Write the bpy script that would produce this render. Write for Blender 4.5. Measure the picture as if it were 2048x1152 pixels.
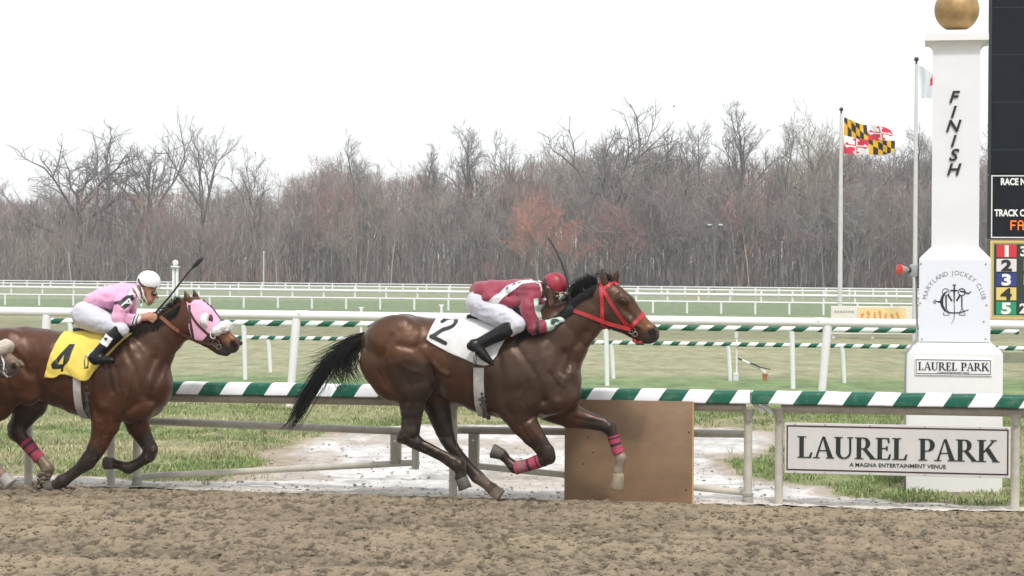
import bpy, bmesh, math, random
import numpy as np
from mathutils import Vector, Matrix
from mathutils.bvhtree import BVHTree

for _o in list(bpy.data.objects):
    bpy.data.objects.remove(_o, do_unlink=True)
SC = bpy.context.scene
COL = SC.collection
RNG = random.Random(11)
NP = np.random.RandomState(5)

# ------------------------------------------------------------------ camera, sky, sun, exposure
FPX = 4307.0                       # focal length in pixels of a 2048 wide picture
CAM_H = 2.1
PITCH = math.atan(36.0 / FPX)
ROLL = 0.0055
f0 = Vector((0, math.cos(PITCH), -math.sin(PITCH)))
_u0 = Vector((0, math.sin(PITCH), math.cos(PITCH)))
_r0 = Vector((1, 0, 0))
rgt = _r0 * math.cos(ROLL) + _u0 * math.sin(ROLL)
upv = -_r0 * math.sin(ROLL) + _u0 * math.cos(ROLL)
CAM = Vector((0, 0, CAM_H))
cam_d = bpy.data.cameras.new('camera')
cam_d.sensor_width = 36.0
cam_d.lens = FPX * 36.0 / 2048.0
cam_d.clip_end = 6000
cam_d.clip_start = 0.1
cam = bpy.data.objects.new('camera', cam_d)
m = Matrix((rgt, upv, -f0)).transposed().to_4x4()
m.translation = CAM
cam.matrix_world = m
COL.objects.link(cam)
SC.camera = cam

SUN_EL, SUN_AZ = math.radians(58), math.radians(172)     # azimuth clockwise from +Y: high behind the camera
world = bpy.data.worlds.new('World')
SC.world = world
world.use_nodes = True
wn, wl = world.node_tree.nodes, world.node_tree.links
wn.clear()
sky = wn.new('ShaderNodeTexSky')
sky.sky_type = 'NISHITA'
sky.sun_disc = False
sky.sun_elevation = SUN_EL
sky.sun_rotation = SUN_AZ
sky.air_density = 1.0
sky.dust_density = 4.0
sky.ozone_density = 1.0
veil = wn.new('ShaderNodeMix')              # thin bright overcast over the whole sky
veil.data_type = 'RGBA'
veil.inputs[0].default_value = 0.86
veil.inputs[7].default_value = (12.5, 12.7, 12.8, 1)
bgn = wn.new('ShaderNodeBackground')
bgn.inputs['Strength'].default_value = 0.1
wo = wn.new('ShaderNodeOutputWorld')
wl.new(sky.outputs[0], veil.inputs[6])
wl.new(veil.outputs[2], bgn.inputs['Color'])
wl.new(bgn.outputs[0], wo.inputs[0])

sun_d = bpy.data.lights.new('sun', 'SUN')
sun_d.energy = 2.7
sun_d.angle = math.radians(7)
sun_d.color = (1.0, 0.965, 0.91)
sun = bpy.data.objects.new('sun', sun_d)
sdir = Vector((math.sin(SUN_AZ) * math.cos(SUN_EL), math.cos(SUN_AZ) * math.cos(SUN_EL), math.sin(SUN_EL)))
sun.rotation_euler = sdir.to_track_quat('Z', 'Y').to_euler()
sun.location = (-20, -20, 40)
COL.objects.link(sun)

SC.view_settings.view_transform = 'Standard'
SC.view_settings.look = 'None'
SC.view_settings.exposure = 0.0
SC.view_settings.gamma = 1.0
SC.view_settings.use_curve_mapping = False
SC.cycles.max_bounces = 6
SC.cycles.transparent_max_bounces = 8

# ------------------------------------------------------------------ helpers: sight lines, frames
def ray(u, v):
    return f0 + rgt * ((u - 1024.0) / FPX) + upv * ((576.0 - v) / FPX)

def ground(u, v, z=0.0):
    d = ray(u, v)
    return CAM + d * ((z - CAM.z) / d.z)

def at_y(u, v, y):
    d = ray(u, v)
    return CAM + d * (y / d.y)

class Frame:
    """A vertical plane in the world: x along it, y away from the viewer, z up."""
    def __init__(self, origin, yaw):
        self.o = Vector((origin[0], origin[1], 0))
        self.yaw = yaw
        self.d = Vector((math.cos(yaw), -math.sin(yaw), 0))
        self.n = Vector((math.sin(yaw), math.cos(yaw), 0))
    def pt(self, u, v, off=0.0):
        d = ray(u, v)
        t = ((self.o + self.n * off - CAM).dot(self.n)) / d.dot(self.n)
        w = CAM + d * t - self.o
        return Vector((w.dot(self.d), off, w.z))
    def scale(self, u, v, off=0.0):
        p = self.world(self.pt(u, v, off)) - CAM
        return FPX / p.dot(f0)
    def world(self, p):
        return self.o + self.d * p[0] + self.n * p[1] + Vector((0, 0, p[2]))
    def local(self, w):
        w = Vector(w) - self.o
        return Vector((w.dot(self.d), w.dot(self.n), w.z))

# ------------------------------------------------------------------ helpers: mesh building
class MB:
    def __init__(self):
        self.v, self.f, self.mi = [], [], []
    def add(self, vs, fs, mi=0):
        b = len(self.v)
        self.v += [tuple(p) for p in vs]
        self.f += [tuple(i + b for i in q) for q in fs]
        self.mi += [mi] * len(fs)
        return self
    def box(self, lo, hi, mi=0):
        x0, y0, z0 = lo; x1, y1, z1 = hi
        vs = [(x0,y0,z0),(x1,y0,z0),(x1,y1,z0),(x0,y1,z0),(x0,y0,z1),(x1,y0,z1),(x1,y1,z1),(x0,y1,z1)]
        return self.add(vs, [(0,3,2,1),(4,5,6,7),(0,1,5,4),(1,2,6,5),(2,3,7,6),(3,0,4,7)], mi)
    def bbox(self, lo, hi, b=0.01, mi=0):
        """box with bevelled edges (all twelve)"""
        x0, y0, z0 = lo; x1, y1, z1 = hi
        bm = bmesh.new()
        bmesh.ops.create_cube(bm, size=1.0)
        for vv in bm.verts:
            vv.co = Vector(((x0+x1)/2 + vv.co.x*(x1-x0), (y0+y1)/2 + vv.co.y*(y1-y0), (z0+z1)/2 + vv.co.z*(z1-z0)))
        bmesh.ops.bevel(bm, geom=list(bm.edges), offset=b, segments=2, profile=0.5, affect='EDGES')
        bm.verts.index_update()
        self.add([vv.co[:] for vv in bm.verts], [tuple(q.index for q in fc.verts) for fc in bm.faces], mi)
        bm.free()
        return self
    def tube(self, pts, rad, n=8, mi=0, cap=True, flat=1.0, ref=None):
        pts = [Vector(p) for p in pts]
        if not hasattr(rad, '__len__'):
            rad = [rad] * len(pts)
        vs, fs = [], []
        T = (pts[1] - pts[0]).normalized()
        up = Vector(ref) if ref else (Vector((0, 0, 1)) if abs(T.z) < 0.9 else Vector((1, 0, 0)))
        A = T.cross(up).normalized()
        for i, p in enumerate(pts):
            if i == 0: t = pts[1] - pts[0]
            elif i == len(pts) - 1: t = pts[-1] - pts[-2]
            else: t = pts[i+1] - pts[i-1]
            t.normalize()
            A = (A - t * A.dot(t))
            if A.length < 1e-6: A = t.orthogonal()
            A.normalize()
            B = t.cross(A)
            for k in range(n):
                a = 2 * math.pi * k / n
                vs.append(p + A * (math.cos(a) * rad[i]) + B * (math.sin(a) * rad[i] * flat))
        for i in range(len(pts) - 1):
            for k in range(n):
                k2 = (k + 1) % n
                fs.append((i*n+k, i*n+k2, (i+1)*n+k2, (i+1)*n+k))
        if cap:
            fs.append(tuple(range(n))[::-1])
            fs.append(tuple((len(pts)-1)*n + k for k in range(n)))
        return self.add(vs, fs, mi)
    def lathe(self, prof, c=(0,0,0), n=24, mi=0, axis='z'):
        vs, fs = [], []
        for r, z in prof:
            for k in range(n):
                a = 2*math.pi*k/n
                if axis == 'z': p = (c[0]+r*math.cos(a), c[1]+r*math.sin(a), c[2]+z)
                elif axis == 'x': p = (c[0]+z, c[1]+r*math.cos(a), c[2]+r*math.sin(a))
                else: p = (c[0]+r*math.cos(a), c[1]+z, c[2]+r*math.sin(a))
                vs.append(p)
        for i in range(len(prof)-1):
            for k in range(n):
                k2 = (k+1) % n
                fs.append((i*n+k, i*n+k2, (i+1)*n+k2, (i+1)*n+k))
        fs.append(tuple(range(n))[::-1]); fs.append(tuple((len(prof)-1)*n+k for k in range(n)))
        return self.add(vs, fs, mi)
    def sphere(self, c, r, n=16, mi=0):
        if not hasattr(r, '__len__'): r = (r, r, r)
        vs, fs = [], []
        m_ = n // 2
        for i in range(1, m_):
            t = math.pi * i / m_
            for k in range(n):
                a = 2*math.pi*k/n
                vs.append((c[0]+r[0]*math.sin(t)*math.cos(a), c[1]+r[1]*math.sin(t)*math.sin(a), c[2]+r[2]*math.cos(t)))
        for i in range(m_-2):
            for k in range(n):
                k2 = (k+1) % n
                fs.append((i*n+k, (i+1)*n+k, (i+1)*n+k2, i*n+k2))
        b = len(vs); vs.append((c[0], c[1], c[2]+r[2])); vs.append((c[0], c[1], c[2]-r[2]))
        for k in range(n):
            k2 = (k+1) % n
            fs.append((b, k, k2)); fs.append((b+1, (m_-2)*n+k2, (m_-2)*n+k))
        return self.add(vs, fs, mi)
    def plate(self, poly, y0, y1, mi=0):
        """poly of (x,z) points, counter-clockwise seen from -y, extruded from y0 (front) to y1"""
        n = len(poly)
        vs = [(x, y0, z) for x, z in poly] + [(x, y1, z) for x, z in poly]
        fs = [tuple(range(n)), tuple(range(2*n-1, n-1, -1))]
        fs += [(i, i+n, (i+1) % n + n, (i+1) % n) for i in range(n)]
        return self.add(vs, fs, mi)

def mesh_np(name, V, faces_flat, sizes, mats, mi=None, smooth=True, attrs=None):
    """mesh from numpy arrays"""
    me = bpy.data.meshes.new(name)
    V = np.asarray(V, dtype=np.float32)
    me.vertices.add(len(V)); me.vertices.foreach_set('co', V.ravel())
    sizes = np.asarray(sizes, dtype=np.int32)
    me.loops.add(int(sizes.sum())); me.loops.foreach_set('vertex_index', np.asarray(faces_flat, dtype=np.int32).ravel())
    me.polygons.add(len(sizes))
    st = np.zeros(len(sizes), dtype=np.int32); st[1:] = np.cumsum(sizes)[:-1]
    me.polygons.foreach_set('loop_start', st)
    me.polygons.foreach_set('loop_total', sizes)
    if mi is not None: me.polygons.foreach_set('material_index', np.asarray(mi, dtype=np.int32))
    me.polygons.foreach_set('use_smooth', np.full(len(sizes), bool(smooth)))
    for k in (mats if isinstance(mats, (list, tuple)) else [mats]): me.materials.append(k)
    if attrs:
        for an, arr in attrs.items():
            arr = np.asarray(arr, dtype=np.float32)
            if arr.ndim == 1:
                a = me.attributes.new(an, 'FLOAT', 'POINT'); a.data.foreach_set('value', arr)
            else:
                if arr.shape[1] == 3: arr = np.concatenate([arr, np.ones((len(arr), 1), np.float32)], 1)
                a = me.attributes.new(an, 'FLOAT_COLOR', 'POINT'); a.data.foreach_set('color', arr.ravel())
    me.update(calc_edges=True)
    me.validate()
    return me

def mesh_mb(name, mb, mats, smooth=False, off=(0, 0, 0)):
    me = bpy.data.meshes.new(name)
    ox, oy, oz = off
    me.from_pydata([(x-ox, y-oy, z-oz) for x, y, z in mb.v], [], mb.f)
    for k in (mats if isinstance(mats, (list, tuple)) else [mats]): me.materials.append(k)
    me.polygons.foreach_set('material_index', mb.mi)
    me.update()
    if smooth is True:
        me.polygons.foreach_set('use_smooth', [True] * len(me.polygons))
    elif smooth:
        me.polygons.foreach_set('use_smooth', [True] * len(me.polygons))
        try: me.set_sharp_from_angle(angle=math.radians(smooth))
        except Exception: pass
    return me

def tag(o, label=None, cat=None, group=None, kind=None):
    if label: o['label'] = label
    if cat: o['category'] = cat
    if group: o['group'] = group
    if kind: o['kind'] = kind
    return o

class Thing:
    def __init__(self, name, label, cat, frame, base=(0, 0, 0), group=None):
        self.fr, self.base = frame, Vector(base)
        self.o = bpy.data.objects.new(name, None)
        COL.objects.link(self.o)
        self.o.empty_display_size = 0.1
        self.o.location = frame.world(base)
        self.o.rotation_euler = (0, 0, -frame.yaw)
        tag(self.o, label, cat, group)
    def link(self, name, me, parent=None, label=None, kind=None):
        o = bpy.data.objects.new(name, me)
        COL.objects.link(o)
        o.parent = parent or self.o
        if label: o['label'] = label
        if kind: o['kind'] = kind
        return o
    def part(self, name, mb, mats, parent=None, smooth=False, label=None, kind=None):
        return self.link(name, mesh_mb(name, mb, mats, smooth, self.base), parent, label, kind)
    def copy_part(self, src, off, parent=None):
        o = src.copy(); COL.objects.link(o)
        o.parent = parent or self.o
        o.location = Vector(src.location) + Vector(off)
        return o

def single(name, mb, mats, label, cat, frame, base=(0,0,0), group=None, smooth=False, kind=None):
    o = bpy.data.objects.new(name, mesh_mb(name, mb, mats, smooth, base))
    COL.objects.link(o)
    o.location = frame.world(base); o.rotation_euler = (0, 0, -frame.yaw)
    return tag(o, label, cat, group, kind)

# ------------------------------------------------------------------ helpers: noise
def _h(ix, iy, iz, seed):
    n = (ix.astype(np.int64) * 374761393 + iy.astype(np.int64) * 668265263 + iz.astype(np.int64) * 1274126177 + seed * 974711) & 0xffffffff
    n = ((n ^ (n >> 13)) * 1274126177) & 0xffffffff
    n = (n ^ (n >> 16)) & 0xffffff
    return n.astype(np.float32) / float(0xffffff)

def noise(x, y, z, seed=0):
    x, y, z = np.broadcast_arrays(np.asarray(x, np.float32), np.asarray(y, np.float32), np.asarray(z, np.float32))
    ix, iy, iz = np.floor(x), np.floor(y), np.floor(z)
    fx, fy, fz = x-ix, y-iy, z-iz
    fx, fy, fz = (t*t*(3-2*t) for t in (fx, fy, fz))
    r = 0
    for a in (0, 1):
        for b in (0, 1):
            for c in (0, 1):
                w = (fx if a else 1-fx) * (fy if b else 1-fy) * (fz if c else 1-fz)
                r = r + w * _h(ix+a, iy+b, iz+c, seed)
    return r * 2 - 1

def fbm(x, y, z, oct=3, seed=0):
    r, a = 0, 1.0
    for i in range(oct):
        r = r + a * noise(x*2**i, y*2**i, z*2**i, seed+i*17); a *= 0.5
    return r

def sstep(a, b, x):
    t = np.clip((x - a) / (b - a), 0, 1)
    return t*t*(3-2*t)

# ------------------------------------------------------------------ helpers: smooth solid bodies (distance field -> one mesh)
class Body:
    def __init__(self, lo, hi, h):
        self.h = h
        self.lo = np.array(lo, np.float32)
        n = np.ceil((np.array(hi) - np.array(lo)) / h).astype(int) + 1
        self.n = n
        self.ax = [self.lo[i] + h*np.arange(n[i], dtype=np.float32) for i in range(3)]
        self.D = np.full(n, 0.3, np.float32)
        self.log = []
    @staticmethod
    def cone(P, a, b, ra, rb, ysc, y0):
        x, y, z = P
        yy = (y - y0) / ysc
        ay, by = (a[1]-y0)/ysc, (b[1]-y0)/ysc
        bx_, by_, bz_ = b[0]-a[0], by-ay, b[2]-a[2]
        L = bx_*bx_ + by_*by_ + bz_*bz_
        px, py, pz = x-a[0], yy-ay, z-a[2]
        if L < 1e-10: t = 0.0*px
        else: t = np.clip((px*bx_ + py*by_ + pz*bz_)/L, 0, 1)
        vx, vy, vz = px-t*bx_, py-t*by_, pz-t*bz_
        l = np.sqrt(vx*vx+vy*vy+vz*vz) + 1e-9
        g = np.sqrt(vx*vx + (vy/ysc)**2 + vz*vz) / l
        return (l - (ra + t*(rb-ra))) / np.maximum(g, 1e-3)
    @classmethod
    def chain_d(cls, P, ch):
        d = None
        pts = ch['pts']
        if len(pts) == 1: pts = pts*2
        for (a, ra), (b, rb) in zip(pts[:-1], pts[1:]):
            e = cls.cone(P, a, b, ra, rb, ch['ysc'], ch['y0'])
            d = e if d is None else np.minimum(d, e)
        return d
    def chain(self, pts, ysc=1.0, k=0.03, op='u', name=None, y0=None):
        """pts: list of ((x,y,z), r)"""
        pts = [(tuple(p), float(r)) for p, r in pts]
        if y0 is None: y0 = sum(p[1] for p, r in pts) / len(pts)
        ch = dict(pts=pts, ysc=ysc, y0=y0, name=name)
        A = np.array([p for p, r in pts]); R = np.array([r for p, r in pts])
        ex = k + 3*self.h
        R3 = np.stack([R, R*max(ysc, 0.2), R], 1)
        lo = (A - R3).min(0) - ex; hi = (A + R3).max(0) + ex
        i0 = np.maximum(np.floor((lo-self.lo)/self.h).astype(int), 0)
        i1 = np.minimum(np.ceil((hi-self.lo)/self.h).astype(int)+1, self.n)
        if (i1 <= i0).any(): return ch
        sl = tuple(slice(a, b) for a, b in zip(i0, i1))
        P = (self.ax[0][sl[0]][:, None, None], self.ax[1][sl[1]][None, :, None], self.ax[2][sl[2]][None, None, :])
        d = self.chain_d(P, ch).astype(np.float32)
        c = self.D[sl]
        if op == 'u':
            hh = np.maximum(k - np.abs(c-d), 0)/k
            self.D[sl] = np.minimum(c, d) - hh*hh*k*0.25
        else:
            hh = np.maximum(k - np.abs(-c-d), 0)/k
            self.D[sl] = np.maximum(c, -d) + hh*hh*k*0.25
        if name: self.log.append(ch)
        return ch
    def wrinkle(self, amp, sx, sy, sz, seed=0, oct=2):
        X = self.ax[0][:, None, None]; Y = self.ax[1][None, :, None]; Z = self.ax[2][None, None, :]
        near = np.abs(self.D) < 0.05
        i, j, k = np.nonzero(near)
        x, y, z = self.ax[0][i], self.ax[1][j], self.ax[2][k]
        self.D[i, j, k] += amp * fbm(x*sx, y*sy, z*sz, oct, seed)
    def cut(self, fn):
        """fn(X,Y,Z) -> positive where material must go (hard cut)"""
        X = self.ax[0][:, None, None]; Y = self.ax[1][None, :, None]; Z = self.ax[2][None, None, :]
        self.D = np.maximum(self.D, fn(X, Y, Z).astype(np.float32))
    def mesh(self, relax=1):
        D = self.D; h = self.h
        S = D < 0
        nx, ny, nz = D.shape
        c = [S[a:nx-1+a, b:ny-1+b, e:nz-1+e] for a in (0,1) for b in (0,1) for e in (0,1)]
        allv = c[0].copy(); anyv = c[0].copy()
        for q in c[1:]:
            allv &= q; anyv |= q
        act = anyv & ~allv
        I, J, K = np.nonzero(act)
        idx = np.full(act.shape, -1, np.int64); idx[I, J, K] = np.arange(len(I))
        val = {(a,b,e): D[I+a, J+b, K+e] for a in (0,1) for b in (0,1) for e in (0,1)}
        acc = np.zeros((len(I), 3)); cnt = np.zeros(len(I))
        corners = list(val)
        for p in corners:
            for ax in range(3):
                if p[ax] == 0:
                    q = list(p); q[ax] = 1; q = tuple(q)
                    va, vb = val[p], val[q]
                    mk = (va < 0) != (vb < 0)
                    t = np.where(mk, va/np.where(mk, va-vb, 1), 0)
                    pos = np.array(p, float)[None, :].repeat(len(I), 0)
                    pos[:, ax] += t
                    acc += pos*mk[:, None]; cnt += mk
        V = (acc/np.maximum(cnt, 1)[:, None] + np.stack([I, J, K], 1))*h + self.lo
        quads = []
        for ax in range(3):
            sl0 = [slice(None)]*3; sl1 = [slice(None)]*3
            sl0[ax] = slice(0, -1); sl1[ax] = slice(1, None)
            s0, s1 = S[tuple(sl0)], S[tuple(sl1)]
            e = np.argwhere(s0 != s1)
            o = [q for q in range(3) if q != ax]
            ok = (e[:, o[0]] > 0) & (e[:, o[1]] > 0) & (e[:, o[0]] < D.shape[o[0]]-1) & (e[:, o[1]] < D.shape[o[1]]-1)
            e = e[ok]
            flip = s0[tuple(e.T)]
            def cell(d0, d1):
                g = e.copy(); g[:, o[0]] += d0; g[:, o[1]] += d1
                return idx[tuple(g.T)]
            q = np.stack([cell(-1,-1), cell(0,-1), cell(0,0), cell(-1,0)], 1)
            if ax == 1: flip = ~flip
            q = np.where(flip[:, None], q, q[:, ::-1])
            quads.append(q)
        Q = np.concatenate(quads)
        Q = Q[(Q >= 0).all(1)]
        for _ in range(relax):
            for lam in (0.5, -0.35):
                s = np.zeros_like(V); n = np.zeros(len(V))
                for a, b in ((0,1),(1,2),(2,3),(3,0)):
                    np.add.at(s, Q[:, a], V[Q[:, b]]); np.add.at(n, Q[:, a], 1)
                    np.add.at(s, Q[:, b], V[Q[:, a]]); np.add.at(n, Q[:, b], 1)
                V = V + lam*(s/np.maximum(n, 1)[:, None] - V)
        return V, Q

def body_mesh(name, V, Q, mats, base, attrs=None, mi=None):
    return mesh_np(name, V - np.array(base)[None, :], Q, np.full(len(Q), 4), mats, mi, True, attrs)

def bvh_of(V, Q):
    return BVHTree.FromPolygons([tuple(p) for p in V], [tuple(int(i) for i in q) for q in Q])

# ------------------------------------------------------------------ helpers: materials
MATS = {}
def mat(name, col, rough=0.6, metal=0.0, spec=0.5, noise_s=None, noise_a=0.25, bump=0.0, bump_s=None, coat=0.0, emis=None, col2=None, stretch=(1,1,1), sheen=0.0, detail=4):
    if name in MATS: return MATS[name]
    mt = bpy.data.materials.new(name); mt.use_nodes = True
    n, l = mt.node_tree.nodes, mt.node_tree.links
    b = n['Principled BSDF']
    b.inputs['Base Color'].default_value = (*col, 1)
    b.inputs['Roughness'].default_value = rough
    b.inputs['Metallic'].default_value = metal
    b.inputs['Specular IOR Level'].default_value = spec
    b.inputs['Coat Weight'].default_value = coat
    b.inputs['Sheen Weight'].default_value = sheen
    if emis:
        b.inputs['Emission Color'].default_value = (*emis[:3], 1); b.inputs['Emission Strength'].default_value = emis[3]
    if noise_s or bump:
        tc = n.new('ShaderNodeTexCoord'); mp = n.new('ShaderNodeMapping')
        mp.inputs['Scale'].default_value = stretch
        l.new(tc.outputs['Object'], mp.inputs[0])
    if noise_s:
        nz = n.new('ShaderNodeTexNoise'); nz.inputs['Scale'].default_value = noise_s; nz.inputs['Detail'].default_value = detail
        nz.inputs['Roughness'].default_value = 0.65
        l.new(mp.outputs[0], nz.inputs[0])
        cr = n.new('ShaderNodeValToRGB')
        c2 = col2 or tuple(c*(1-noise_a) for c in col)
        cr.color_ramp.elements[0].position = 0.36; cr.color_ramp.elements[0].color = (*c2, 1)
        cr.color_ramp.elements[1].position = 0.62; cr.color_ramp.elements[1].color = (*col, 1)
        l.new(nz.outputs[0], cr.inputs[0]); l.new(cr.outputs[0], b.inputs['Base Color'])
    if bump:
        nb = n.new('ShaderNodeTexNoise'); nb.inputs['Scale'].default_value = bump_s or 40; nb.inputs['Detail'].default_value = 4
        l.new(mp.outputs[0], nb.inputs[0])
        bp = n.new('ShaderNodeBump'); bp.inputs['Strength'].default_value = bump; bp.inputs['Distance'].default_value = 0.01
        l.new(nb.outputs[0], bp.inputs['Height']); l.new(bp.outputs[0], b.inputs['Normal'])
    MATS[name] = mt
    return mt

def mat_attr(name, attr, rough=0.6, spec=0.4, tint=None, noise_s=None, noise_a=0.3, bump=0.0, bump_s=60, stretch=(1,1,1), coat=0.0, sheen=0.0):
    """colour comes from a point attribute holding the thing's own colour"""
    if name in MATS: return MATS[name]
    mt = bpy.data.materials.new(name); mt.use_nodes = True
    n, l = mt.node_tree.nodes, mt.node_tree.links
    b = n['Principled BSDF']
    b.inputs['Roughness'].default_value = rough
    b.inputs['Specular IOR Level'].default_value = spec
    b.inputs['Coat Weight'].default_value = coat
    b.inputs['Sheen Weight'].default_value = sheen
    if tint: b.inputs['Specular Tint'].default_value = (*tint, 1)
    at = n.new('ShaderNodeAttribute'); at.attribute_name = attr
    out = at.outputs['Color']
    tc = n.new('ShaderNodeTexCoord'); mp = n.new('ShaderNodeMapping'); mp.inputs['Scale'].default_value = stretch
    l.new(tc.outputs['Object'], mp.inputs[0])
    if noise_s:
        nz = n.new('ShaderNodeTexNoise'); nz.inputs['Scale'].default_value = noise_s; nz.inputs['Detail'].default_value = 6
        nz.inputs['Roughness'].default_value = 0.65
        l.new(mp.outputs[0], nz.inputs[0])
        mr = n.new('ShaderNodeMapRange'); mr.inputs[1].default_value = 0.3; mr.inputs[2].default_value = 0.7
        mr.inputs[3].default_value = 1-noise_a; mr.inputs[4].default_value = 1+noise_a
        l.new(nz.outputs[0], mr.inputs[0])
        mx = n.new('ShaderNodeMix'); mx.data_type = 'RGBA'; mx.blend_type = 'MULTIPLY'; mx.inputs[0].default_value = 1
        l.new(out, mx.inputs[6]); l.new(mr.outputs[0], mx.inputs[7]); out = mx.outputs[2]
    l.new(out, b.inputs['Base Color'])
    if bump:
        nb = n.new('ShaderNodeTexNoise'); nb.inputs['Scale'].default_value = bump_s; nb.inputs['Detail'].default_value = 5
        l.new(mp.outputs[0], nb.inputs[0])
        bp = n.new('ShaderNodeBump'); bp.inputs['Strength'].default_value = bump; bp.inputs['Distance'].default_value = 0.01
        l.new(nb.outputs[0], bp.inputs['Height']); l.new(bp.outputs[0], b.inputs['Normal'])
    MATS[name] = mt
    return mt

def stripe_mat(name, period, skew, phase, ga=(0.004, 0.098, 0.056), wa=(0.82, 0.83, 0.88)):
    """green and white slanting paint bands along local x"""
    mt = bpy.data.materials.new(name); mt.use_nodes = True
    n, l = mt.node_tree.nodes, mt.node_tree.links
    b = n['Principled BSDF']; b.inputs['Roughness'].default_value = 0.42; b.inputs['Specular IOR Level'].default_value = 0.3
    tc = n.new('ShaderNodeTexCoord'); sp = n.new('ShaderNodeSeparateXYZ'); l.new(tc.outputs['Object'], sp.inputs[0])
    def mth(op, a, bb=None):
        q = n.new('ShaderNodeMath'); q.operation = op
        for i, x in enumerate((a, bb)):
            if x is None: continue
            if isinstance(x, (int, float)): q.inputs[i].default_value = x
            else: l.new(x, q.inputs[i])
        return q.outputs[0]
    t = mth('SUBTRACT', sp.outputs[0], mth('MULTIPLY', sp.outputs[2], skew))
    t = mth('ADD', mth('DIVIDE', t, period), phase)
    t = mth('FRACT', t)
    t = mth('LESS_THAN', t, 0.49)
    nz = n.new('ShaderNodeTexNoise'); nz.inputs['Scale'].default_value = 14; nz.inputs['Detail'].default_value = 6; l.new(tc.outputs['Object'], nz.inputs[0])
    mx = n.new('ShaderNodeMix'); mx.data_type = 'RGBA'; mx.inputs[6].default_value = (*wa, 1); mx.inputs[7].default_value = (*ga, 1)
    l.new(t, mx.inputs[0])
    mr = n.new('ShaderNodeMapRange'); mr.inputs[1].default_value = 0.55; mr.inputs[2].default_value = 0.8; mr.inputs[3].default_value = 0.0; mr.inputs[4].default_value = 0.22
    l.new(nz.outputs[0], mr.inputs[0])
    m2 = n.new('ShaderNodeMix'); m2.data_type = 'RGBA'; m2.inputs[7].default_value = (0.45, 0.42, 0.36, 1)
    l.new(mr.outputs[0], m2.inputs[0]); l.new(mx.outputs[2], m2.inputs[6])
    l.new(m2.outputs[2], b.inputs['Base Color'])
    return mt

# ------------------------------------------------------------------ helpers: lettering
def text_mb(mb, s, size, fx, y0, y1, bold=0.0, shear=0.0, mi=0, align='LEFT'):
    """sans lettering: s set at size, each point (x,z) passed through fx -> (x,z); front at y0"""
    cu = bpy.data.curves.new('t', 'FONT'); cu.body = s; cu.size = size; cu.offset = bold*size; cu.shear = shear
    cu.align_x = align; cu.resolution_u = 3; cu.fill_mode = 'FRONT'
    ob = bpy.data.objects.new('t', cu); COL.objects.link(ob)
    dg = bpy.context.evaluated_depsgraph_get()
    me = bpy.data.meshes.new_from_object(ob.evaluated_get(dg))
    bm = bmesh.new(); bm.from_mesh(me)
    bmesh.ops.remove_doubles(bm, verts=bm.verts, dist=1e-6)
    bmesh.ops.recalc_face_normals(bm, faces=bm.faces)
    for fcx in bm.faces:
        if fcx.normal.z < 0: fcx.normal_flip()
    bm.verts.index_update()
    n = len(bm.verts)
    vs = []
    for yy in (y0, y1):
        for v_ in bm.verts:
            x, z = fx(v_.co.x, v_.co.y); vs.append((x, yy, z))
    fs = [tuple(q.index for q in fc.verts) for fc in bm.faces]
    for e in bm.edges:
        if len(e.link_faces) == 1:
            lp = e.link_loops[0]
            a, b2 = lp.vert.index, lp.link_loop_next.vert.index
            fs.append((b2, a, a+n, b2+n))
    mb.add(vs, fs, mi)
    bm.free(); bpy.data.objects.remove(ob); bpy.data.curves.remove(cu); bpy.data.meshes.remove(me)

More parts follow.
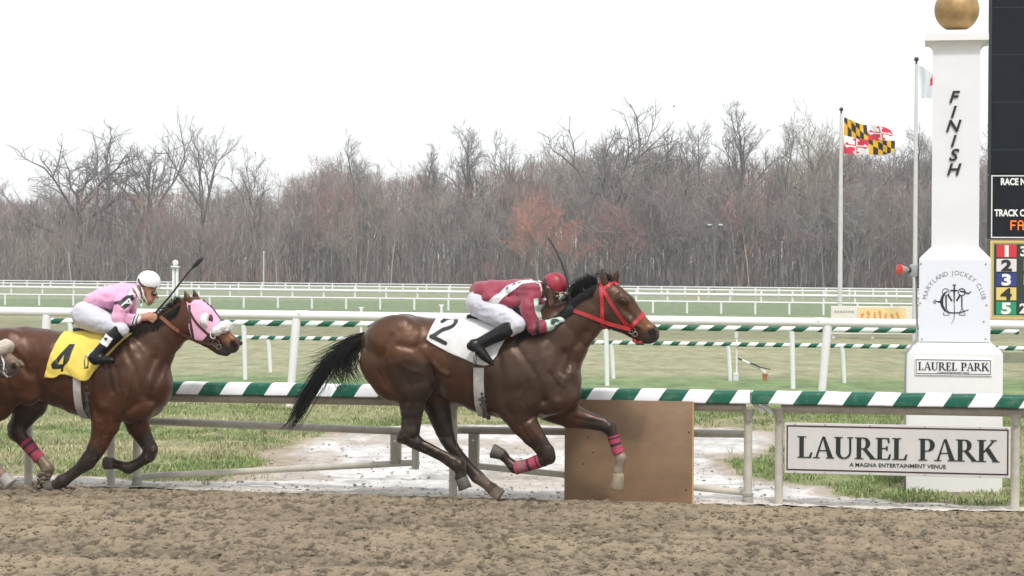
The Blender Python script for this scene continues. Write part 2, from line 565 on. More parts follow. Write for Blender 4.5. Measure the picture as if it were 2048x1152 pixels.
def _q(x0, z0, x1, z1): return [(x0, z0), (x1, z0), (x1, z1), (x0, z1)]
def _arc(cx, cz, ro, ri, a0, a1, n=14):
    """crescent: outer radii ro=(rx,rz), inner radii ri; list of quads"""
    out = []
    for i in range(n):
        t0, t1 = (math.radians(a0+(a1-a0)*q/n) for q in (i, i+1))
        out.append([(cx+ri[0]*math.cos(t0), cz+ri[1]*math.sin(t0)), (cx+ro[0]*math.cos(t0), cz+ro[1]*math.sin(t0)),
                    (cx+ro[0]*math.cos(t1), cz+ro[1]*math.sin(t1)), (cx+ri[0]*math.cos(t1), cz+ri[1]*math.sin(t1))])
    return out
SERIF = {       # roman capitals, cap height 1: (advance, polygons)
 'L': (0.66, [_q(.10,.03,.26,.97), _q(.02,.96,.36,1.0), _q(.02,0,.58,.045), [(.50,.04),(.58,.04),(.63,.26),(.59,.26)]]),
 'A': (0.86, [[(.40,1.0),(.48,1.0),(.83,.02),(.64,.02)], [(.385,.95),(.43,1.0),(.16,.02),(.10,.02)], _q(.22,.33,.60,.375), _q(.0,0,.26,.04), _q(.56,0,.88,.04)]),
 'U': (0.86, [_q(.10,.30,.26,.97), _q(.02,.96,.36,1.0), _q(.66,.30,.72,.97), _q(.58,.96,.80,1.0)] + _arc(.41,.32,(.31,.33),(.155,.27),180,270) + _arc(.41,.32,(.31,.33),(.25,.27),270,360)),
 'R': (0.86, [_q(.10,.03,.26,.97), _q(.02,.96,.28,1.0), _q(.02,0,.36,.04), _q(.25,.955,.38,1.0), _q(.25,.46,.38,.50)] + _arc(.38,.73,(.26,.27),(.10,.23),-90,90) + [[(.34,.47),(.50,.47),(.86,0.02),(.68,0.02)], _q(.66,0,.90,.035)]),
 'E': (0.68, [_q(.10,.03,.26,.97), _q(.02,.955,.56,1.0), _q(.02,0,.60,.045), _q(.25,.495,.50,.54), [(.50,.96),(.56,.96),(.58,.76),(.545,.76)], [(.52,.04),(.60,.04),(.64,.25),(.60,.25)], [(.46,.42),(.50,.42),(.50,.62),(.46,.62)]]),
 'P': (0.66, [_q(.10,.03,.26,.97), _q(.02,.96,.28,1.0), _q(.02,0,.36,.04), _q(.25,.955,.38,1.0), _q(.25,.42,.38,.46)] + _arc(.38,.71,(.29,.29),(.12,.25),-90,90)),
 'K': (0.86, [_q(.10,.03,.26,.97), _q(.02,.96,.36,1.0), _q(.02,0,.36,.04), [(.25,.44),(.31,.44),(.72,.97),(.66,.97)], _q(.56,.96,.80,1.0), [(.36,.53),(.50,.62),(.86,.02),(.68,.02)], _q(.64,0,.92,.035)]),
 ' ': (0.40, []),
}
def serif_width(s, track=0.02): return sum(SERIF[c][0]+track for c in s) - track
def serif_mb(mb, s, x, z, h, y0, y1, mi=0, track=0.02, xs=1.0, bold=0.032):
    px = x
    for c in s:
        adv, polys = SERIF[c]
        for i, p in enumerate(polys):
            mb.plate([(px+a*h*xs, z+b*h) for a, b in p], y0-0.00017*(i % 9), y1, mi)
            mb.plate([(px+(a+bold)*h*xs, z+b*h) for a, b in p], y0-0.0016-0.00017*(i % 9), y1, mi)
        px += (adv+track)*h*xs
    return px
# ------------------------------------------------------------------ frames of the place
_a, _b = ground(55, 970.3), ground(2030, 1024.3)
_d = (_b - _a)
YAW = math.atan2(-_d.y, _d.x)
RF = Frame(_a, YAW)                         # the near rail, at its post feet
ID = Frame((0, 0), 0.0)

M_white = mat('white_paint', (0.80, 0.80, 0.82), 0.4, noise_s=3.0, noise_a=0.07)
M_post = mat('weathered_post', (0.52, 0.495, 0.425), 0.6, noise_s=9, noise_a=0.18, bump=0.15, bump_s=90)
M_alu = mat('beige_pipe', (0.36, 0.325, 0.265), 0.5, noise_s=7, noise_a=0.2, metal=0.0)
M_steel = mat('galvanised', (0.38, 0.36, 0.315), 0.5, 0.1, noise_s=12, noise_a=0.2)
M_dark = mat('dark_metal', (0.03, 0.03, 0.032), 0.5)
M_black = mat('black_print', (0.012, 0.013, 0.016), 0.5)

# ------------------------------------------------------------------ ground
def zone_sand(X, Y):
    """share of pale sand at world points near the rail (from the outline of the bare patch)"""
    px = [(-300, 940), (0, 950), (100, 953), (215, 960), (300, 964), (370, 966), (420, 958), (470, 948), (520, 937), (522, 925), (498, 914), (560, 905), (600, 893), (640, 880), (655, 868), (700, 862), (780, 852), (900, 850), (1130, 848),
          (1390, 852), (1480, 860), (1540, 866), (1560, 878), (1520, 900), (1440, 935), (1500, 955), (1580, 972), (1700, 990), (1800, 1003), (2048, 1016), (2300, 1024), (2300, 1060), (-300, 1000)]
    poly = np.array([ground(u, v)[:2] for u, v in px])
    d = np.full(X.shape, 1e9); ins = np.zeros(X.shape, bool)
    n = len(poly)
    for i in range(n):
        a, b = poly[i], poly[(i+1) % n]
        ab = b-a
        t = np.clip(((X-a[0])*ab[0] + (Y-a[1])*ab[1]) / (ab@ab), 0, 1)
        d = np.minimum(d, (X-a[0]-t*ab[0])**2 + (Y-a[1]-t*ab[1])**2)
        c = ((a[1] > Y) != (b[1] > Y))
        xi = a[0] + (Y-a[1])/(b[1]-a[1]+1e-12)*(b[0]-a[0])
        ins ^= c & (X < xi)
    d = np.sqrt(d)
    d = np.where(ins, d, -d)
    return d

def rail_y(X):
    """world Y of the rail's post line at X"""
    return RF.o.y - (X - RF.o.x) * math.tan(YAW)

EDGE = 0.10                                   # the dirt starts this far in front of the posts
def grid_faces(nx, ny):
    i = np.arange(nx-1)[:, None]*ny + np.arange(ny-1)[None, :]
    return np.stack([i, i+ny, i+ny+1, i+1], -1).reshape(-1, 4)

# --- the far ground sheet, everything beyond the near verge and out to the horizon
def ground_mat():
    mt = bpy.data.materials.new('infield_grass'); mt.use_nodes = True
    n, l = mt.node_tree.nodes, mt.node_tree.links
    b = n['Principled BSDF']; b.inputs['Roughness'].default_value = 0.9; b.inputs['Specular IOR Level'].default_value = 0.15
    tc = n.new('ShaderNodeTexCoord'); sp = n.new('ShaderNodeSeparateXYZ'); l.new(tc.outputs['Object'], sp.inputs[0])
    nz = n.new('ShaderNodeTexNoise'); nz.inputs['Scale'].default_value = 0.35; nz.inputs['Detail'].default_value = 5; l.new(tc.outputs['Object'], nz.inputs[0])
    ad = n.new('ShaderNodeMath'); ad.operation = 'MULTIPLY_ADD'; ad.inputs[1].default_value = 2.0; l.new(nz.outputs[0], ad.inputs[0]); l.new(sp.outputs[1], ad.inputs[2])
    mr = n.new('ShaderNodeMapRange'); mr.inputs[1].default_value = 0; mr.inputs[2].default_value = 400; l.new(ad.outputs[0], mr.inputs[0])
    cr = n.new('ShaderNodeValToRGB')
    tan, grn, lt, dk, leaf = (0.295,0.287,0.180), (0.165,0.215,0.125), (0.235,0.26,0.175), (0.22,0.21,0.135), (0.16,0.135,0.11)
    stops = [(0, tan), (32.5, tan), (33.5, (0.22,0.26,0.13)), (38.5, (0.22,0.26,0.13)), (40.5, (0.165,0.235,0.105)), (43.3, (0.165,0.235,0.105)), (44.3, tan), (66, tan), (69, dk), (85, dk), (92, tan), (98, tan), (103, grn), (142, grn), (147, lt), (200, lt), (245, (0.24,0.26,0.17)), (262, leaf), (400, leaf)]
    el = cr.color_ramp.elements
    el[0].position = 0; el[0].color = (*stops[0][1], 1)
    el[1].position = 1; el[1].color = (*stops[-1][1], 1)
    for p, c in stops[1:-1]:
        e = el.new(p/400.0); e.color = (*c, 1)
    l.new(mr.outputs[0], cr.inputs[0])
    n2 = n.new('ShaderNodeTexNoise'); n2.inputs['Scale'].default_value = 1.9; n2.inputs['Detail'].default_value = 8; n2.inputs['Roughness'].default_value = 0.75
    mp = n.new('ShaderNodeMapping'); mp.inputs['Scale'].default_value = (1.0, 0.35, 1); l.new(tc.outputs['Object'], mp.inputs[0]); l.new(mp.outputs[0], n2.inputs[0])
    m2 = n.new('ShaderNodeMapRange'); m2.inputs[1].default_value = 0.3; m2.inputs[2].default_value = 0.7; m2.inputs[3].default_value = 0.55; m2.inputs[4].default_value = 1.40; l.new(n2.outputs[0], m2.inputs[0])
    mx = n.new('ShaderNodeMix'); mx.data_type = 'RGBA'; mx.blend_type = 'MULTIPLY'; mx.inputs[0].default_value = 1
    l.new(cr.outputs[0], mx.inputs[6]); l.new(m2.outputs[0], mx.inputs[7])
    n3 = n.new('ShaderNodeTexNoise'); n3.inputs['Scale'].default_value = 0.55; n3.inputs['Detail'].default_value = 6
    m3 = n.new('ShaderNodeMapping'); m3.inputs['Scale'].default_value = (0.5, 1.0, 1); l.new(tc.outputs['Object'], m3.inputs[0]); l.new(m3.outputs[0], n3.inputs[0])
    m4 = n.new('ShaderNodeMapRange'); m4.inputs[1].default_value = 0.42; m4.inputs[2].default_value = 0.66; m4.inputs[3].default_value = 0; m4.inputs[4].default_value = 0.40; l.new(n3.outputs[0], m4.inputs[0])
    mg = n.new('ShaderNodeMix'); mg.data_type = 'RGBA'; mg.blend_type = 'MIX'; mg.inputs[7].default_value = (0.19, 0.235, 0.12, 1)
    l.new(m4.outputs[0], mg.inputs[0]); l.new(mx.outputs[2], mg.inputs[6])
    l.new(mg.outputs[2], b.inputs['Base Color'])
    nb = n.new('ShaderNodeTexNoise'); nb.inputs['Scale'].default_value = 7; nb.inputs['Detail'].default_value = 6; l.new(tc.outputs['Object'], nb.inputs[0])
    bp = n.new('ShaderNodeBump'); bp.inputs['Strength'].default_value = 0.6; bp.inputs['Distance'].default_value = 0.05
    l.new(nb.outputs[0], bp.inputs['Height']); l.new(bp.outputs[0], b.inputs['Normal'])
    return mt
M_ground = ground_mat()
def haze():
    m_ = MB(); m_.box((-420, -4, -1.4), (420, 420, 46))
    mt = bpy.data.materials.new('haze'); mt.use_nodes = True
    n, l = mt.node_tree.nodes, mt.node_tree.links
    n.clear()
    pv = n.new('ShaderNodeVolumePrincipled'); pv.inputs['Color'].default_value = (0.975, 0.985, 1.0, 1); pv.inputs['Density'].default_value = 0.0005
    pv.inputs['Anisotropy'].default_value = 0.0
    ou = n.new('ShaderNodeOutputMaterial'); l.new(pv.outputs[0], ou.inputs['Volume'])
    single('haze', m_, mt, None, None, ID, kind='stuff')
haze()
g = MB()
xs = [-1500, -300, -100, -40, -16, 0, 16, 40, 100, 300, 1500]; ys = [-60, 5, 16, 24, 34, 60, 120, 300, 1000, 4000]
gv = [(x, y, -0.03 if y < 36 else 0.0) for x in xs for y in ys]
g.add(gv, [tuple(q) for q in grid_faces(len(xs), len(ys))])
go = single('ground', g, M_ground, None, None, ID, kind='structure')

# --- near verge: fine relief, split into grass soil and bare sand
VX0, VX1, VD = -9.0, 9.0, 0.045
def build_verge():
    nx = int((VX1-VX0)/VD)+1
    tt = np.concatenate([np.arange(-0.14, 3.0, 0.05), np.arange(3.0, 15.0, 0.12)])
    X = VX0 + VD*np.arange(nx)[:, None] + 0*tt[None, :]
    Y = rail_y(X) + tt[None, :]
    sd = zone_sand(X, Y) + 0.22*fbm(X*1.1, Y*1.1, 0, 4, 3)
    sand = sstep(-0.10, 0.06, sd)
    far = sstep(11, 14.5, tt)[None, :]
    Z = 0.010 + 0.012*fbm(X*1.7, Y*1.7, 0, 3, 9) + 0.008*fbm(X*9, Y*7, 0, 2, 4)*(0.4+sand)
    Z = Z + 0.03*(1-sand)*sstep(-0.1, -0.9, sd) 
    Z = Z*(1-far) + 0.004*far
    # colour: trampled sand with grey and brown patches, grass soil of straw and green
    n1 = fbm(X*0.8, Y*0.5, 0, 4, 21); n2 = fbm(X*5, Y*2.2, 0, 3, 22)
    sandc = np.array([0.545, 0.53, 0.52])[None, None]*(1+0.17*n2[..., None])*(1-0.30*sstep(0.35, 0.75, fbm(X*1.3, Y*6.0, 0, 3, 27)))[..., None]
    clean = sstep(-0.75, 0.05, -np.abs(tt[None, :]-0.1)*1.0)[..., None]
    sandc = sandc*(1-0.45*clean) + np.array([0.46, 0.40, 0.31])*0.45*clean
    brown = (sstep(0.05, 0.6, n1)*0.55 + sstep(0.42, 0.02, sd)*0.75)
    brown = np.clip(brown*sstep(0.5, 1.1, tt)[None, :], 0, 0.9)[..., None]
    sandc = sandc*(1-brown) + np.array([0.30, 0.24, 0.18])*brown
    soil = np.array([0.26, 0.24, 0.145])*(1+0.25*n2[..., None])
    gr = sstep(-0.2, 0.6, fbm(X*0.6, Y*0.6, 0, 3, 31))[..., None]
    soil = soil*(1-0.6*gr) + np.array([0.16, 0.205, 0.08])*0.6*gr
    c = soil*(1-sand[..., None]) + sandc*sand[..., None]
    V = np.stack([X, Y, Z], -1).reshape(-1, 3)
    F = grid_faces(nx, len(tt))
    C = c.reshape(-1, 3)
    sf = sand.reshape(-1)[F].mean(1) > 0.5
    mt = mat_attr('verge_soil', 'col', 0.95, 0.1, noise_s=16, noise_a=0.35, bump=0.9, bump_s=30)
    ms = mat_attr('bare_sand', 'col', 0.95, 0.1, noise_s=9, noise_a=0.22, bump=1.0, bump_s=22, stretch=(1, 0.6, 1))
    for nm, mk, mm in (('sandy_path', sf, ms), ('grass_verge', ~sf, mt)):
        Fm = F[mk]
        used = np.unique(Fm); re = np.full(len(V), -1); re[used] = np.arange(len(used))
        me = mesh_np(nm, V[used], re[Fm], np.full(len(Fm), 4), mm, None, True, {'col': C[used]})
        o = bpy.data.objects.new(nm, me); COL.objects.link(o); o['kind'] = 'structure'
    return X, Y, sand, sd, tt
VX, VY, VS, VSD, VT = build_verge()

# --- the dirt track: harrowed loam with clods and hollows, as relief
def shade_hollow(X, Y):
    """hollows that carry the painted shade of clod faces, 0..1"""
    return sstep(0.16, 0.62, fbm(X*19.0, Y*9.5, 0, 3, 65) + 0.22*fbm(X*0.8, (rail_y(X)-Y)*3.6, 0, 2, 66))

def dirt_z(X, Y):
    """height of the loam at world X, Y"""
    t = rail_y(X) - Y                                  # distance in front of the posts along Y
    lip = 0.045*sstep(EDGE, EDGE+0.45, t)
    a = fbm(X*9.0, Y*6.0, 0, 2, 41)
    b = fbm(X*24, Y*15, 0, 2, 42)
    c = fbm(X*1.6, Y*2.6, 0, 2, 43)
    e = np.clip(b+0.2*a-0.15, 0, 2)
    rg = (1-np.abs(noise(X*11, Y*9, 0.5, 48)))**3; rg2 = (1-np.abs(noise(X*33+0.3, Y*19, 0.5, 49)))**3
    z = 0.008*a + 0.014*b + 0.010*e + 0.010*c + 0.034*rg + 0.022*rg2 - 0.018
    z = 0.50*z - 0.013*shade_hollow(X, Y)
    fur = fbm(X*0.35, t*4.6, 0, 2, 44)
    z = z + 0.018*fur
    return lip + z*sstep(EDGE-0.02, EDGE+0.8, t) - 0.02*sstep(EDGE+0.06, EDGE-0.06, t)
def build_dirt():
    x = np.concatenate([np.arange(-14, -5.6, 0.12), np.arange(-5.6, 5.6, 0.0135), np.arange(5.6, 14, 0.12)])
    t = np.concatenate([np.arange(EDGE-0.05, 1.5, 0.018), np.arange(1.5, 6.4, 0.026), np.arange(6.4, 22, 0.4)])
    X = x[:, None] + 0*t[None, :]
    Y = rail_y(X) - t[None, :] - 0.015*fbm(X*3, 0*X, 0, 2, 50)*(t[None, :] < EDGE+0.3)
    Z = dirt_z(X, Y)
    n = fbm(X*3.0, Y*2.0, 0, 3, 61)[..., None]
    n2 = fbm(X*0.7, Y*0.5, 0, 2, 62)[..., None]
    base = np.array([0.248, 0.199, 0.140])
    C = base*(1+0.14*n) + np.array([0.012, 0.012, 0.004])*n2
    edge = sstep(EDGE+0.55, EDGE, t)[None, :, None]*0.55
    C = C*(1-edge) + np.array([0.40, 0.34, 0.26])*edge
    dark = (sstep(0.016, -0.012, Z - 0.045)*(0.70+0.75*fbm(X*20, Y*12, 0, 2, 64)).clip(0, 1))[..., None]      # shade in the low pits, painted into the loam colour
    C = C*(1-0.42*dark*(1-edge))*(1-0.50*shade_hollow(X, Y)[..., None]*(1-edge))  # pits and hollows darkened in colour to stand for shaded clod faces
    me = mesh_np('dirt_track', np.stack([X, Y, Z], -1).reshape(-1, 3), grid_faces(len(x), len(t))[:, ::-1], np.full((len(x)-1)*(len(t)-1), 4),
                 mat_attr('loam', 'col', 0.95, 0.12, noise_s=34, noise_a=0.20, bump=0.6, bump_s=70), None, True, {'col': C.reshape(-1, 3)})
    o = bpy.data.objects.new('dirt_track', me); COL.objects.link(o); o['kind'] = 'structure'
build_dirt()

# --- loose clods lying on the loam (one mass nobody could count)
def build_clods():
    n = 15000
    t = 0.22 + 6.2*NP.rand(n)**1.0
    X = -5.4 + 10.8*NP.rand(n); Y = rail_y(X) - t
    Z = dirt_z(X, Y)
    r = 0.005 + 0.015*NP.rand(n)**4
    ico = [(0,0,1),(0.894,0,0.447),(0.276,0.851,0.447),(-0.724,0.526,0.447),(-0.724,-0.526,0.447),(0.276,-0.851,0.447),(0.724,0.526,-0.447),(-0.276,0.851,-0.447),(-0.894,0,-0.447),(-0.276,-0.851,-0.447),(0.724,-0.526,-0.447),(0,0,-1)]
    fc = [(0,1,2),(0,2,3),(0,3,4),(0,4,5),(0,5,1),(1,6,2),(2,7,3),(3,8,4),(4,9,5),(5,10,1),(6,7,2),(7,8,3),(8,9,4),(9,10,5),(10,6,1),(11,7,6),(11,8,7),(11,9,8),(11,10,9),(11,6,10)]
    ico = np.array(ico); fc = np.array(fc)
    V = ico[None]*(0.75+0.5*NP.rand(n, 12, 1))*r[:, None, None]*np.stack([1+0.5*NP.rand(n), 1+0.5*NP.rand(n), 0.6+0.3*NP.rand(n)], -1)[:, None, :]
    V = V + np.stack([X, Y, Z+r*0.15], -1)[:, None, :]
    F = fc[None] + 12*np.arange(n)[:, None, None]
    C = np.array([0.228, 0.188, 0.138])[None, None]*(0.62+0.55*NP.rand(n, 1, 1)) + np.zeros((n, 12, 1))
    me = mesh_np('dirt_clods', V.reshape(-1, 3), F.reshape(-1, 3), np.full(n*20, 3), MATS['loam'], None, True, {'col': C.reshape(-1, 3)})
    o = bpy.data.objects.new('dirt_clods', me); COL.objects.link(o); o['kind'] = 'stuff'
build_clods()

# --- grass: blades on the verge, tufts farther out
M_blade = mat_attr('grass_blade', 'col', 0.7, 0.25)
def blades(X, Y, Z, h, w, C, name, lean=1.3):
    n = len(X)
    a = NP.rand(n)*2*math.pi; b = NP.rand(n)*2*math.pi
    hx, hy = np.cos(a)*w, np.sin(a)*w
    lx, ly = np.cos(b)*h*lean*NP.rand(n), np.sin(b)*h*lean*NP.rand(n)
    V = np.stack([np.stack([X-hx, Y-hy, Z-0.01], -1), np.stack([X+hx, Y+hy, Z-0.01], -1),
                  np.stack([X+hx*0.6+lx*0.45, Y+hy*0.6+ly*0.45, Z+h*0.6], -1), np.stack([X-hx*0.6+lx*0.45, Y-hy*0.6+ly*0.45, Z+h*0.6], -1),
                  np.stack([X+lx, Y+ly, Z+h], -1)], 1)
    i = 5*np.arange(n)[:, None]
    F4 = i + np.array([[0, 1, 2, 3]]); F3 = i + np.array([[3, 2, 4]])
    fl = np.concatenate([F4.ravel(), F3.ravel()]); sz = np.concatenate([np.full(n, 4), np.full(n, 3)])
    Cc = np.repeat(C[:, None, :], 5, 1)
    me = mesh_np(name, V.reshape(-1, 3), fl, sz, M_blade, None, False, {'col': Cc.reshape(-1, 3)})
    o = bpy.data.objects.new(name, me); COL.objects.link(o); o['kind'] = 'stuff'
    return o
def build_grass():
    n = 230000
    X = VX0+0.2 + (VX1-VX0-0.4)*NP.rand(n)
    t = 0.12 + 13.5*NP.rand(n)**1.25
    Y = rail_y(X) + t
    sd = zone_sand(X, Y) + 0.22*fbm(X*1.1, Y*1.1, 0, 4, 3)
    clump = fbm(X*2.4, Y*2.4, 0, 3, 71)
    dens = sstep(0.08, -0.18, sd)*np.clip(0.75+0.7*clump, 0.15, 1)
    # thin scattered weeds on the bare sand edge
    dens = np.maximum(dens, 0.04*sstep(0.9, 0.0, sd)*(clump > 0.5))
    k = NP.rand(n) < dens
    X, Y, t, sd, clump = X[k], Y[k], t[k], sd[k], clump[k]
    g1 = fbm(X*0.45, Y*0.45, 0, 3, 31)
    pr = sstep(-0.45, 0.65, g1 + 0.35*NP.randn(len(X))*0.9 + 0.45*np.exp(-((sd+0.25)/0.25)**2))[:, None]
    straw = np.array([0.41, 0.39, 0.235]); green = np.array([0.195, 0.265, 0.10])
    C = (straw*(1-pr) + green*pr)*(0.72+0.6*NP.rand(len(X), 1))*(1+0.22*fbm(X*5, Y*3, 0, 2, 77))[:, None]
    h = (0.022+0.036*NP.rand(len(X)))*(1+0.7*clump)
    ix = np.clip(((X-VX0)/VD).astype(int), 0, VX.shape[0]-1)
    Z = 0.03*sstep(-0.1, -0.9, sd)+0.006
    blades(X, Y, Z, h, 0.005+0.004*NP.rand(len(X)), C, 'grass')
    # pebbles and crumbs lying on the bare sand
    n = 3600
    X = VX0+0.5 + (VX1-VX0-1)*NP.rand(n); t = -0.05 + 5.5*NP.rand(n)**1.3; Y = rail_y(X) + t
    sd = zone_sand(X, Y)
    k = sd > 0.02; X, Y = X[k], Y[k]; n = len(X)
    r = 0.005+0.013*NP.rand(n)**3
    o6 = np.array([(1,0,0),(-1,0,0),(0,1,0),(0,-1,0),(0,0,1),(0,0,-1)], float)
    f8 = np.array([(0,2,4),(2,1,4),(1,3,4),(3,0,4),(2,0,5),(1,2,5),(3,1,5),(0,3,5)])
    V = o6[None]*(0.7+0.6*NP.rand(n, 6, 1))*r[:, None, None]*np.array([1.4, 1.1, 0.7]) + np.stack([X, Y, 0.018+0*X], -1)[:, None]
    C = np.array([0.36, 0.325, 0.29])*(0.55+0.8*NP.rand(n, 1, 1)) + np.zeros((n, 6, 1))
    me = mesh_np('gravel', V.reshape(-1, 3), (f8[None]+6*np.arange(n)[:, None, None]).ravel(), np.full(n*8, 3), MATS['loam'], None, False, {'col': C.reshape(-1, 3)})
    o = bpy.data.objects.new('gravel', me); COL.objects.link(o); o['kind'] = 'stuff'
build_grass()

# ------------------------------------------------------------------ the near striped rail (two runs that meet at the joint), with its posts
def rp(u, v, off=0.0): return RF.pt(u, v, off)
TOP = lambda u: 762 + (u-330)*0.0158
PER, SKEW = 0.436, 0.66
def near_rail(name_label, u0, u1, posts, base_u, start, sag=0.0):
    b = rp(base_u, 995); b.z = 0; b.y = 0
    t = Thing('running_rail', name_label, 'rail', RF, b, 'near running rail')
    p0, p1 = rp(u0, TOP(u0)), rp(u1, TOP(u1))
    x0, x1 = p0.x, p1.x
    zt = (p0.z + p1.z)/2
    # cover: rounded crown, flat painted face toward the track
    prof = [(-0.085, -0.118), (-0.092, -0.110), (-0.092, -0.030), (-0.080, -0.012), (-0.055, -0.002), (0.02, 0.0), (0.07, -0.01), (0.085, -0.03), (0.085, -0.118), (0.07, -0.118), (0.07, -0.03), (-0.07, -0.03), (-0.07, -0.118)]
    m_ = MB()
    n = len(prof); ns = 24
    vs = []
    for i in range(ns+1):
        x = x0 + (x1-x0)*i/ns
        z = p0.z + (p1.z-p0.z)*i/ns - sag*math.sin(math.pi*i/ns) + 0.0025*math.sin(i*2.1)
        vs += [(x, y, z+q) for y, q in prof]
    fs = []
    for i in range(ns):
        for k in range(n):
            k2 = (k+1) % n
            fs.append((i*n+k, i*n+k2, (i+1)*n+k2, (i+1)*n+k))
    fs.append(tuple(range(n-1, -1, -1))); fs.append(tuple(ns*n+k for k in range(n)))
    m_.add(vs, fs)
    t.part('rail_cover', m_, stripe_mat('rail_stripes', PER, SKEW, -((rp(start[0], start[1], -0.092).x-b.x) - rp(start[0], start[1], -0.092).z*SKEW)/PER), smooth=35)
    pm = MB()
    jx = rp(1490, 995).x if u0 < 0 else rp(1562, 995).x
    xa_, xb_ = (x0+0.02, jx) if u0 < 0 else (jx, x1-0.02)
    zf = lambda x: p0.z + (p1.z-p0.z)*(x-x0)/(x1-x0)
    pm.tube([(xa_, 0.0, zf(xa_)-0.154), (xb_, 0.0, zf(xb_)-0.154)], 0.043, 14)
    t.part('rail_pipe', pm, M_alu, smooth=40)
    for (u, v, collar) in posts:  # slim tube, flared head
        q = rp(u, v); x = q.x
        pm = MB()
        pm.tube([(x, 0.02, -0.25), (x, 0.02, 0.45), (x, 0.02, zt-0.26), (x, 0.0, zt-0.20)], [0.040, 0.038, 0.038, 0.038], 16)
        po = t.part('post', pm, M_post, smooth=40)
        br = MB()
        br.tube([(x, 0.0, zt-0.27), (x, 0.0, zt-0.22), (x, 0.0, zt-0.165)], [0.041, 0.052, 0.078], 16, flat=0.85)
        t.part('bracket', br, M_steel, po, smooth=40)
        if collar:
            cm = MB(); cm.lathe([(0.040, -0.02), (0.050, -0.02), (0.052, 0.0), (0.052, 0.035), (0.047, 0.040), (0.047, 0.060), (0.052, 0.064), (0.052, 0.085), (0.040, 0.095)], (x, 0.02, 0.02), 18)
            t.part('collar', cm, M_steel, po, smooth=40)
    return t
_s = rp(1503, 777)
rail_l = near_rail('long green and white striped rail on beige posts running behind both horses', -420, 1501.5,
                   [(-200, 965, 0), (55, 970, 0), (220, 975, 0), (272, 973, 1), (905, 990, 0), (1495, 1009, 1)], 905, (574, 790))
rail_r = near_rail('green and white striped rail above the large white name board at right', 1504.5, 2420,
                   [(1557, 1012, 0), (2030, 1024, 0), (2330, 1032, 0)], 1557, (1787, 809))
# two short struts under the joint
for k, (ua, va, ub, vb) in enumerate([(1505, 806, 1528, 826), (1523, 808, 1548, 828)]):
    a, b = rp(ua, va, 0.02), rp(ub, vb, 0.02)
    m_ = MB(); m_.tube([a + Vector((0, 0, 0.01)), b], 0.020, 8)
    rail_r.part('strut', m_, M_white, smooth=40)

# ------------------------------------------------------------------ the two leaves of the pipe gate behind the rail
def gate_leaf(label, uh, vh_top, vh_bot, uf, vf_top, vf_bot, ubox, ubox_b, ustub):
    off = 0.17
    A, B = rp(uh, vh_top, off), rp(uf, vf_top, off)
    base = Vector((A.x, off, 0))
    t = Thing('gate_leaf', label, 'gate', RF, base, 'pipe gate leaves')
    m_ = MB()
    prof = []
    m_.tube([A, B], 0.036, 12, flat=1.0)
    t.part('top_bar', m_, M_steel, smooth=40)
    C, Dn = rp(uh, vh_bot, off), rp(uf, vf_bot, off)
    m_ = MB(); m_.tube([C, Dn], 0.030, 12)
    t.part('brace', m_, M_post, smooth=40)
    x = rp(ubox, 890, off).x
    def zat(P, Q, xx): return P.z + (Q.z-P.z)*(xx-P.x)/(Q.x-P.x)
    m_ = MB(); m_.bbox((x-0.045, off-0.045, zat(C, Dn, x)-0.0), (x+0.045, off+0.045, zat(A, B, x)-0.03), 0.006)
    t.part('end_post', m_, M_steel, smooth=40)
    m_ = MB(); m_.tube([(x, off-0.050, zat(A, B, x)-0.09), (x, off-0.043, zat(A, B, x)-0.09)], 0.012, 8)
    t.part('bolt', m_, M_white)
    if ustub:
        x2 = rp(ustub, 900, off).x
        m_ = MB(); m_.tube([(x2, off, zat(C, Dn, x2)-0.06), (x2, off, zat(C, Dn, x2)+0.13)], 0.036, 12)
        t.part('stub_post', m_, M_post, smooth=40)
gate_leaf('left pipe gate leaf with rising brace, seen beneath the tail of the leading horse', 276, 841, 953, 838, 864, 925, 792, 0, 831)
gate_leaf('right pipe gate leaf with falling brace, partly hidden by the brown board', 1488, 868, 985, 912, 860, 928, 948, 0, 0)

# ------------------------------------------------------------------ brown board leaning on the rail
def build_board():
    a, b = rp(1128.5, 999, -0.16), rp(1386.5, 1000, -0.16)
    z1 = 0.93
    base = Vector(((a.x+b.x)/2, -0.16, 0))
    t = Thing('plywood_board', 'brown plywood board standing against the striped rail behind the front hooves', 'board', RF, base)
    mt = mat('plywood_face', (0.255, 0.160, 0.093), 0.6, noise_s=3.0, noise_a=0.22, stretch=(1, 1, 2.2), bump=0.1, bump_s=30, detail=8)
    me_ = mat('plywood_edge', (0.50, 0.31, 0.13), 0.7)
    m_ = MB(); m_.bbox((a.x, -0.160, -0.02), (b.x-0.012, -0.136, z1), 0.002)
    t.part('board_face', m_, mt, smooth=40)
    m_ = MB(); m_.box((b.x-0.0118, -0.1595, -0.018), (b.x, -0.1365, z1-0.002))
    t.part('edge_strip', m_, me_)
    m_ = MB(); m_.box((a.x-0.02, -0.165, -0.01), (b.x-0.10, -0.12, 0.018))
    t.part('foot_batten', m_, mat('sandy_batten', (0.42, 0.37, 0.28), 0.9))
    for (u, v) in [(1176, 873), (1186, 905), (1378, 865), (1166, 928), (1372, 980), (1140, 820)]:
        q = rp(u, v, -0.161)
        m_ = MB(); m_.lathe([(0.009, 0.0), (0.007, -0.003), (0.0035, -0.0032)], (q.x, -0.1605, q.z), 8, axis='y')
        t.part('nail', m_, M_dark)
build_board()

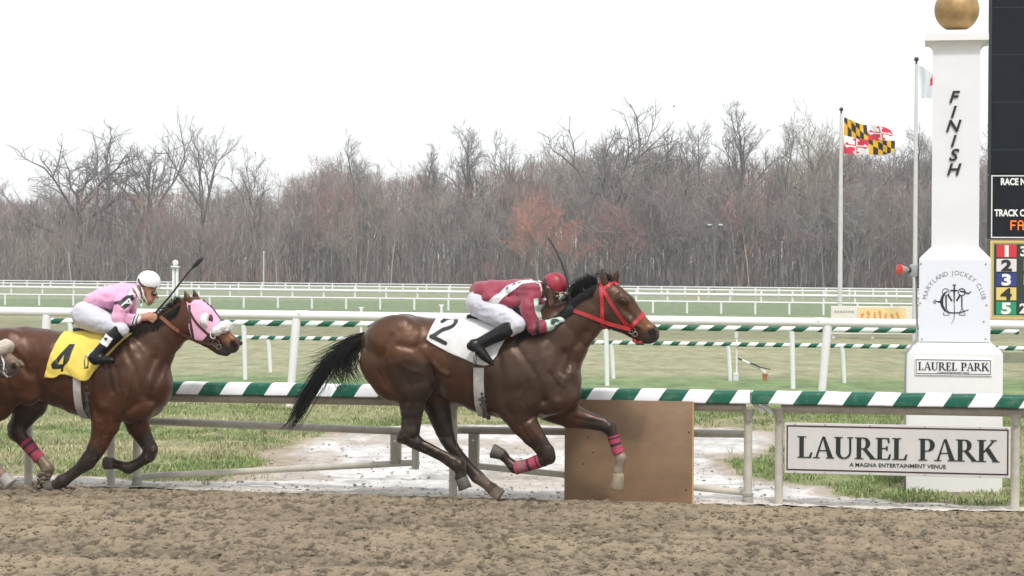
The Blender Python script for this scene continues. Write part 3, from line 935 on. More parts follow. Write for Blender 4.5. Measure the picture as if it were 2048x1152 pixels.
# ------------------------------------------------------------------ large name board between two posts
M_panel = mat('sign_panel', (0.60, 0.585, 0.57), 0.45, noise_s=5, noise_a=0.06)
def build_sign():
    off = -0.075
    P = lambda u, v: rp(u, v, off)
    bl, tr = P(1569, 946), P(2021.5, 854)
    base = Vector(((bl.x+tr.x)/2, off, 0))
    t = Thing('name_board', 'long white board lettered LAUREL PARK hung between two rail posts', 'sign', RF, base)
    z0, z1 = bl.z, tr.z
    x0, x1 = bl.x, tr.x
    m_ = MB(); m_.bbox((x0, off, z0), (x1, off+0.025, z1), 0.004)
    t.part('panel', m_, M_panel)
    # border: maroon line
    w = 0.012; yf = off-0.003
    bx0, bx1, bz0, bz1 = P(1573, 900).x, P(2017, 900).x, z0+0.027, z1-0.022
    m_ = MB()
    m_.box((bx0, yf, bz0), (bx1, off+0.002, bz0+w)); m_.box((bx0, yf, bz1-w), (bx1, off+0.002, bz1))
    m_.box((bx0, yf, bz0+w), (bx0+w, off+0.002, bz1-w)); m_.box((bx1-w, yf, bz0+w), (bx1, off+0.002, bz1-w))
    t.part('border', m_, mat('maroon_print', (0.035, 0.008, 0.012), 0.5))
    # lettering
    lx0, lx1 = P(1594, 900).x, P(1995, 900).x
    h = P(1600, 875).z - P(1600, 918).z
    s = 'LAUREL PARK'
    wid = serif_width(s)*h
    cxp = lx0; xs_ = (lx1-lx0)/wid
    for q in s:
        m_ = MB(); nx_ = serif_mb(m_, q, cxp, P(1790, 919.5).z, h, off-0.004, off+0.002, xs=xs_)
        if q != ' ': t.part('letter', m_, mat('green_black_print', (0.010, 0.016, 0.014), 0.5))
        cxp = nx_
    m_ = MB()
    cx = P(1795, 930)
    sz = 0.048
    text_mb(m_, 'A MAGNA ENTERTAINMENT VENUE', sz, lambda a, b: (cx.x + a*1.08, P(1795, 935).z + b), off-0.004, off+0.002, bold=0.012, align='CENTER')
    t.part('small_lettering', m_, M_black, kind='stuff')
    for u in (1590, 1650, 1740, 1850, 1960, 2012):
        for zz in (z0+0.012, z1-0.011):
            m_ = MB(); q = P(u, 900); m_.lathe([(0.007, 0), (0.006, -0.004), (0.002, -0.005)], (q.x, off-0.001, zz), 8, axis='y')
            t.part('screw', m_, M_steel)
build_sign()

# ------------------------------------------------------------------ finish post
def build_finish():
    g0 = ground(1908, 994)
    fr = Frame(g0, YAW)
    P = lambda u, v, o=0.0: fr.pt(u, v, o)
    t = Thing('finish_post', 'tall stepped white finish post topped by a gold ball', 'finish post', fr)
    X = lambda u, v: P(u, v).x
    Zc = lambda v: P(1908, v).z
    M = mat('post_white', (0.80, 0.795, 0.785), 0.45, noise_s=2.5, noise_a=0.05)
    M2 = mat('post_shaft_white', (0.77, 0.77, 0.80), 0.4, noise_s=2.0, noise_a=0.05)
    # the face is at y=0, the block behind it
    def frus(m_, w0, z0, w1, z1, c, dep=0.45):
        d0, d1 = w0, w1
        yc = 0.45
        vs = []
        for w, z in ((w0, z0), (w1, z1)):
            vs += [(c-w/2, yc-w/2, z), (c+w/2, yc-w/2, z), (c+w/2, yc+w/2, z), (c-w/2, yc+w/2, z)]
        m_.add(vs, [(3,2,1,0),(4,5,6,7),(0,1,5,4),(1,2,6,5),(2,3,7,6),(3,0,4,7)])
    c = X(1908, 800)
    wb = X(2005, 800)-X(1811, 800); wm = X(1980, 600)-X(1836.5, 600); ws = X(1957, 300)-X(1861, 300)
    z_b, z_bm, z_m, z_ms, z_s = Zc(708), Zc(686), Zc(517), Zc(493), Zc(95)
    yb, ym, ys_ = 0.45-wb/2, 0.45-wm/2, 0.45-ws/2
    m_ = MB(); frus(m_, wb, -0.1, wb, z_b, c); t.part('base_block', m_, M)
    m_ = MB(); frus(m_, wb, z_b+0.001, wm, z_bm, c); t.part('lower_slope', m_, M)
    m_ = MB(); frus(m_, wm, z_bm+0.001, wm, z_m, c); t.part('middle_block', m_, M)
    m_ = MB(); frus(m_, wm, z_m+0.001, ws, z_ms, c); t.part('upper_slope', m_, M)
    m_ = MB(); frus(m_, ws, z_ms+0.001, ws, z_s, c); t.part('shaft', m_, M2)
    # cap: cove then flat slab then a low mound
    m_ = MB()
    wc = X(1973, 80)-X(1843.5, 80)
    for i in range(5):
        a0, a1 = i/5*math.pi/2, (i+1)/5*math.pi/2
        w0 = ws + (wc*0.97-ws)*(1-math.cos(a0)); w1 = ws + (wc*0.97-ws)*(1-math.cos(a1))
        z0 = z_s + 0.001 + (Zc(77)-z_s)*math.sin(a0); z1 = z_s + 0.001 + (Zc(77)-z_s)*math.sin(a1)
        frus(m_, w0, z0, w1, z1, c)
    frus(m_, wc, Zc(77)+0.001, wc, Zc(63), c)
    frus(m_, wc*0.6, Zc(63)+0.001, wc*0.42, Zc(52), c)
    t.part('cap', m_, M)
    r = 0.5*(X(1954.5, 10)-X(1862, 10))
    m_ = MB(); m_.sphere((c, 0.45, Zc(52)+r*0.97), r, 40)
    gold = mat('gold_paint', (0.42, 0.27, 0.11), 0.5, 0.25, noise_s=6, noise_a=0.3, bump=0.4, bump_s=8)
    t.part('ball', m_, gold, smooth=True)
    # letters of FINISH, one under another, slanting
    for ch, (u, v) in zip('FINISH', [(1909, 192), (1908, 222), (1908, 250), (1908, 280), (1909, 308), (1909, 337)]):
        m_ = MB()
        q0 = P(u, v, ys_)
        text_mb(m_, ch, 0.156, lambda a, b: (q0.x + a*1.05 + (b-0.06)*0.30, q0.z + b - 0.061), ys_-0.013, ys_-0.0005, bold=0.022, align='CENTER')
        t.part('letter', m_, mat('letter_black', (0.015, 0.015, 0.016), 0.45))
    # emblem panel screwed on the middle block
    pf = ym-0.012
    x0, x1 = P(1838, 600, pf).x, P(1979, 600, pf).x
    m_ = MB(); m_.bbox((x0, pf, P(1908, 684, pf).z), (x1, ym-0.0005, P(1908, 519, pf).z), 0.003)
    pan = t.part('emblem_panel', m_, mat('panel_bluewhite', (0.74, 0.77, 0.84), 0.35))
    E = lambda u, v: (P(u, v, pf).x, P(u, v, pf).z)
    m_ = MB()
    cx_, cz_ = E(1908.3, 604)
    R = P(1966, 600, pf).x - cx_ - 0.012
    s = 'MARYLAND JOCKEY CLUB'
    adv = {'M': 1.25, 'W': 1.3, 'I': 0.5, ' ': 0.55, 'J': 0.75, 'L': 0.85, 'E': 0.85, 'O': 1.1, 'C': 1.05}
    tot = sum(adv.get(q, 1.0) for q in s)
    pos = 0
    for q in s:
        a = adv.get(q, 1.0)
        if q != ' ':
            th = math.radians(176 - 172*(pos + a/2)/tot)
            tx, tz = math.cos(th), math.sin(th)
            text_mb(m_, q, 0.062, lambda aa, bb: (cx_ + tx*(R+bb) + tz*aa*0.95, cz_ + tz*(R+bb) - tx*aa*0.95), pf-0.002, pf+0.001, bold=-0.004, align='CENTER')
        pos += a
    t.part('emblem_lettering', m_, mat('grey_print', (0.16, 0.16, 0.18), 0.5), pan, kind='stuff')
    # the club monogram: crossed tack, a C and an M
    m_ = MB()
    k = (P(1950, 600, pf).x - P(1908, 600, pf).x)/42.0
    def em(px, py): return E(1830 + px/5.236, 500 + py/5.236)
    lay = [0]
    def stroke(pts, ws_):
        for i in range(len(pts)-1):
            (ax, az), (bx, bz) = em(*pts[i]), em(*pts[i+1])
            L = math.hypot(bx-ax, bz-az) or 1
            nx_, nz_ = -(bz-az)/L, (bx-ax)/L
            wa, wb_ = ws_[i]*k/5.236/2*1.0, ws_[i+1]*k/5.236/2
            lay[0] += 1
            m_.plate([(ax-nx_*wa, az-nz_*wa), (ax-nx_*wa+0*wb_, az-nz_*wa), (bx-nx_*wb_, bz-nz_*wb_), (bx+nx_*wb_, bz+nz_*wb_), (ax+nx_*wa, az+nz_*wa)][1:], pf-0.002-0.0003*(lay[0] % 11), pf+0.001)
    cpts = [(340, 432), (310, 455), (288, 490), (278, 535), (284, 580), (305, 620), (335, 648), (370, 656), (415, 658), (460, 656), (510, 645), (560, 626)]
    stroke(cpts, [10, 20, 28, 34, 28, 22, 14, 12, 12, 12, 12, 9])
    stroke([(205, 542), (235, 540), (275, 545)], [10, 14, 26])
    stroke([(190, 545), (205, 525), (222, 522)], [6, 6, 6]); stroke([(190, 545), (200, 556), (218, 558)], [6, 6, 6])
    stroke([(370, 424), (445, 424)], [16, 16]); stroke([(395, 366), (430, 366)], [10, 10])
    stroke([(411, 366), (411, 440), (411, 560)], [14, 17, 8])
    stroke([(411, 570), (414, 650), (408, 720), (382, 776)], [8, 8, 6, 3])
    stroke([(345, 468), (388, 535)], [20, 18]); stroke([(474, 470), (435, 532)], [20, 18])
    stroke([(325, 470), (326, 610)], [17, 15]); stroke([(490, 480), (491, 605)], [15, 13])
    stroke([(470, 428), (520, 440), (560, 458), (588, 432)], [14, 16, 14, 8])
    def ring(cx0, cy0, rr, w_, a0=0, a1=360):
        st = [(cx0+rr*math.cos(math.radians(a)), cy0+rr*math.sin(math.radians(a))) for a in range(a0, a1+1, 30)]
        stroke(st, [w_]*len(st))
    ring(322, 440, 36, 7, 120, 420); ring(490, 440, 37, 10)
    for cx0 in (328, 495):
        stroke([(cx0-28, 655), (cx0-28, 682), (cx0+28, 682), (cx0+28, 655)], [6, 6, 6, 6]); stroke([(cx0-22, 645), (cx0, 610), (cx0+22, 645)], [6, 7, 6])
    t.part('emblem', m_, mat('emblem_black', (0.016, 0.017, 0.028), 0.5), pan)
    for (u, v) in [(1842, 527.5), (1971.5, 528), (1840.5, 606), (1973, 610), (1844, 678), (1971, 678), (1967.5, 643)]:
        ex, ez = E(u, v); m_ = MB(); m_.lathe([(0.009, 0), (0.008, -0.005), (0.003, -0.006)], (ex, pf, ez), 8, axis='y'); t.part('screw', m_, M_steel, pan)
    # small name plate on the base block
    pf2 = yb-0.014
    x0, x1 = P(1829, 740, pf2).x, P(1984, 740, pf2).x
    z0, z1 = P(1908, 751, pf2).z, P(1908, 717, pf2).z
    m_ = MB(); m_.bbox((x0, pf2, z0), (x1, yb-0.0005, z1), 0.003)
    pl = t.part('name_plate', m_, mat('plate_white', (0.78, 0.78, 0.79), 0.4))
    m_ = MB(); w = 0.006
    m_.box((x0+.012, pf2-.002, z0+.012), (x1-.012, pf2+.001, z0+.012+w)); m_.box((x0+.012, pf2-.002, z1-.012-w), (x1-.012, pf2+.001, z1-.012))
    m_.box((x0+.012, pf2-.002, z0+.012+w), (x0+.012+w, pf2+.001, z1-.012-w)); m_.box((x1-.012-w, pf2-.002, z0+.012+w), (x1-.012, pf2+.001, z1-.012-w))
    t.part('plate_border', m_, M_dark, pl)
    h = P(1908, 724, pf2).z - P(1908, 740, pf2).z
    lx0, lx1 = P(1836, 740, pf2).x, P(1977, 740, pf2).x
    m_ = MB(); serif_mb(m_, 'LAUREL PARK', lx0, P(1908, 741, pf2).z, h, pf2-0.003, pf2+0.001, xs=(lx1-lx0)/(serif_width('LAUREL PARK')*h))
    text_mb(m_, 'A MAGNA ENTERTAINMENT VENUE', 0.018, lambda a, b: ((x0+x1)/2 + a, P(1908, 746.5, pf2).z + b), pf2-0.003, pf2+0.001, align='CENTER')
    t.part('plate_lettering', m_, M_black, pl, kind='stuff')
    # cable down the left side, and its fixing
    m_ = MB()
    pts = [P(1832.5, 548, ym+0.1), P(1833, 600, ym+0.1), P(1834, 650, ym+0.05), P(1833, 676, ym-0.01), P(1822, 693, yb+0.02), P(1811.5, 706, yb-0.012), P(1810.5, 760, yb-0.012), P(1810, 900, yb-0.012), P(1810, 985, yb-0.012)]
    m_.tube(pts, 0.010, 8)
    t.part('cable', m_, mat('grey_cable', (0.25, 0.25, 0.26), 0.5), smooth=True)
    # loud red and silver lamp horn on the left edge
    th = Thing('signal_horn', 'small red rimmed silver horn lamp clamped to the left side of the finish post', 'lamp', fr, P(1829, 540, ym+0.1))
    q = P(1829, 540, ym+0.1); s_ = fr.scale(1829, 540, ym)
    m_ = MB(); m_.bbox((q.x-0.045, q.y-0.05, q.z-0.065), (q.x+0.034, q.y+0.05, q.z+0.055), 0.012); th.part('bracket_box', m_, mat('grey_box', (0.33, 0.35, 0.36), 0.5), smooth=40)
    a = P(1820, 540, ym+0.06)
    b = P(1797, 538.5, ym-0.02)
    m_ = MB(); dv = (b-a)
    m_.tube([a, a+dv*0.15], 0.026, 12); th.part('neck', m_, M_dark, smooth=40)
    m_ = MB(); m_.tube([a+dv*0.15, a+dv*0.45, a+dv*0.85], [0.020, 0.032, 0.046], 20); th.part('bell', m_, M_steel, smooth=40)
    m_ = MB(); m_.tube([a+dv*0.85, a+dv*0.97, a+dv*1.0], [0.047, 0.051, 0.036], 20); th.part('lens', m_, mat('red_lens', (0.62, 0.03, 0.025), 0.25, coat=0.3), smooth=40)
    return fr
FIN = build_finish()
# ------------------------------------------------------------------ horses
def offset_frame(off, u):
    b = RF.pt(u, 995, off)
    return Frame(RF.world(Vector((b.x, off, 0))), YAW)

class Px:
    """turns sight positions on a vertical plane into points of that plane's frame"""
    def __init__(self, fr, warp=None):
        self.fr = fr; self.warp = warp or (lambda u, v: (u, v))
        self.s0 = fr.scale(*self.warp(1000, 800) if False else (1000, 800))
    def p(self, u, v, off=0.0):
        u, v = self.warp(u, v)
        return self.fr.pt(u, v, off)
    def r(self, r, u, v, off=0.0):
        u, v = self.warp(u, v)
        return r / self.fr.scale(u, v, off)
    def ch(self, pts, off=0.0):
        out = []
        for q in pts:
            o = q[3] if len(q) > 3 else off
            out.append((self.p(q[0], q[1], o), self.r(q[2], q[0], q[1], o)))
        return out

def flip(pts): return [((p[0], -p[1], p[2]), r) for p, r in pts]

def groove(B, pts, w, amp, side=-1, ymin=0.04):
    """press (amp>0) or raise (amp<0) a line drawn in the x-z plane into one flank"""
    i, j, k = np.nonzero(np.abs(B.D) < 0.05)
    x, y, z = B.ax[0][i], B.ax[1][j], B.ax[2][k]
    d = np.full(len(x), 1e9, np.float32)
    for a, b in zip(pts[:-1], pts[1:]):
        ax_, az = a[0], a[2]; bx, bz = b[0]-a[0], b[2]-a[2]
        L = bx*bx+bz*bz+1e-9
        t = np.clip(((x-ax_)*bx+(z-az)*bz)/L, 0, 1)
        d = np.minimum(d, (x-ax_-t*bx)**2+(z-az-t*bz)**2)
    g = amp*np.exp(-d/(w*w))
    msk = sstep(ymin*0.3, ymin, y*side) if side else 1.0
    B.D[i, j, k] += g*msk

M_coat = {}
def coat_mat(name, rough=0.36, coat=0.04):
    mt = mat_attr(name, 'col', rough, 0.50, tint=(1.0, 0.72, 0.58), noise_s=5.5, noise_a=0.26, bump=0.22, bump_s=130, stretch=(0.5, 1, 1), coat=coat)
    mt.node_tree.nodes['Principled BSDF'].inputs['Coat Roughness'].default_value = 0.30
    return mt
M_hoof = mat('hoof_horn', (0.34, 0.27, 0.19), 0.6, noise_s=14, noise_a=0.35)
M_hoofd = mat('hoof_dark', (0.10, 0.09, 0.08), 0.6, noise_s=14, noise_a=0.3)
M_hair = mat('black_hair', (0.011, 0.011, 0.012), 0.6, spec=0.25, noise_s=30, noise_a=0.5)
M_eye = mat('horse_eye', (0.010, 0.006, 0.004), 0.08, spec=0.7)

def add_hooves(t, px, hooves):
    for (cu, cv, tu, tv, r0, r1, off, mm) in hooves:
        a, b = px.p(cu, cv, off), px.p(tu, tv, off)
        R0, R1 = px.r(r0, cu, cv, off), px.r(r1, tu, tv, off)
        d = b-a
        m_ = MB()
        m_.tube([a, a+d*0.08, a+d*0.5, a+d*0.92, b], [R0*0.92, R0*1.06, (R0+R1)/2, R1, R1*0.86], 18, flat=0.9, ref=(0, 1, 0))
        t.part('hoof', m_, mm, smooth=50)

def hair(px, roots, name, t, mt, base, spread=None):
    """roots: list of (polyline of frame points, r0)"""
    m_ = MB()
    for pts, r0 in roots:
        n = len(pts)
        m_.tube(pts, [r0*(1-0.85*(i/(n-1))**1.5) for i in range(n)], 3, cap=False)
    return t.part(name, m_, mt, smooth=True)

def bez(P, n):
    """smooth curve through list of vectors (Catmull-Rom)"""
    out = []
    P = [P[0]*2-P[1]] + P + [P[-1]*2-P[-2]]
    segs = len(P)-3
    for i in range(n):
        s = i/(n-1)*segs; k = min(int(s), segs-1); f = s-k
        a, b, c, d = P[k:k+4]
        out.append(0.5*((2*b)+(c-a)*f+(2*a-5*b+4*c-d)*f*f+(3*b-a-3*c+d)*f**3))
    return out

def make_horse(fr, px, name_label, spec, group):
    base = spec['base']
    t = Thing('racehorse', name_label, 'horse', fr, base, group)
    S = spec['scale']
    xs = [px.p(u, 800).x for u in spec['urange']]
    zs = [px.p(600, v).z for v in spec['vrange']]
    B = Body((xs[0], -0.46, min(zs)), (xs[1], 0.46, max(zs)), 0.0115)
    for c in spec['chains']:
        pts = px.ch(c['pts'], c.get('off', 0.0))
        kk = dict(ysc=c.get('ysc', 1.0), k=c.get('k', 0.03), op=c.get('op', 'u'), name=c.get('name'))
        B.chain(pts, **kk)
        if c.get('both'): B.chain(flip(pts), **kk)
    for gq in spec['grooves']:
        pts = [px.p(u, v, -0.15) for u, v in gq['pts']]
        w = gq['w']/S
        for sd in gq.get('sides', (-1, 1)):
            groove(B, pts, w, gq['amp']*1.35, sd, gq.get('ymin', 0.04))
    B.wrinkle(0.0030, 16, 16, 11, 5, 2)
    B.wrinkle(0.006, 4.5, 4.5, 4.5, 15, 2)
    V, Q = B.mesh(1)
    # coat colour
    x, y, z = V[:, 0], V[:, 1], V[:, 2]
    P = (x, y, z)
    col = np.tile(np.array(spec['coat']), (len(V), 1))
    nz = fbm(x*2.2, y*2.2, z*2.2, 3, 8)[:, None]
    col = col*(1+0.14*nz)
    for (pts, off, both, c, reach, amt) in spec['patches']:
        chs = [px.ch(pts, off)]
        if both: chs.append(flip(chs[0]))
        for q in chs:
            d = Body.chain_d(P, dict(pts=[(tuple(a), b) for a, b in q], ysc=1.0, y0=0.0))
            w = (1-sstep(-0.005, reach, d + 0.02*nz[:, 0]))[:, None]*amt
            col = col*(1-w) + np.array(c)*w
    spk = sstep(0.50, 0.85, fbm(x*34, y*34, z*34, 2, 19))*sstep(0.95, 0.25, z)*0.40      # dried splashes of track dirt
    film = sstep(0.45, 0.0, z)*0.10
    w = np.clip(spk+film, 0, 1)[:, None]
    col = col*(1-w) + np.array(DUST)*w
    me = body_mesh('body', V, Q, spec['mat'], base, {'col': np.clip(col, 0.004, 1)})
    t.link('body', me)
    bv = bvh_of(V, Q)
    add_hooves(t, px, spec['hooves'])
    # eyes
    for sd in (-1, 1):
        u, v = spec['eye']
        p = px.p(u, v, sd*0.05)
        hit = bv.ray_cast(Vector((p.x, sd*0.5, p.z)), Vector((0, -sd, 0)))
        if hit[0]:
            m_ = MB(); m_.sphere(hit[0] + Vector((0, -sd*0.010, 0)), (0.021, 0.020, 0.018), 16)
            t.part('eye', m_, M_eye, smooth=True)
    for sd in (-1, 1):
        u, v = spec['nostril']
        p, n = surf(bv, px.p(u, v, -0.05), 0.001, sd)
        m_ = MB(); m_.sphere((0, 0, 0), (0.017, 0.007, 0.026), 14)
        R_ = Matrix.Rotation(-0.5, 3, 'Y')
        m_.v = [tuple(R_ @ Vector(q) + p) for q in m_.v]
        t.part('nostril', m_, mat('nostril_dark', (0.006, 0.005, 0.005), 0.6, spec=0.2), smooth=True)
    return t, bv, (V, Q)

def surf(bv, p, off, side=-1, miss=None):
    """point on the flank seen from the side at p.x, p.z, lifted by off"""
    h = bv.ray_cast(Vector((p.x, side*0.8, p.z)), Vector((0, -side, 0)))
    if h[0] is None:
        h = bv.find_nearest(Vector((p.x, side*0.05, p.z)))
        n = Vector(h[1])
        return Vector(h[0]) + n*off, n
    n = Vector(h[1])
    if n.y*side < 0: n = -n
    return Vector(h[0]) + Vector((n.x*0.6, n.y, n.z*0.6)).normalized()*off, n

def strap_pts(m_, pts, nrm, w, th, mi=0):
    """flat strap along pts with surface normals"""
    n = len(pts); vs = []
    for i in range(n):
        tn = (pts[min(i+1, n-1)]-pts[max(i-1, 0)]).normalized()
        sdv = tn.cross(nrm[i]).normalized()*(w[i] if hasattr(w, '__len__') else w)*0.5
        up = nrm[i].normalized()*th
        p = pts[i]
        vs += [p-sdv-up*0.5, p+sdv-up*0.5, p+sdv+up*0.5, p-sdv+up*0.5]
    fs = []
    for i in range(n-1):
        for k in range(4):
            k2 = (k+1) % 4
            fs.append((i*4+k, i*4+k2, (i+1)*4+k2, (i+1)*4+k))
    fs += [(3, 2, 1, 0), tuple((n-1)*4+k for k in range(4))]
    m_.add(vs, fs, mi)

def strap(m_, px, bv, poly, wpx, th=0.006, lift=0.006, both=True, mi=0, n=None, offs=None):
    pts2 = bez([Vector((u, v, 0)) for u, v in poly], n or (4*len(poly)))
    for sd in ((-1, 1) if both else (-1,)):
        pts, nn = [], []
        for q in pts2:
            p = px.p(q.x, q.y, -0.09)
            s, nr = surf(bv, p, lift, sd)
            pts.append(s); nn.append(nr)
        # calm the normals
        nn = [sum((nn[max(0, min(len(nn)-1, i+d))] for d in (-1, 0, 1)), Vector()) for i in range(len(nn))]
        strap_pts(m_, pts, nn, px.r(wpx, poly[0][0], poly[0][1]), th, mi)

def cross_strap(m_, px, bv, near_uv, wpx, th=0.006, lift=0.007, mi=0, arc=14, under=False):
    """a strap over (or under) the nose or brow from the near point to its mirror, hugging the head"""
    p = px.p(near_uv[0], near_uv[1], -0.05); q = px.p(near_uv[2], near_uv[3], 0)    # side point, and the middle of the strap on the ridge
    a, _ = surf(bv, p, lift, -1)
    c = Vector((p.x + (p.x-q.x)*0.2, 0, p.z + (p.z-q.z)*0.2))
    pts, nn = [], []
    ax1 = (q - c); ax1.y = 0
    for i in range(arc+1):
        th_ = -1.0 + 2.0*i/arc
        ang = th_*math.atan2(abs(a.y), (p-c).length*math.copysign(1, (p-c).dot(ax1)) if (p-c).length > 1e-4 else 1e-4) if False else th_*math.pi/2
        d = ax1.normalized()*math.cos(ang) + Vector((0, math.sin(ang), 0))
        o = c + d*0.5
        h = bv.ray_cast(o, -d)
        if h[0] is None: continue
        pts.append(Vector(h[0]) + d*lift); nn.append(d)
    if len(pts) > 2: strap_pts(m_, pts, nn, px.r(wpx, near_uv[0], near_uv[1]), th, mi)

def girth(m_, px, bv, u, v0, v1, wpx, lift=0.012, mi=0, a0=-150, a1=150, lean=0.0):
    """a band round the barrel in a plane across the horse: angles from the belly bottom"""
    pt, pb = px.p(u, v0), px.p(u+lean, v1)
    pts, nn = [], []
    c = (pt+pb)/2; ax_ = (pt-pb).normalized()
    for i in range(49):
        a = math.radians(a0 + (a1-a0)*i/48)
        d = -ax_*math.cos(a) + Vector((0, math.sin(a), 0))
        h = bv.ray_cast(c, d)
        if h[0] is None: continue
        pts.append(Vector(h[0]) + d*lift); nn.append(d)
    strap_pts(m_, pts, nn, px.r(wpx, u, v0), 0.008, mi)

def coons(T, Bc, s, j):
    a = bez([Vector((u, v, 0)) for u, v in T], 41); b = bez([Vector((u, v, 0)) for u, v in Bc], 41)
    i = min(int(s*40), 39); f = s*40-i
    return (a[i]*(1-f)+a[i+1]*f)*(1-j) + (b[i]*(1-f)+b[i+1]*f)*j

def saddle_cloth(name, label, px, bv, fr, T, Bc, col, ns=70, nj=36, wr=0.006, seed=1):
    A = bez([Vector((u, v, 0)) for u, v in T], ns+1); Bp = bez([Vector((u, v, 0)) for u, v in Bc], ns+1)
    rows = []
    for i in range(ns+1):
        near = []
        for j in range(nj+1):
            q = A[i].lerp(Bp[i], j/nj)
            p = px.p(q.x, q.y, -0.2)
            s, n = surf(bv, p, 0.016, -1)
            near.append(s)
        # a hanging cloth does not follow hollows: keep the depth moving outward going down
        for j in range(1, nj+1):
            if near[j].y > near[j-1].y - 0.0: near[j].y = near[j-1].y*0.5+near[j].y*0.5 if near[j].y < near[j-1].y+0.02 else near[j-1].y
        rows.append(near)
    V = np.array([[tuple(p) for p in r] for r in rows])       # i, j, 3
    for _ in range(3):
        V[1:-1, 1:-1] = 0.5*V[1:-1, 1:-1] + 0.125*(V[:-2, 1:-1]+V[2:, 1:-1]+V[1:-1, :-2]+V[1:-1, 2:])
    fold = np.abs(fbm(V[..., 0]*9+V[..., 2]*5, V[..., 2]*4, 0, 3, seed))
    w = np.linspace(0, 1, nj+1)[None, :]**0.6
    V[..., 1] -= wr*fold*w + 0.004*np.sin(np.linspace(0, 22, ns+1))[:, None]*w**3
    far = V.copy(); far[..., 1] *= -1
    full = np.concatenate([V[:, ::-1], far], 1)
    n2 = full.shape[1]
    F = grid_faces(ns+1, n2)
    base = fr.local(fr.world((full[:, :, 0].mean(), 0, full[:, nj, 2].mean())))
    t = Thing(name, label, 'saddle cloth', fr, base)
    me = mesh_np('cloth', full.reshape(-1, 3)-np.array(base), F, np.full(len(F), 4), col, None, True)
    o = t.link('cloth', me)
    md = o.modifiers.new('thick', 'SOLIDIFY'); md.thickness = 0.005; md.offset = 1
    bvc = BVHTree.FromPolygons([tuple(p) for p in full.reshape(-1, 3)], [tuple(int(i) for i in f) for f in F])
    return t, bvc

def decal(t, name, px, bv, inside, u0, v0, u1, v1, mt, lift=0.008, step=0.9, parent=None, off=-0.25):
    """flat print lying on a surface: small cells of the surface inside a drawn outline"""
    nu, nv = int((u1-u0)/step)+1, int((v1-v0)/step)+1
    pt = {}
    m_ = MB()
    vs, fs = [], []
    def vert(i, j):
        if (i, j) not in pt:
            p = px.p(u0+i*step, v0+j*step, off)
            h = bv.ray_cast(Vector((p.x, -1.0, p.z)), Vector((0, 1, 0)))
            if h[0] is None: pt[(i, j)] = -1
            else:
                pt[(i, j)] = len(vs); n = Vector(h[1])
                if n.y > 0: n = -n
                vs.append(Vector(h[0]) + Vector((0, -1, 0))*lift*0.8 + n*lift*0.4)
        return pt[(i, j)]
    for i in range(nu):
        for j in range(nv):
            if inside(u0+(i+.5)*step, v0+(j+.5)*step):
                q = [vert(i, j), vert(i, j+1), vert(i+1, j+1), vert(i+1, j)]
                if min(q) >= 0: fs.append(tuple(q))
    if not fs: return None
    m_.add(vs, fs)
    return t.part(name, m_, mt, parent, smooth=True)

def in_poly(poly):
    def f(u, v):
        c = False; n = len(poly)
        for i in range(n):
            a, b = poly[i], poly[(i+1) % n]
            if (a[1] > v) != (b[1] > v) and u < a[0]+(v-a[1])/(b[1]-a[1])*(b[0]-a[0]): c = not c
        return c
    return f
def near_line(paths, w):
    def f(u, v):
        for pts in paths:
            for a, b in zip(pts[:-1], pts[1:]):
                bx, by = b[0]-a[0], b[1]-a[1]; L = bx*bx+by*by+1e-9
                t = max(0, min(1, ((u-a[0])*bx+(v-a[1])*by)/L))
                if math.hypot(u-a[0]-t*bx, v-a[1]-t*by) < w: return True
        return False
    return f

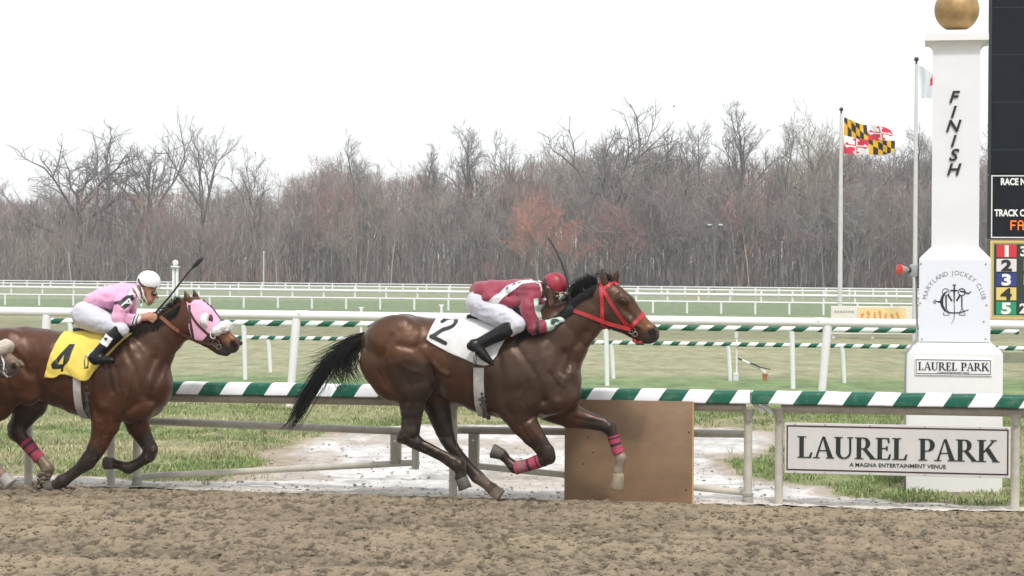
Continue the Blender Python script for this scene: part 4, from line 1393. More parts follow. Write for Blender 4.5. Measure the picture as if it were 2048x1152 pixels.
# ---- leading horse
HF2 = offset_frame(-0.70, 1000)
PX2 = Px(HF2)
BLACK = (0.011, 0.010, 0.010); DUST = (0.25, 0.20, 0.15)
spec2 = dict(
    base=PX2.p(960, 1000, 0.0), scale=221.0, urange=(700, 1345), vrange=(1012, 515), coat=(0.046, 0.0195, 0.0100), mat=coat_mat('dark_bay_coat'),
    chains=[
        dict(pts=[(795,706,74),(835,710,78),(880,711,73),(930,724,85),(980,736,94),(1030,744,97),(1070,752,84),(1098,764,66)], ysc=0.72, k=0.05),
        dict(pts=[(1010,690,40),(1050,683,38)], ysc=0.6, k=0.08),                                   # withers
        dict(pts=[(1072,716,86),(1108,684,70),(1143,655,53),(1176,626,44),(1198,604,36)], ysc=0.52, k=0.07),   # neck
        dict(pts=[(1132,790,26),(1120,770,40)], ysc=1.0, k=0.05),                                  # breast
        dict(pts=[(792,702,72),(778,725,58),(795,750,54)], off=-0.115, ysc=0.58, k=0.05, both=True),         # haunch
        dict(pts=[(838,735,36),(838,765,28)], off=-0.165, ysc=0.6, k=0.045, both=True),               # stifle
        dict(pts=[(752,725,30),(776,772,24)], off=-0.13, ysc=0.7, k=0.045, both=True),                # ham
        dict(pts=[(800,664,30),(770,690,28)], off=-0.15, ysc=0.5, k=0.05, both=True),
        dict(pts=[(1062,700,30),(1098,766,34)], off=-0.15, ysc=0.5, k=0.05, both=True),               # shoulder blade
        dict(pts=[(1030,770,36),(1058,800,32)], off=-0.155, ysc=0.6, k=0.045, both=True),              # triceps
        dict(pts=[(1120,796,30),(1098,802,28)], off=-0.11, ysc=0.8, k=0.05, both=True),               # pectoral
        # head
        dict(pts=[(1202,596,31),(1221,598,32),(1242,616,32),(1262,638,27),(1284,656,21),(1300,667,17.5)], ysc=0.58, k=0.03),
        dict(pts=[(1221,624,37),(1238,634,28)], ysc=0.5, k=0.035),                                  # jowl
        dict(pts=[(1240,641,22),(1262,659,14),(1282,672,12.5),(1291,676,11)], ysc=0.6, k=0.03),                       # lower jaw
        dict(pts=[(1303,664,15),(1304,670,15)], ysc=0.8, k=0.02),                                # muzzle end
        dict(pts=[(1240,596,10),(1249,602,9)], off=-0.072, ysc=0.7, k=0.02, both=True),             # brow
        dict(pts=[(1246,628,5),(1272,652,4)], off=-0.068, ysc=0.7, k=0.025, both=True),             # cheek ridge
        dict(pts=[(1304,661,6.5),(1310,664,5)], off=-0.066, ysc=0.9, k=0.012, both=True),           # nostril rim
        dict(pts=[(1306,660,4.8),(1311,665,3.2)], off=-0.084, ysc=1.2, k=0.012, op='s', both=True),
        dict(pts=[(1288,682,2.2),(1306,681,2.0)], off=-0.07, ysc=2.5, k=0.008, op='s', both=True),  # mouth line
        dict(pts=[(1209,566,8.5),(1207,553,7.5),(1205.5,537,2.0)], off=-0.045, ysc=0.6, k=0.012),        # near ear
        dict(pts=[(1214,560,3.5),(1210,546,3)], off=-0.075, ysc=0.8, k=0.008, op='s'),
        dict(pts=[(1227,564,8),(1233,550,7),(1238.5,534,1.6)], off=0.055, ysc=0.6, k=0.012),              # far ear
        # near hind leg
        dict(pts=[(812,722,64),(824,770,44),(825,800,28),(823,836,21),(820,862,20)], off=-0.125, ysc=0.62, k=0.04),
        dict(pts=[(819,866,19),(810,874,14),(832,884,14.5)], off=-0.118, ysc=0.8, k=0.02),
        dict(pts=[(803,868,8),(800,878,7)], off=-0.115, ysc=0.9, k=0.02),
        dict(pts=[(828,884,14),(856,896,11.2),(892,914,11),(916,930,13.5)], off=-0.112, ysc=0.8, k=0.015),
        dict(pts=[(836,896,6),(880,917,5.5),(908,934,7)], off=-0.11, ysc=1.0, k=0.015),
        dict(pts=[(918,931,14),(922,945,11),(922,954,12)], off=-0.11, ysc=0.95, k=0.02),
        # far hind leg
        dict(pts=[(850,735,56),(868,790,34),(879,826,25),(888,860,20),(897,881,15.5)], off=0.12, ysc=0.7, k=0.04),
        dict(pts=[(890,880,11),(903,892,13)], off=0.115, ysc=0.9, k=0.02),
        dict(pts=[(900,888,13.5),(922,916,11),(940,938,11),(954,953,13)], off=0.11, ysc=0.8, k=0.015),
        dict(pts=[(955,954,13),(973,969,10.5),(986,979,11.5)], off=0.11, ysc=0.9, k=0.02),
        # near fore leg, folded
        dict(pts=[(1030,800,48),(1047,845,30),(1063,868,24),(1080,889,19),(1092,905,17)], off=-0.135, ysc=0.66, k=0.045),
        dict(pts=[(1094,902,15),(1096,914,15.5),(1086,921,13)], off=-0.125, ysc=0.85, k=0.015),
        dict(pts=[(1083,921,13),(1056,930,11),(1033,935,12)], off=-0.12, ysc=0.8, k=0.015),
        dict(pts=[(1028,934,12.5),(1014,919,9.5),(1006,910,10.5)], off=-0.12, ysc=0.95, k=0.02),
        # far fore leg, reaching
        dict(pts=[(1102,806,40),(1140,831,26),(1178,842,18),(1205,848,15.5),(1219,857,14.5)], off=0.13, ysc=0.7, k=0.04),
        dict(pts=[(1218,855,14.5),(1226,868,12)], off=0.125, ysc=0.9, k=0.015),
        dict(pts=[(1225,868,11.5),(1232,894,10),(1241,914,11.5)], off=0.12, ysc=0.8, k=0.015),
        dict(pts=[(1242,918,12.5),(1240,933,9.5),(1237,943,10.5)], off=0.12, ysc=0.95, k=0.02),
        # dock
        dict(pts=[(752,668,20),(732,678,12),(712,688,8)], ysc=0.9, k=0.04),
    ],
    grooves=[
        dict(pts=[(790,672),(776,710),(778,745),(796,788)], w=6, amp=0.012),
        dict(pts=[(806,690),(838,697),(858,722),(864,748)], w=7, amp=0.012),
        dict(pts=[(866,735),(872,765),(882,785)], w=9, amp=0.014),
        dict(pts=[(872,728),(884,742),(900,748)], w=5, amp=-0.010),
        dict(pts=[(818,745),(824,775),(818,800)], w=6, amp=0.009),
        dict(pts=[(1002,700),(1010,750),(1012,800),(1024,828)], w=9, amp=0.012),
        dict(pts=[(1035,690),(1068,735),(1086,775),(1088,800)], w=6, amp=0.009),
        dict(pts=[(1090,800),(1066,822),(1058,840)], w=6, amp=0.010),
        dict(pts=[(1128,705),(1112,750),(1118,790)], w=8, amp=0.012),
        dict(pts=[(1164,665),(1146,700),(1132,740)], w=7, amp=0.012),
        dict(pts=[(1190,655),(1165,700),(1146,745)], w=5, amp=-0.008),
        dict(pts=[(1205,600),(1198,630),(1206,655)], w=6, amp=0.010, ymin=0.02),
        dict(pts=[(1250,622),(1268,640),(1286,652)], w=4, amp=0.006, ymin=0.02),
        dict(pts=[(1044,850),(1062,880),(1074,897)], w=3.2, amp=0.006),
        dict(pts=[(1054,836),(1078,872)], w=3, amp=-0.005),
        dict(pts=[(826,812),(828,850)], w=4, amp=0.006),
        dict(pts=[(840,892),(890,917)], w=2.5, amp=0.006),
        dict(pts=[(900,790),(935,802),(960,812)], w=8, amp=0.006),
        dict(pts=[(1140,840),(1190,850)], w=3, amp=0.005, sides=(1,)),
        dict(pts=[(905,740),(915,790)], w=4, amp=0.003), dict(pts=[(925,745),(935,795)], w=4, amp=0.003), dict(pts=[(945,750),(952,800)], w=4, amp=0.003),
        dict(pts=[(975,812),(940,800),(905,782),(886,764)], w=2.6, amp=-0.004),
        dict(pts=[(1000,826),(960,808)], w=2.4, amp=-0.004),
        dict(pts=[(1056,770),(1044,800),(1052,822)], w=2.4, amp=-0.005), dict(pts=[(1075,752),(1090,782),(1080,812)], w=2.6, amp=-0.005),
        dict(pts=[(1102,745),(1118,772)], w=3, amp=0.006), dict(pts=[(1070,830),(1046,852)], w=3, amp=0.005),
        dict(pts=[(806,720),(820,738),(846,744)], w=3.5, amp=-0.005), dict(pts=[(760,700),(762,740),(780,776)], w=4, amp=0.006),
        dict(pts=[(840,690),(868,682),(900,690)], w=8, amp=0.006), dict(pts=[(1262,632),(1256,650)], w=2, amp=-0.003, ymin=0.02), dict(pts=[(1274,640),(1290,654),(1298,660)], w=2.4, amp=-0.004, ymin=0.02),
        dict(pts=[(1150,700),(1140,735),(1128,770)], w=4, amp=-0.006), dict(pts=[(815,800),(812,840)], w=3, amp=0.006),
    ],
    patches=[
        ([(1040,690,40),(1085,730,50),(1040,780,50)], -0.25, True, (0.033, 0.021, 0.0155), 0.22, 0.7),          # greyer shoulder
        ([(1110,670,30),(1150,640,20)], -0.12, True, (0.041, 0.021, 0.0135), 0.18, 0.7),
        ([(828,745,34),(834,780,30),(826,812,20)], -0.20, True, (0.024, 0.017, 0.014), 0.13, 0.85),
        ([(780,680,20),(870,690,20)], -0.25, True, (0.080, 0.030, 0.0135), 0.16, 0.6),
        ([(800,630,8),(870,634,8),(980,645,10),(1050,655,14)], 0.0, False, (0.030, 0.022, 0.02), 0.06, 0.7),
        ([(823,836,18),(820,866,20),(856,896,11),(892,914,11),(918,930,13),(922,954,12)], -0.115, False, BLACK, 0.085, 0.97),
        ([(879,826,20),(888,860,18),(900,886,14),(922,916,11),(954,953,12)], 0.115, False, BLACK, 0.085, 0.97),
        ([(1080,889,16),(1094,908,15),(1056,930,11),(1028,934,12),(1006,910,10)], -0.125, False, BLACK, 0.08, 0.97),
        ([(1190,846,14),(1219,857,14),(1232,894,10),(1241,916,12),(1237,943,10)], 0.125, False, BLACK, 0.08, 0.97),
        ([(966,962,12),(990,982,14)], 0.11, False, (0.14,0.11,0.085), 0.05, 0.8),
        ([(1243,914,13),(1240,933,9),(1237,943,11)], 0.12, False, DUST, 0.04, 0.85),
        ([(1302,672,16),(1286,680,8)], 0.0, False, (0.035,0.031,0.030), 0.035, 0.95),
        ([(1306,660,3),(1311,665,2)], -0.07, True, (0.006,0.005,0.005), 0.014, 1.0),
        ([(1284,640,10),(1296,650,9)], -0.03, True, (0.20,0.085,0.035), 0.035, 0.7),
        ([(1246,602,7)], -0.075, True, (0.03,0.018,0.012), 0.025, 0.8),
        ([(1222,640,22),(1250,658,10)], -0.07, True, (0.038,0.021,0.014), 0.08, 0.8),
        ([(1205,548,4),(1205.5,537,2)], -0.045, False, (0.02,0.015,0.013), 0.03, 0.8),
        ([(1236,545,4),(1238.5,534,2)], 0.055, False, (0.02,0.015,0.013), 0.03, 0.8),
    ],
    hooves=[(922,955,931,978,12,14,-0.11,M_hoofd), (985,979,1002,992,12,14.5,0.11,M_hoof), (1007,910,984,901,11,15,-0.12,M_hoofd), (1237,945,1234,980,11,14,0.12,M_hoof)],
    eye=(1247,601), nostril=(1308,662),
)
H2, BV2, VQ2 = make_horse(HF2, PX2, 'dark bay racehorse in red bridle galloping in front with white number 2 cloth', spec2, 'racehorses galloping along the rail')

# ---- second horse
HF4 = offset_frame(-0.60, 150)
PX4 = Px(HF4)
chains4 = [
    dict(pts=[(10,728,73),(45,728,76),(90,730,72),(130,741,76),(170,748,84),(215,752,90),(255,758,86),(282,768,66)], ysc=0.72, k=0.05),
    dict(pts=[(205,702,40),(238,696,36)], ysc=0.6, k=0.08),
    dict(pts=[(258,722,80),(296,694,58),(328,668,43),(352,646,37),(368,633,33)], ysc=0.52, k=0.07),
    dict(pts=[(300,786,22),(286,800,34)], ysc=1.0, k=0.05),
    dict(pts=[(8,728,72),(-12,748,58),(0,772,54)], off=-0.115, ysc=0.58, k=0.05, both=True),
    dict(pts=[(60,760,36),(56,785,26)], off=-0.165, ysc=0.6, k=0.045),
    dict(pts=[(-32,748,30),(-22,795,24)], off=-0.13, ysc=0.7, k=0.045, both=True),
    dict(pts=[(18,690,30),(-10,714,28)], off=-0.15, ysc=0.5, k=0.05, both=True),
    dict(pts=[(252,712,30),(282,772,32)], off=-0.15, ysc=0.5, k=0.05, both=True),
    dict(pts=[(222,775,36),(240,808,30)], off=-0.155, ysc=0.6, k=0.045, both=True),
    dict(pts=[(284,812,26),(262,820,26)], off=-0.11, ysc=0.8, k=0.05, both=True),
    # head
    dict(pts=[(372,620,27),(388,622,28),(405,638,29),(424,655,24),(446,674,19.5),(461,687,16)], ysc=0.58, k=0.03),
    dict(pts=[(388,647,35),(404,660,26)], ysc=0.5, k=0.035),
    dict(pts=[(404,668,20),(425,686,13),(443,699,12),(452,703,10.5)], ysc=0.6, k=0.03),
    dict(pts=[(464,685,14),(465,692,14.5)], ysc=0.8, k=0.02),
    dict(pts=[(466,684,6.5),(472,688,5)], off=-0.066, ysc=0.9, k=0.012, both=True),
    dict(pts=[(467,686,4.6),(472,691,3.2)], off=-0.084, ysc=1.2, k=0.012, op='s', both=True),
    dict(pts=[(448,707,2.2),(467,706,2.0)], off=-0.07, ysc=2.5, k=0.008, op='s', both=True),
    dict(pts=[(380,612,9),(375,598,8),(369.5,583,2)], off=-0.045, ysc=0.6, k=0.012),
    dict(pts=[(382,604,3.5),(377,592,3)], off=-0.075, ysc=0.8, k=0.008, op='s'),
    dict(pts=[(394,604,8),(390,592,7),(387.5,579,1.8)], off=0.055, ysc=0.6, k=0.012),
    # near hind, stretched out behind
    dict(pts=[(6,756,64),(-10,800,44),(-30,832,28),(-52,856,22),(-66,868,18)], off=-0.125, ysc=0.62, k=0.04),
    dict(pts=[(-66,866,16),(-84,890,12),(-108,918,11),(-122,932,13)], off=-0.115, ysc=0.8, k=0.02),
    dict(pts=[(-122,932,13),(-134,926,10),(-142,920,11)], off=-0.11, ysc=0.95, k=0.02),
    # far hind, bearing
    dict(pts=[(70,764,52),(64,806,33),(48,832,25),(36,852,21),(33,866,19)], off=0.12, ysc=0.7, k=0.04),
    dict(pts=[(22,853,8),(26,864,10)], off=0.115, ysc=0.9, k=0.02),
    dict(pts=[(36,864,18),(50,884,14.5)], off=0.115, ysc=0.85, k=0.02),
    dict(pts=[(48,880,14),(66,902,11),(84,922,11),(95,936,13)], off=0.11, ysc=0.8, k=0.015),
    dict(pts=[(96,938,13),(92,953,10.5),(88,962,11)], off=0.11, ysc=0.95, k=0.02),
    # near fore, leaving the ground
    dict(pts=[(216,812,44),(210,850,30),(200,882,22),(186,908,18),(176,922,17)], off=-0.135, ysc=0.66, k=0.045),
    dict(pts=[(178,918,16),(168,929,14.5)], off=-0.125, ysc=0.85, k=0.015),
    dict(pts=[(168,930,13.5),(150,945,11),(136,955,11),(124,962,12.5)], off=-0.12, ysc=0.8, k=0.015),
    dict(pts=[(124,962,12.5),(114,968,10.5),(108,972,11)], off=-0.12, ysc=0.95, k=0.02),
    # far fore, folded
    dict(pts=[(270,812,36),(276,850,25),(288,874,18),(297,890,15.5),(301,899,15)], off=0.13, ysc=0.7, k=0.04),
    dict(pts=[(301,900,14.5),(298,910,13.5)], off=0.125, ysc=0.9, k=0.015),
    dict(pts=[(298,911,13),(278,926,10.5),(258,936,11.5)], off=0.12, ysc=0.8, k=0.015),
    dict(pts=[(256,936,12),(240,930,9.5),(228,927,10.5)], off=0.12, ysc=0.95, k=0.02),
    dict(pts=[(-40,690,20),(-58,702,12)], ysc=0.9, k=0.04),
]
grooves4 = [
    dict(pts=[(175,818),(140,800),(110,782)], w=2.6, amp=-0.004), dict(pts=[(250,765),(262,790),(256,815)], w=2.6, amp=-0.006), dict(pts=[(232,790),(222,815)], w=2.6, amp=-0.005),
    dict(pts=[(276,735),(270,775),(262,800)], w=3, amp=-0.005), dict(pts=[(40,706),(24,740),(30,780)], w=5, amp=0.007), dict(pts=[(438,660),(456,676)], w=2.4, amp=-0.004, ymin=0.02),
    dict(pts=[(205,848),(196,880)], w=3, amp=0.006), dict(pts=[(282,850),(292,880)], w=3, amp=0.005, sides=(1,)),
    dict(pts=[(-2,696),(-14,735),(-10,772)], w=6, amp=0.012),
    dict(pts=[(30,700),(50,722),(66,748)], w=7, amp=0.010),
    dict(pts=[(78,745),(84,775),(92,795)], w=9, amp=0.012),
    dict(pts=[(188,700),(192,760),(196,810),(204,832)], w=9, amp=0.013),
    dict(pts=[(226,728),(230,760),(236,782)], w=5, amp=0.010), dict(pts=[(240,735),(250,772)], w=5, amp=0.008),
    dict(pts=[(258,700),(280,745),(290,790)], w=6, amp=0.009),
    dict(pts=[(278,806),(250,832),(240,846)], w=6, amp=0.010),
    dict(pts=[(306,718),(296,760),(300,800)], w=7, amp=0.012),
    dict(pts=[(345,690),(320,735),(308,780)], w=6, amp=0.010),
    dict(pts=[(356,680),(334,725)], w=5, amp=-0.008),
    dict(pts=[(215,860),(200,895)], w=3.5, amp=0.006),
]
patches4 = [
    ([(255,735,40),(300,700,40)], -0.25, True, (0.046, 0.021, 0.013), 0.2, 0.7),
    ([(10,656,8),(120,662,8),(230,664,12),(300,640,8)], 0.0, False, (0.035, 0.02, 0.017), 0.05, 0.7),
    ([(52,830,24),(36,856,20),(50,882,14),(66,902,11),(95,936,12)], 0.115, False, BLACK, 0.09, 0.95),
    ([(74,790,40)], 0.14, False, (0.03,0.018,0.014), 0.12, 0.8),
    ([(186,908,17),(170,930,14),(136,955,11),(108,972,11)], -0.125, False, BLACK, 0.06, 0.97),
    ([(290,880,16),(300,904,14),(278,926,10),(256,936,12),(228,927,10)], 0.125, False, BLACK, 0.05, 0.97),
    ([(-66,868,16),(-108,918,11),(-142,920,11)], -0.115, False, BLACK, 0.06, 0.97),
    ([(84,922,12),(96,938,13),(88,962,12)], 0.11, False, (0.20,0.155,0.11), 0.035, 0.9),
    ([(463,693,15),(448,704,8)], 0.0, False, (0.030,0.027,0.026), 0.035, 0.95),
    ([(467,686,3),(472,690,2)], -0.07, True, (0.006,0.005,0.005), 0.014, 1.0),
    ([(452,672,9),(461,680,8)], -0.03, True, (0.22,0.095,0.04), 0.03, 0.7),
    ([(370,590,4),(369.5,583,2)], -0.045, False, (0.02,0.015,0.013), 0.03, 0.8),
    ([(388,588,4),(387.5,579,2)], 0.055, False, (0.02,0.015,0.013), 0.03, 0.8),
]
hooves4 = [(-142,920,-158,906,11,13.5,-0.11,M_hoofd), (88,960,82,978,12,14,0.11,M_hoof), (109,972,92,979,11.5,13,-0.12,M_hoofd), (229,927,208,926,11,13,0.12,M_hoofd)]
spec4 = dict(base=PX4.p(150, 985, 0.0), scale=215.0, urange=(-180, 500), vrange=(1000, 560), coat=(0.056, 0.0195, 0.0092), mat=coat_mat('red_bay_coat'),
             chains=chains4, grooves=grooves4, patches=patches4, hooves=hooves4, eye=(413, 641), nostril=(469,688))
H4, BV4, VQ4 = make_horse(HF4, PX4, 'reddish bay racehorse in pink blinker hood with yellow number 4 cloth', spec4, 'racehorses galloping along the rail')

# ---- third horse, its grey-brown muzzle just entering at the left
HF3 = offset_frame(-1.55, -200)
def warp3(u, v):
    k = float(sstep(240, 370, np.float32(u)))*float(sstep(860, 800, np.float32(v)))
    return (u-440 + (0 if v < 820 else 4)), v + 10 + 34*k
PX3 = Px(HF3, warp3)
ch3 = [dict(c) for c in chains4 if not any(p[0] > 225 and p[1] > 845 for p in c['pts'])]
ch3 += [dict(pts=[(262,805,40),(310,836,26),(345,858,19),(372,876,16)], off=0.13, ysc=0.7, k=0.04),
        dict(pts=[(372,876,15),(398,898,11),(424,922,12)], off=0.125, ysc=0.85, k=0.015),
        dict(pts=[(424,922,12),(436,934,10),(442,942,11)], off=0.12, ysc=0.95, k=0.02)]
spec3 = dict(base=PX3.p(150, 985, 0.0), scale=222.0, urange=(-180, 500), vrange=(1000, 545), coat=(0.17, 0.125, 0.092), mat=coat_mat('dun_coat', 0.5, 0.05),
             chains=ch3, grooves=grooves4, patches=[q for q in patches4 if q[3] != (0.22,0.095,0.04)] + [([(463,690,16)], 0.0, False, (0.10,0.085,0.075), 0.05, 0.8)],
             hooves=hooves4[:3] + [(442,942,458,960,11.5,15,0.12, mat('hoof_pale', (0.33, 0.31, 0.29), 0.6, noise_s=14, noise_a=0.3))], eye=(413, 641), nostril=(469,688))
H3, BV3, VQ3 = make_horse(HF3, PX3, 'grey brown horse with only its sheepskin noseband and muzzle entering at the left edge', spec3, 'racehorses galloping along the rail')

# ------------------------------------------------------------------ hair: tails and manes
def tail(t, px, guides, seed):
    rr = random.Random(seed)
    roots = []
    for pts, n, jit, r0, len_j in guides:
        for _ in range(n):
            P = [px.p(u, v, 0) for u, v in pts]
            d = Vector((rr.gauss(0, 1), rr.gauss(0, 1.0), rr.gauss(0, 1)))
            w = Vector((rr.gauss(0, 1), rr.gauss(0, 1), rr.gauss(0, 1)))
            P2 = []; ph = rr.gauss(1.2, 0.7)
            for i, p in enumerate(P):
                f = (i/(len(P)-1))
                a = 0.25 + 1.1*math.sin(min(1.0, f*1.25)*math.pi*0.62)
                wv = Vector((math.cos(ph), 0, math.sin(ph)))*0.016*math.sin(f*8.5+ph*0.3)*f
                P2.append(p + d*(jit/220.0)*a + w*(jit/220.0)*0.7*f*f + wv)
            L = 1-len_j*rr.random()
            C = bez(P2, 14)
            C = C[:max(5, int(len(C)*L))]
            roots.append((C, r0*(0.7+0.6*rr.random())/220.0))
    hair(px, roots, 'tail', t, M_hair, t.base)
tail(H2, PX2, [
    ([(742,668),(712,686),(672,715),(635,765),(606,812),(586,846),(566,858)], 120, 5.5, 0.9, 0.18),
    ([(742,667),(705,684),(655,725),(618,780),(592,830),(576,862)], 80, 5.0, 0.9, 0.2),
    ([(740,666),(700,684),(660,706),(630,718),(600,723)], 60, 5.5, 0.55, 0.5),
    ([(738,668),(695,692),(650,722),(620,737),(580,742)], 50, 7.0, 0.5, 0.5),
    ([(738,668),(690,700),(640,745),(610,767),(568,780)], 60, 8.0, 0.5, 0.45),
    ([(738,670),(706,694),(692,725),(698,755),(714,777)], 120, 8.0, 0.75, 0.4),
    ([(738,672),(714,692),(704,712),(716,742),(740,772)], 80, 6.5, 0.75, 0.45),
    ([(738,672),(690,705),(676,735),(688,760),(692,782)], 120, 9.0, 0.75, 0.4),
    ([(736,672),(680,712),(655,750),(648,775),(632,802)], 60, 9.0, 0.6, 0.4),
    ([(640,760),(615,800),(598,830),(575,850),(556,846),(552,826)], 14, 3.5, 0.35, 0.3),
    ([(640,750),(625,790),(640,800),(660,785)], 14, 7.0, 0.35, 0.4),
], 3)
tail(H4, PX4, [([(-40,688),(-75,705),(-120,735),(-160,780),(-190,830)], 160, 6.0, 1.1, 0.25), ([(-40,690),(-70,712),(-100,760),(-115,810)], 80, 7.0, 0.9, 0.4)], 4)
tail(H3, PX3, [([(-40,688),(-75,705),(-120,735),(-160,780),(-190,830)], 120, 6.0, 1.1, 0.25)], 5)

def mane(t, px, crest, n, up, back, seed, bv, r0=0.8, drop=6):
    rr = random.Random(seed); roots = []
    C = bez([Vector((u, v, 0)) for u, v in crest], 60)
    for _ in range(n):
        s = rr.random(); q = C[min(59, int(s*59))]
        o = rr.gauss(0, 0.016)
        du, dv = -back*(0.4+0.8*rr.random()), -up*(0.3+0.9*rr.random())
        if rr.random() < 0.5: o -= 0.012
        P = [px.p(q.x+2, q.y+5, o), px.p(q.x+du*0.25, q.y+dv*0.7, o*1.5), px.p(q.x+du*0.7+rr.gauss(0, 3), q.y+dv*1.0+rr.gauss(0, 3), o*2+rr.gauss(0, 0.01)),
             px.p(q.x+du*1.2+rr.gauss(0, 4), q.y+dv*0.8+drop*rr.random()+rr.gauss(0, 3), o*2.4+rr.gauss(0, 0.02))]
        roots.append((bez(P, 8), r0*(0.7+0.6*rr.random())/220.0))
    # hair lying down the near side of the crest
    for _ in range(int(n*0.8)):
        s = rr.random(); q = C[min(59, int(s*59))]
        P = []
        L = 14+14*rr.random()
        for i in range(5):
            f = i/4
            p = px.p(q.x - 10*f + rr.gauss(0, 0.6), q.y + 4 + L*f, -0.02-0.05*f)
            sp, nr = surf(bv, p, 0.008+0.006*rr.random(), -1)
            P.append(sp)
        roots.append((bez(P, 8), r0*0.9/220.0))
    hair(px, roots, 'mane', t, M_hair, t.base)
mane(H2, PX2, [(1146,596),(1162,584),(1178,574),(1196,566)], 330, 17, 19, 7, BV2)
mane(H2, PX2, [(1046,662),(1085,645),(1120,624),(1148,597)], 260, 3, 8, 8, BV2)
mane(H4, PX4, [(252,662),(290,648),(322,634),(345,618),(366,606)], 360, 9, 12, 8, BV4)
mane(H3, PX3, [(252,662),(290,648),(322,634),(345,618),(366,606)], 200, 8, 10, 9, BV3)
def forelock(t, px, P, n, seed):
    rr = random.Random(seed); roots = []
    for _ in range(n):
        Q = [px.p(u+rr.gauss(0, 2.0)*(i+0.4), v+rr.gauss(0, 2.0)*(i+0.4), rr.gauss(0, 0.012)) for i, (u, v) in enumerate(P)]
        roots.append((bez(Q, 7), 0.6/220.0))
    hair(px, roots, 'forelock', t, M_hair, t.base)
forelock(H2, PX2, [(1215,566),(1212,548),(1203,548),(1190,553)], 26, 1)
forelock(H2, PX2, [(1218,562),(1222,552),(1220,548)], 20, 2)
forelock(H4, PX4, [(366,608),(358,598),(350,600),(345,610)], 26, 3)

# ------------------------------------------------------------------ bridles
M_redstrap = mat('red_strap', (0.50, 0.016, 0.03), 0.35, noise_s=20, noise_a=0.2, coat=0.2)
M_brown = mat('brown_leather', (0.060, 0.026, 0.016), 0.4, noise_s=20, noise_a=0.3)
M_tan = mat('tan_leather', (0.25, 0.085, 0.040), 0.4, noise_s=20, noise_a=0.3)
M_fleece = mat('sheepskin', (0.80, 0.78, 0.75), 0.95, noise_s=60, noise_a=0.15, bump=1.0, bump_s=120)
M_fleecet = mat('tan_sheepskin', (0.60, 0.52, 0.44), 0.95, noise_s=60, noise_a=0.2, bump=1.0, bump_s=120)

def bit_rings(t, px, bv, par, u, v, r=6.0):
    for sd in (-1, 1):
        p, n = surf(bv, px.p(u, v, -0.05), 0.014, sd)
        m_ = MB()
        R = px.r(r, u, v)
        c = [p + Vector((R*math.cos(a), 0, R*math.sin(a))) for a in [2*math.pi*i/16 for i in range(17)]]
        m_.tube(c, 0.0048, 6)
        p2 = p + Vector((R*0.9, 0.002*sd, -R*1.0))
        m_.tube([p2 + Vector((R*0.75*math.cos(a), 0, R*0.75*math.sin(a))) for a in [2*math.pi*i/14 for i in range(15)]], 0.004, 6)
        m_.tube([p, p + Vector((0, -sd*0.045, 0))], 0.006, 6)
        t.part('bit_ring', m_, mat('bit_steel', (0.24, 0.235, 0.22), 0.35, 0.8), par, smooth=True)

def rein_run(m_, A, B, sag, w, mi=0, n=12, tw=0.0):
    pts, nn = [], []
    for i in range(n+1):
        f = i/n
        p = A.lerp(B, f) + Vector((0, 0, -sag*math.sin(math.pi*f)))
        pts.append(p); nn.append(Vector((0.0, -1, 0.15)))
    strap_pts(m_, pts, nn, w, 0.006, mi)

def bridle2():
    t, px, bv = H2, PX2, BV2
    m_ = MB()
    # head strap, cheek pieces, throat lash
    strap(m_, px, bv, [(1199,565),(1202,580),(1203,600),(1204,625),(1203,650)], 7.5, both=True)
    strap(m_, px, bv, [(1206,580),(1216,597),(1232,622),(1250,647),(1263,658)], 6.5, both=True)
    br = t.part('bridle', m_, M_redstrap, smooth=35)
    m_ = MB()
    strap(m_, px, bv, [(1207,577),(1220,568),(1234,564)], 7, both=True); cross_strap(m_, px, bv, (1230,566,1237,563), 7)
    t.part('browband', m_, M_redstrap, br, smooth=35)
    m_ = MB()
    strap(m_, px, bv, [(1264,652),(1275,640),(1289,626)], 7.5, both=True); cross_strap(m_, px, bv, (1284,630,1291,625), 7.5)
    t.part('noseband', m_, M_redstrap, br, smooth=35)
    m_ = MB(); strap(m_, px, bv, [(1203,648),(1206,655),(1210,661)], 5, both=True); strap(m_, px, bv, [(1213,592),(1222,605),(1240,632),(1258,650),(1266,656)], 4, lift=0.010, both=True)
    t.part('throat_lash', m_, mat('dark_red_strap', (0.33, 0.012, 0.02), 0.4), br, smooth=35)
    bit_rings(t, px, bv, br, 1265, 661, 6.5)
    # rein: from the bit along the neck to the hands, both sides
    for sd in (-1, 1):
        m_ = MB()
        pts, nn = [], []
        path = bez([Vector((u, v, 0)) for u, v in [(1261,659),(1238,653),(1210,645),(1180,633),(1155,624),(1140,620)]], 26)
        for q in path:
            s, n = surf(bv, px.p(q.x, q.y, -0.1), 0.014, sd)
            pts.append(s); nn.append(Vector((n.x*0.3, n.y, n.z*0.3)))
        for _ in range(4):
            pts = [pts[0]] + [(pts[i-1]+pts[i]*2+pts[i+1])/4 for i in range(1, len(pts)-1)] + [pts[-1]]
        strap_pts(m_, pts, nn, px.r(7.5, 1200, 640), 0.006)
        t.part('rein', m_, mat('red_rein', (0.50, 0.03, 0.035), 0.45, noise_s=25, noise_a=0.3), br, smooth=35)
    m_ = MB(); m_.tube([px.p(1266,680,-0.03), px.p(1274,685,0), px.p(1284,684.5,-0.02)], px.r(3.5, 1275, 680), 8)
    t.part('chin_strap', m_, M_redstrap, br, smooth=True)
bridle2()

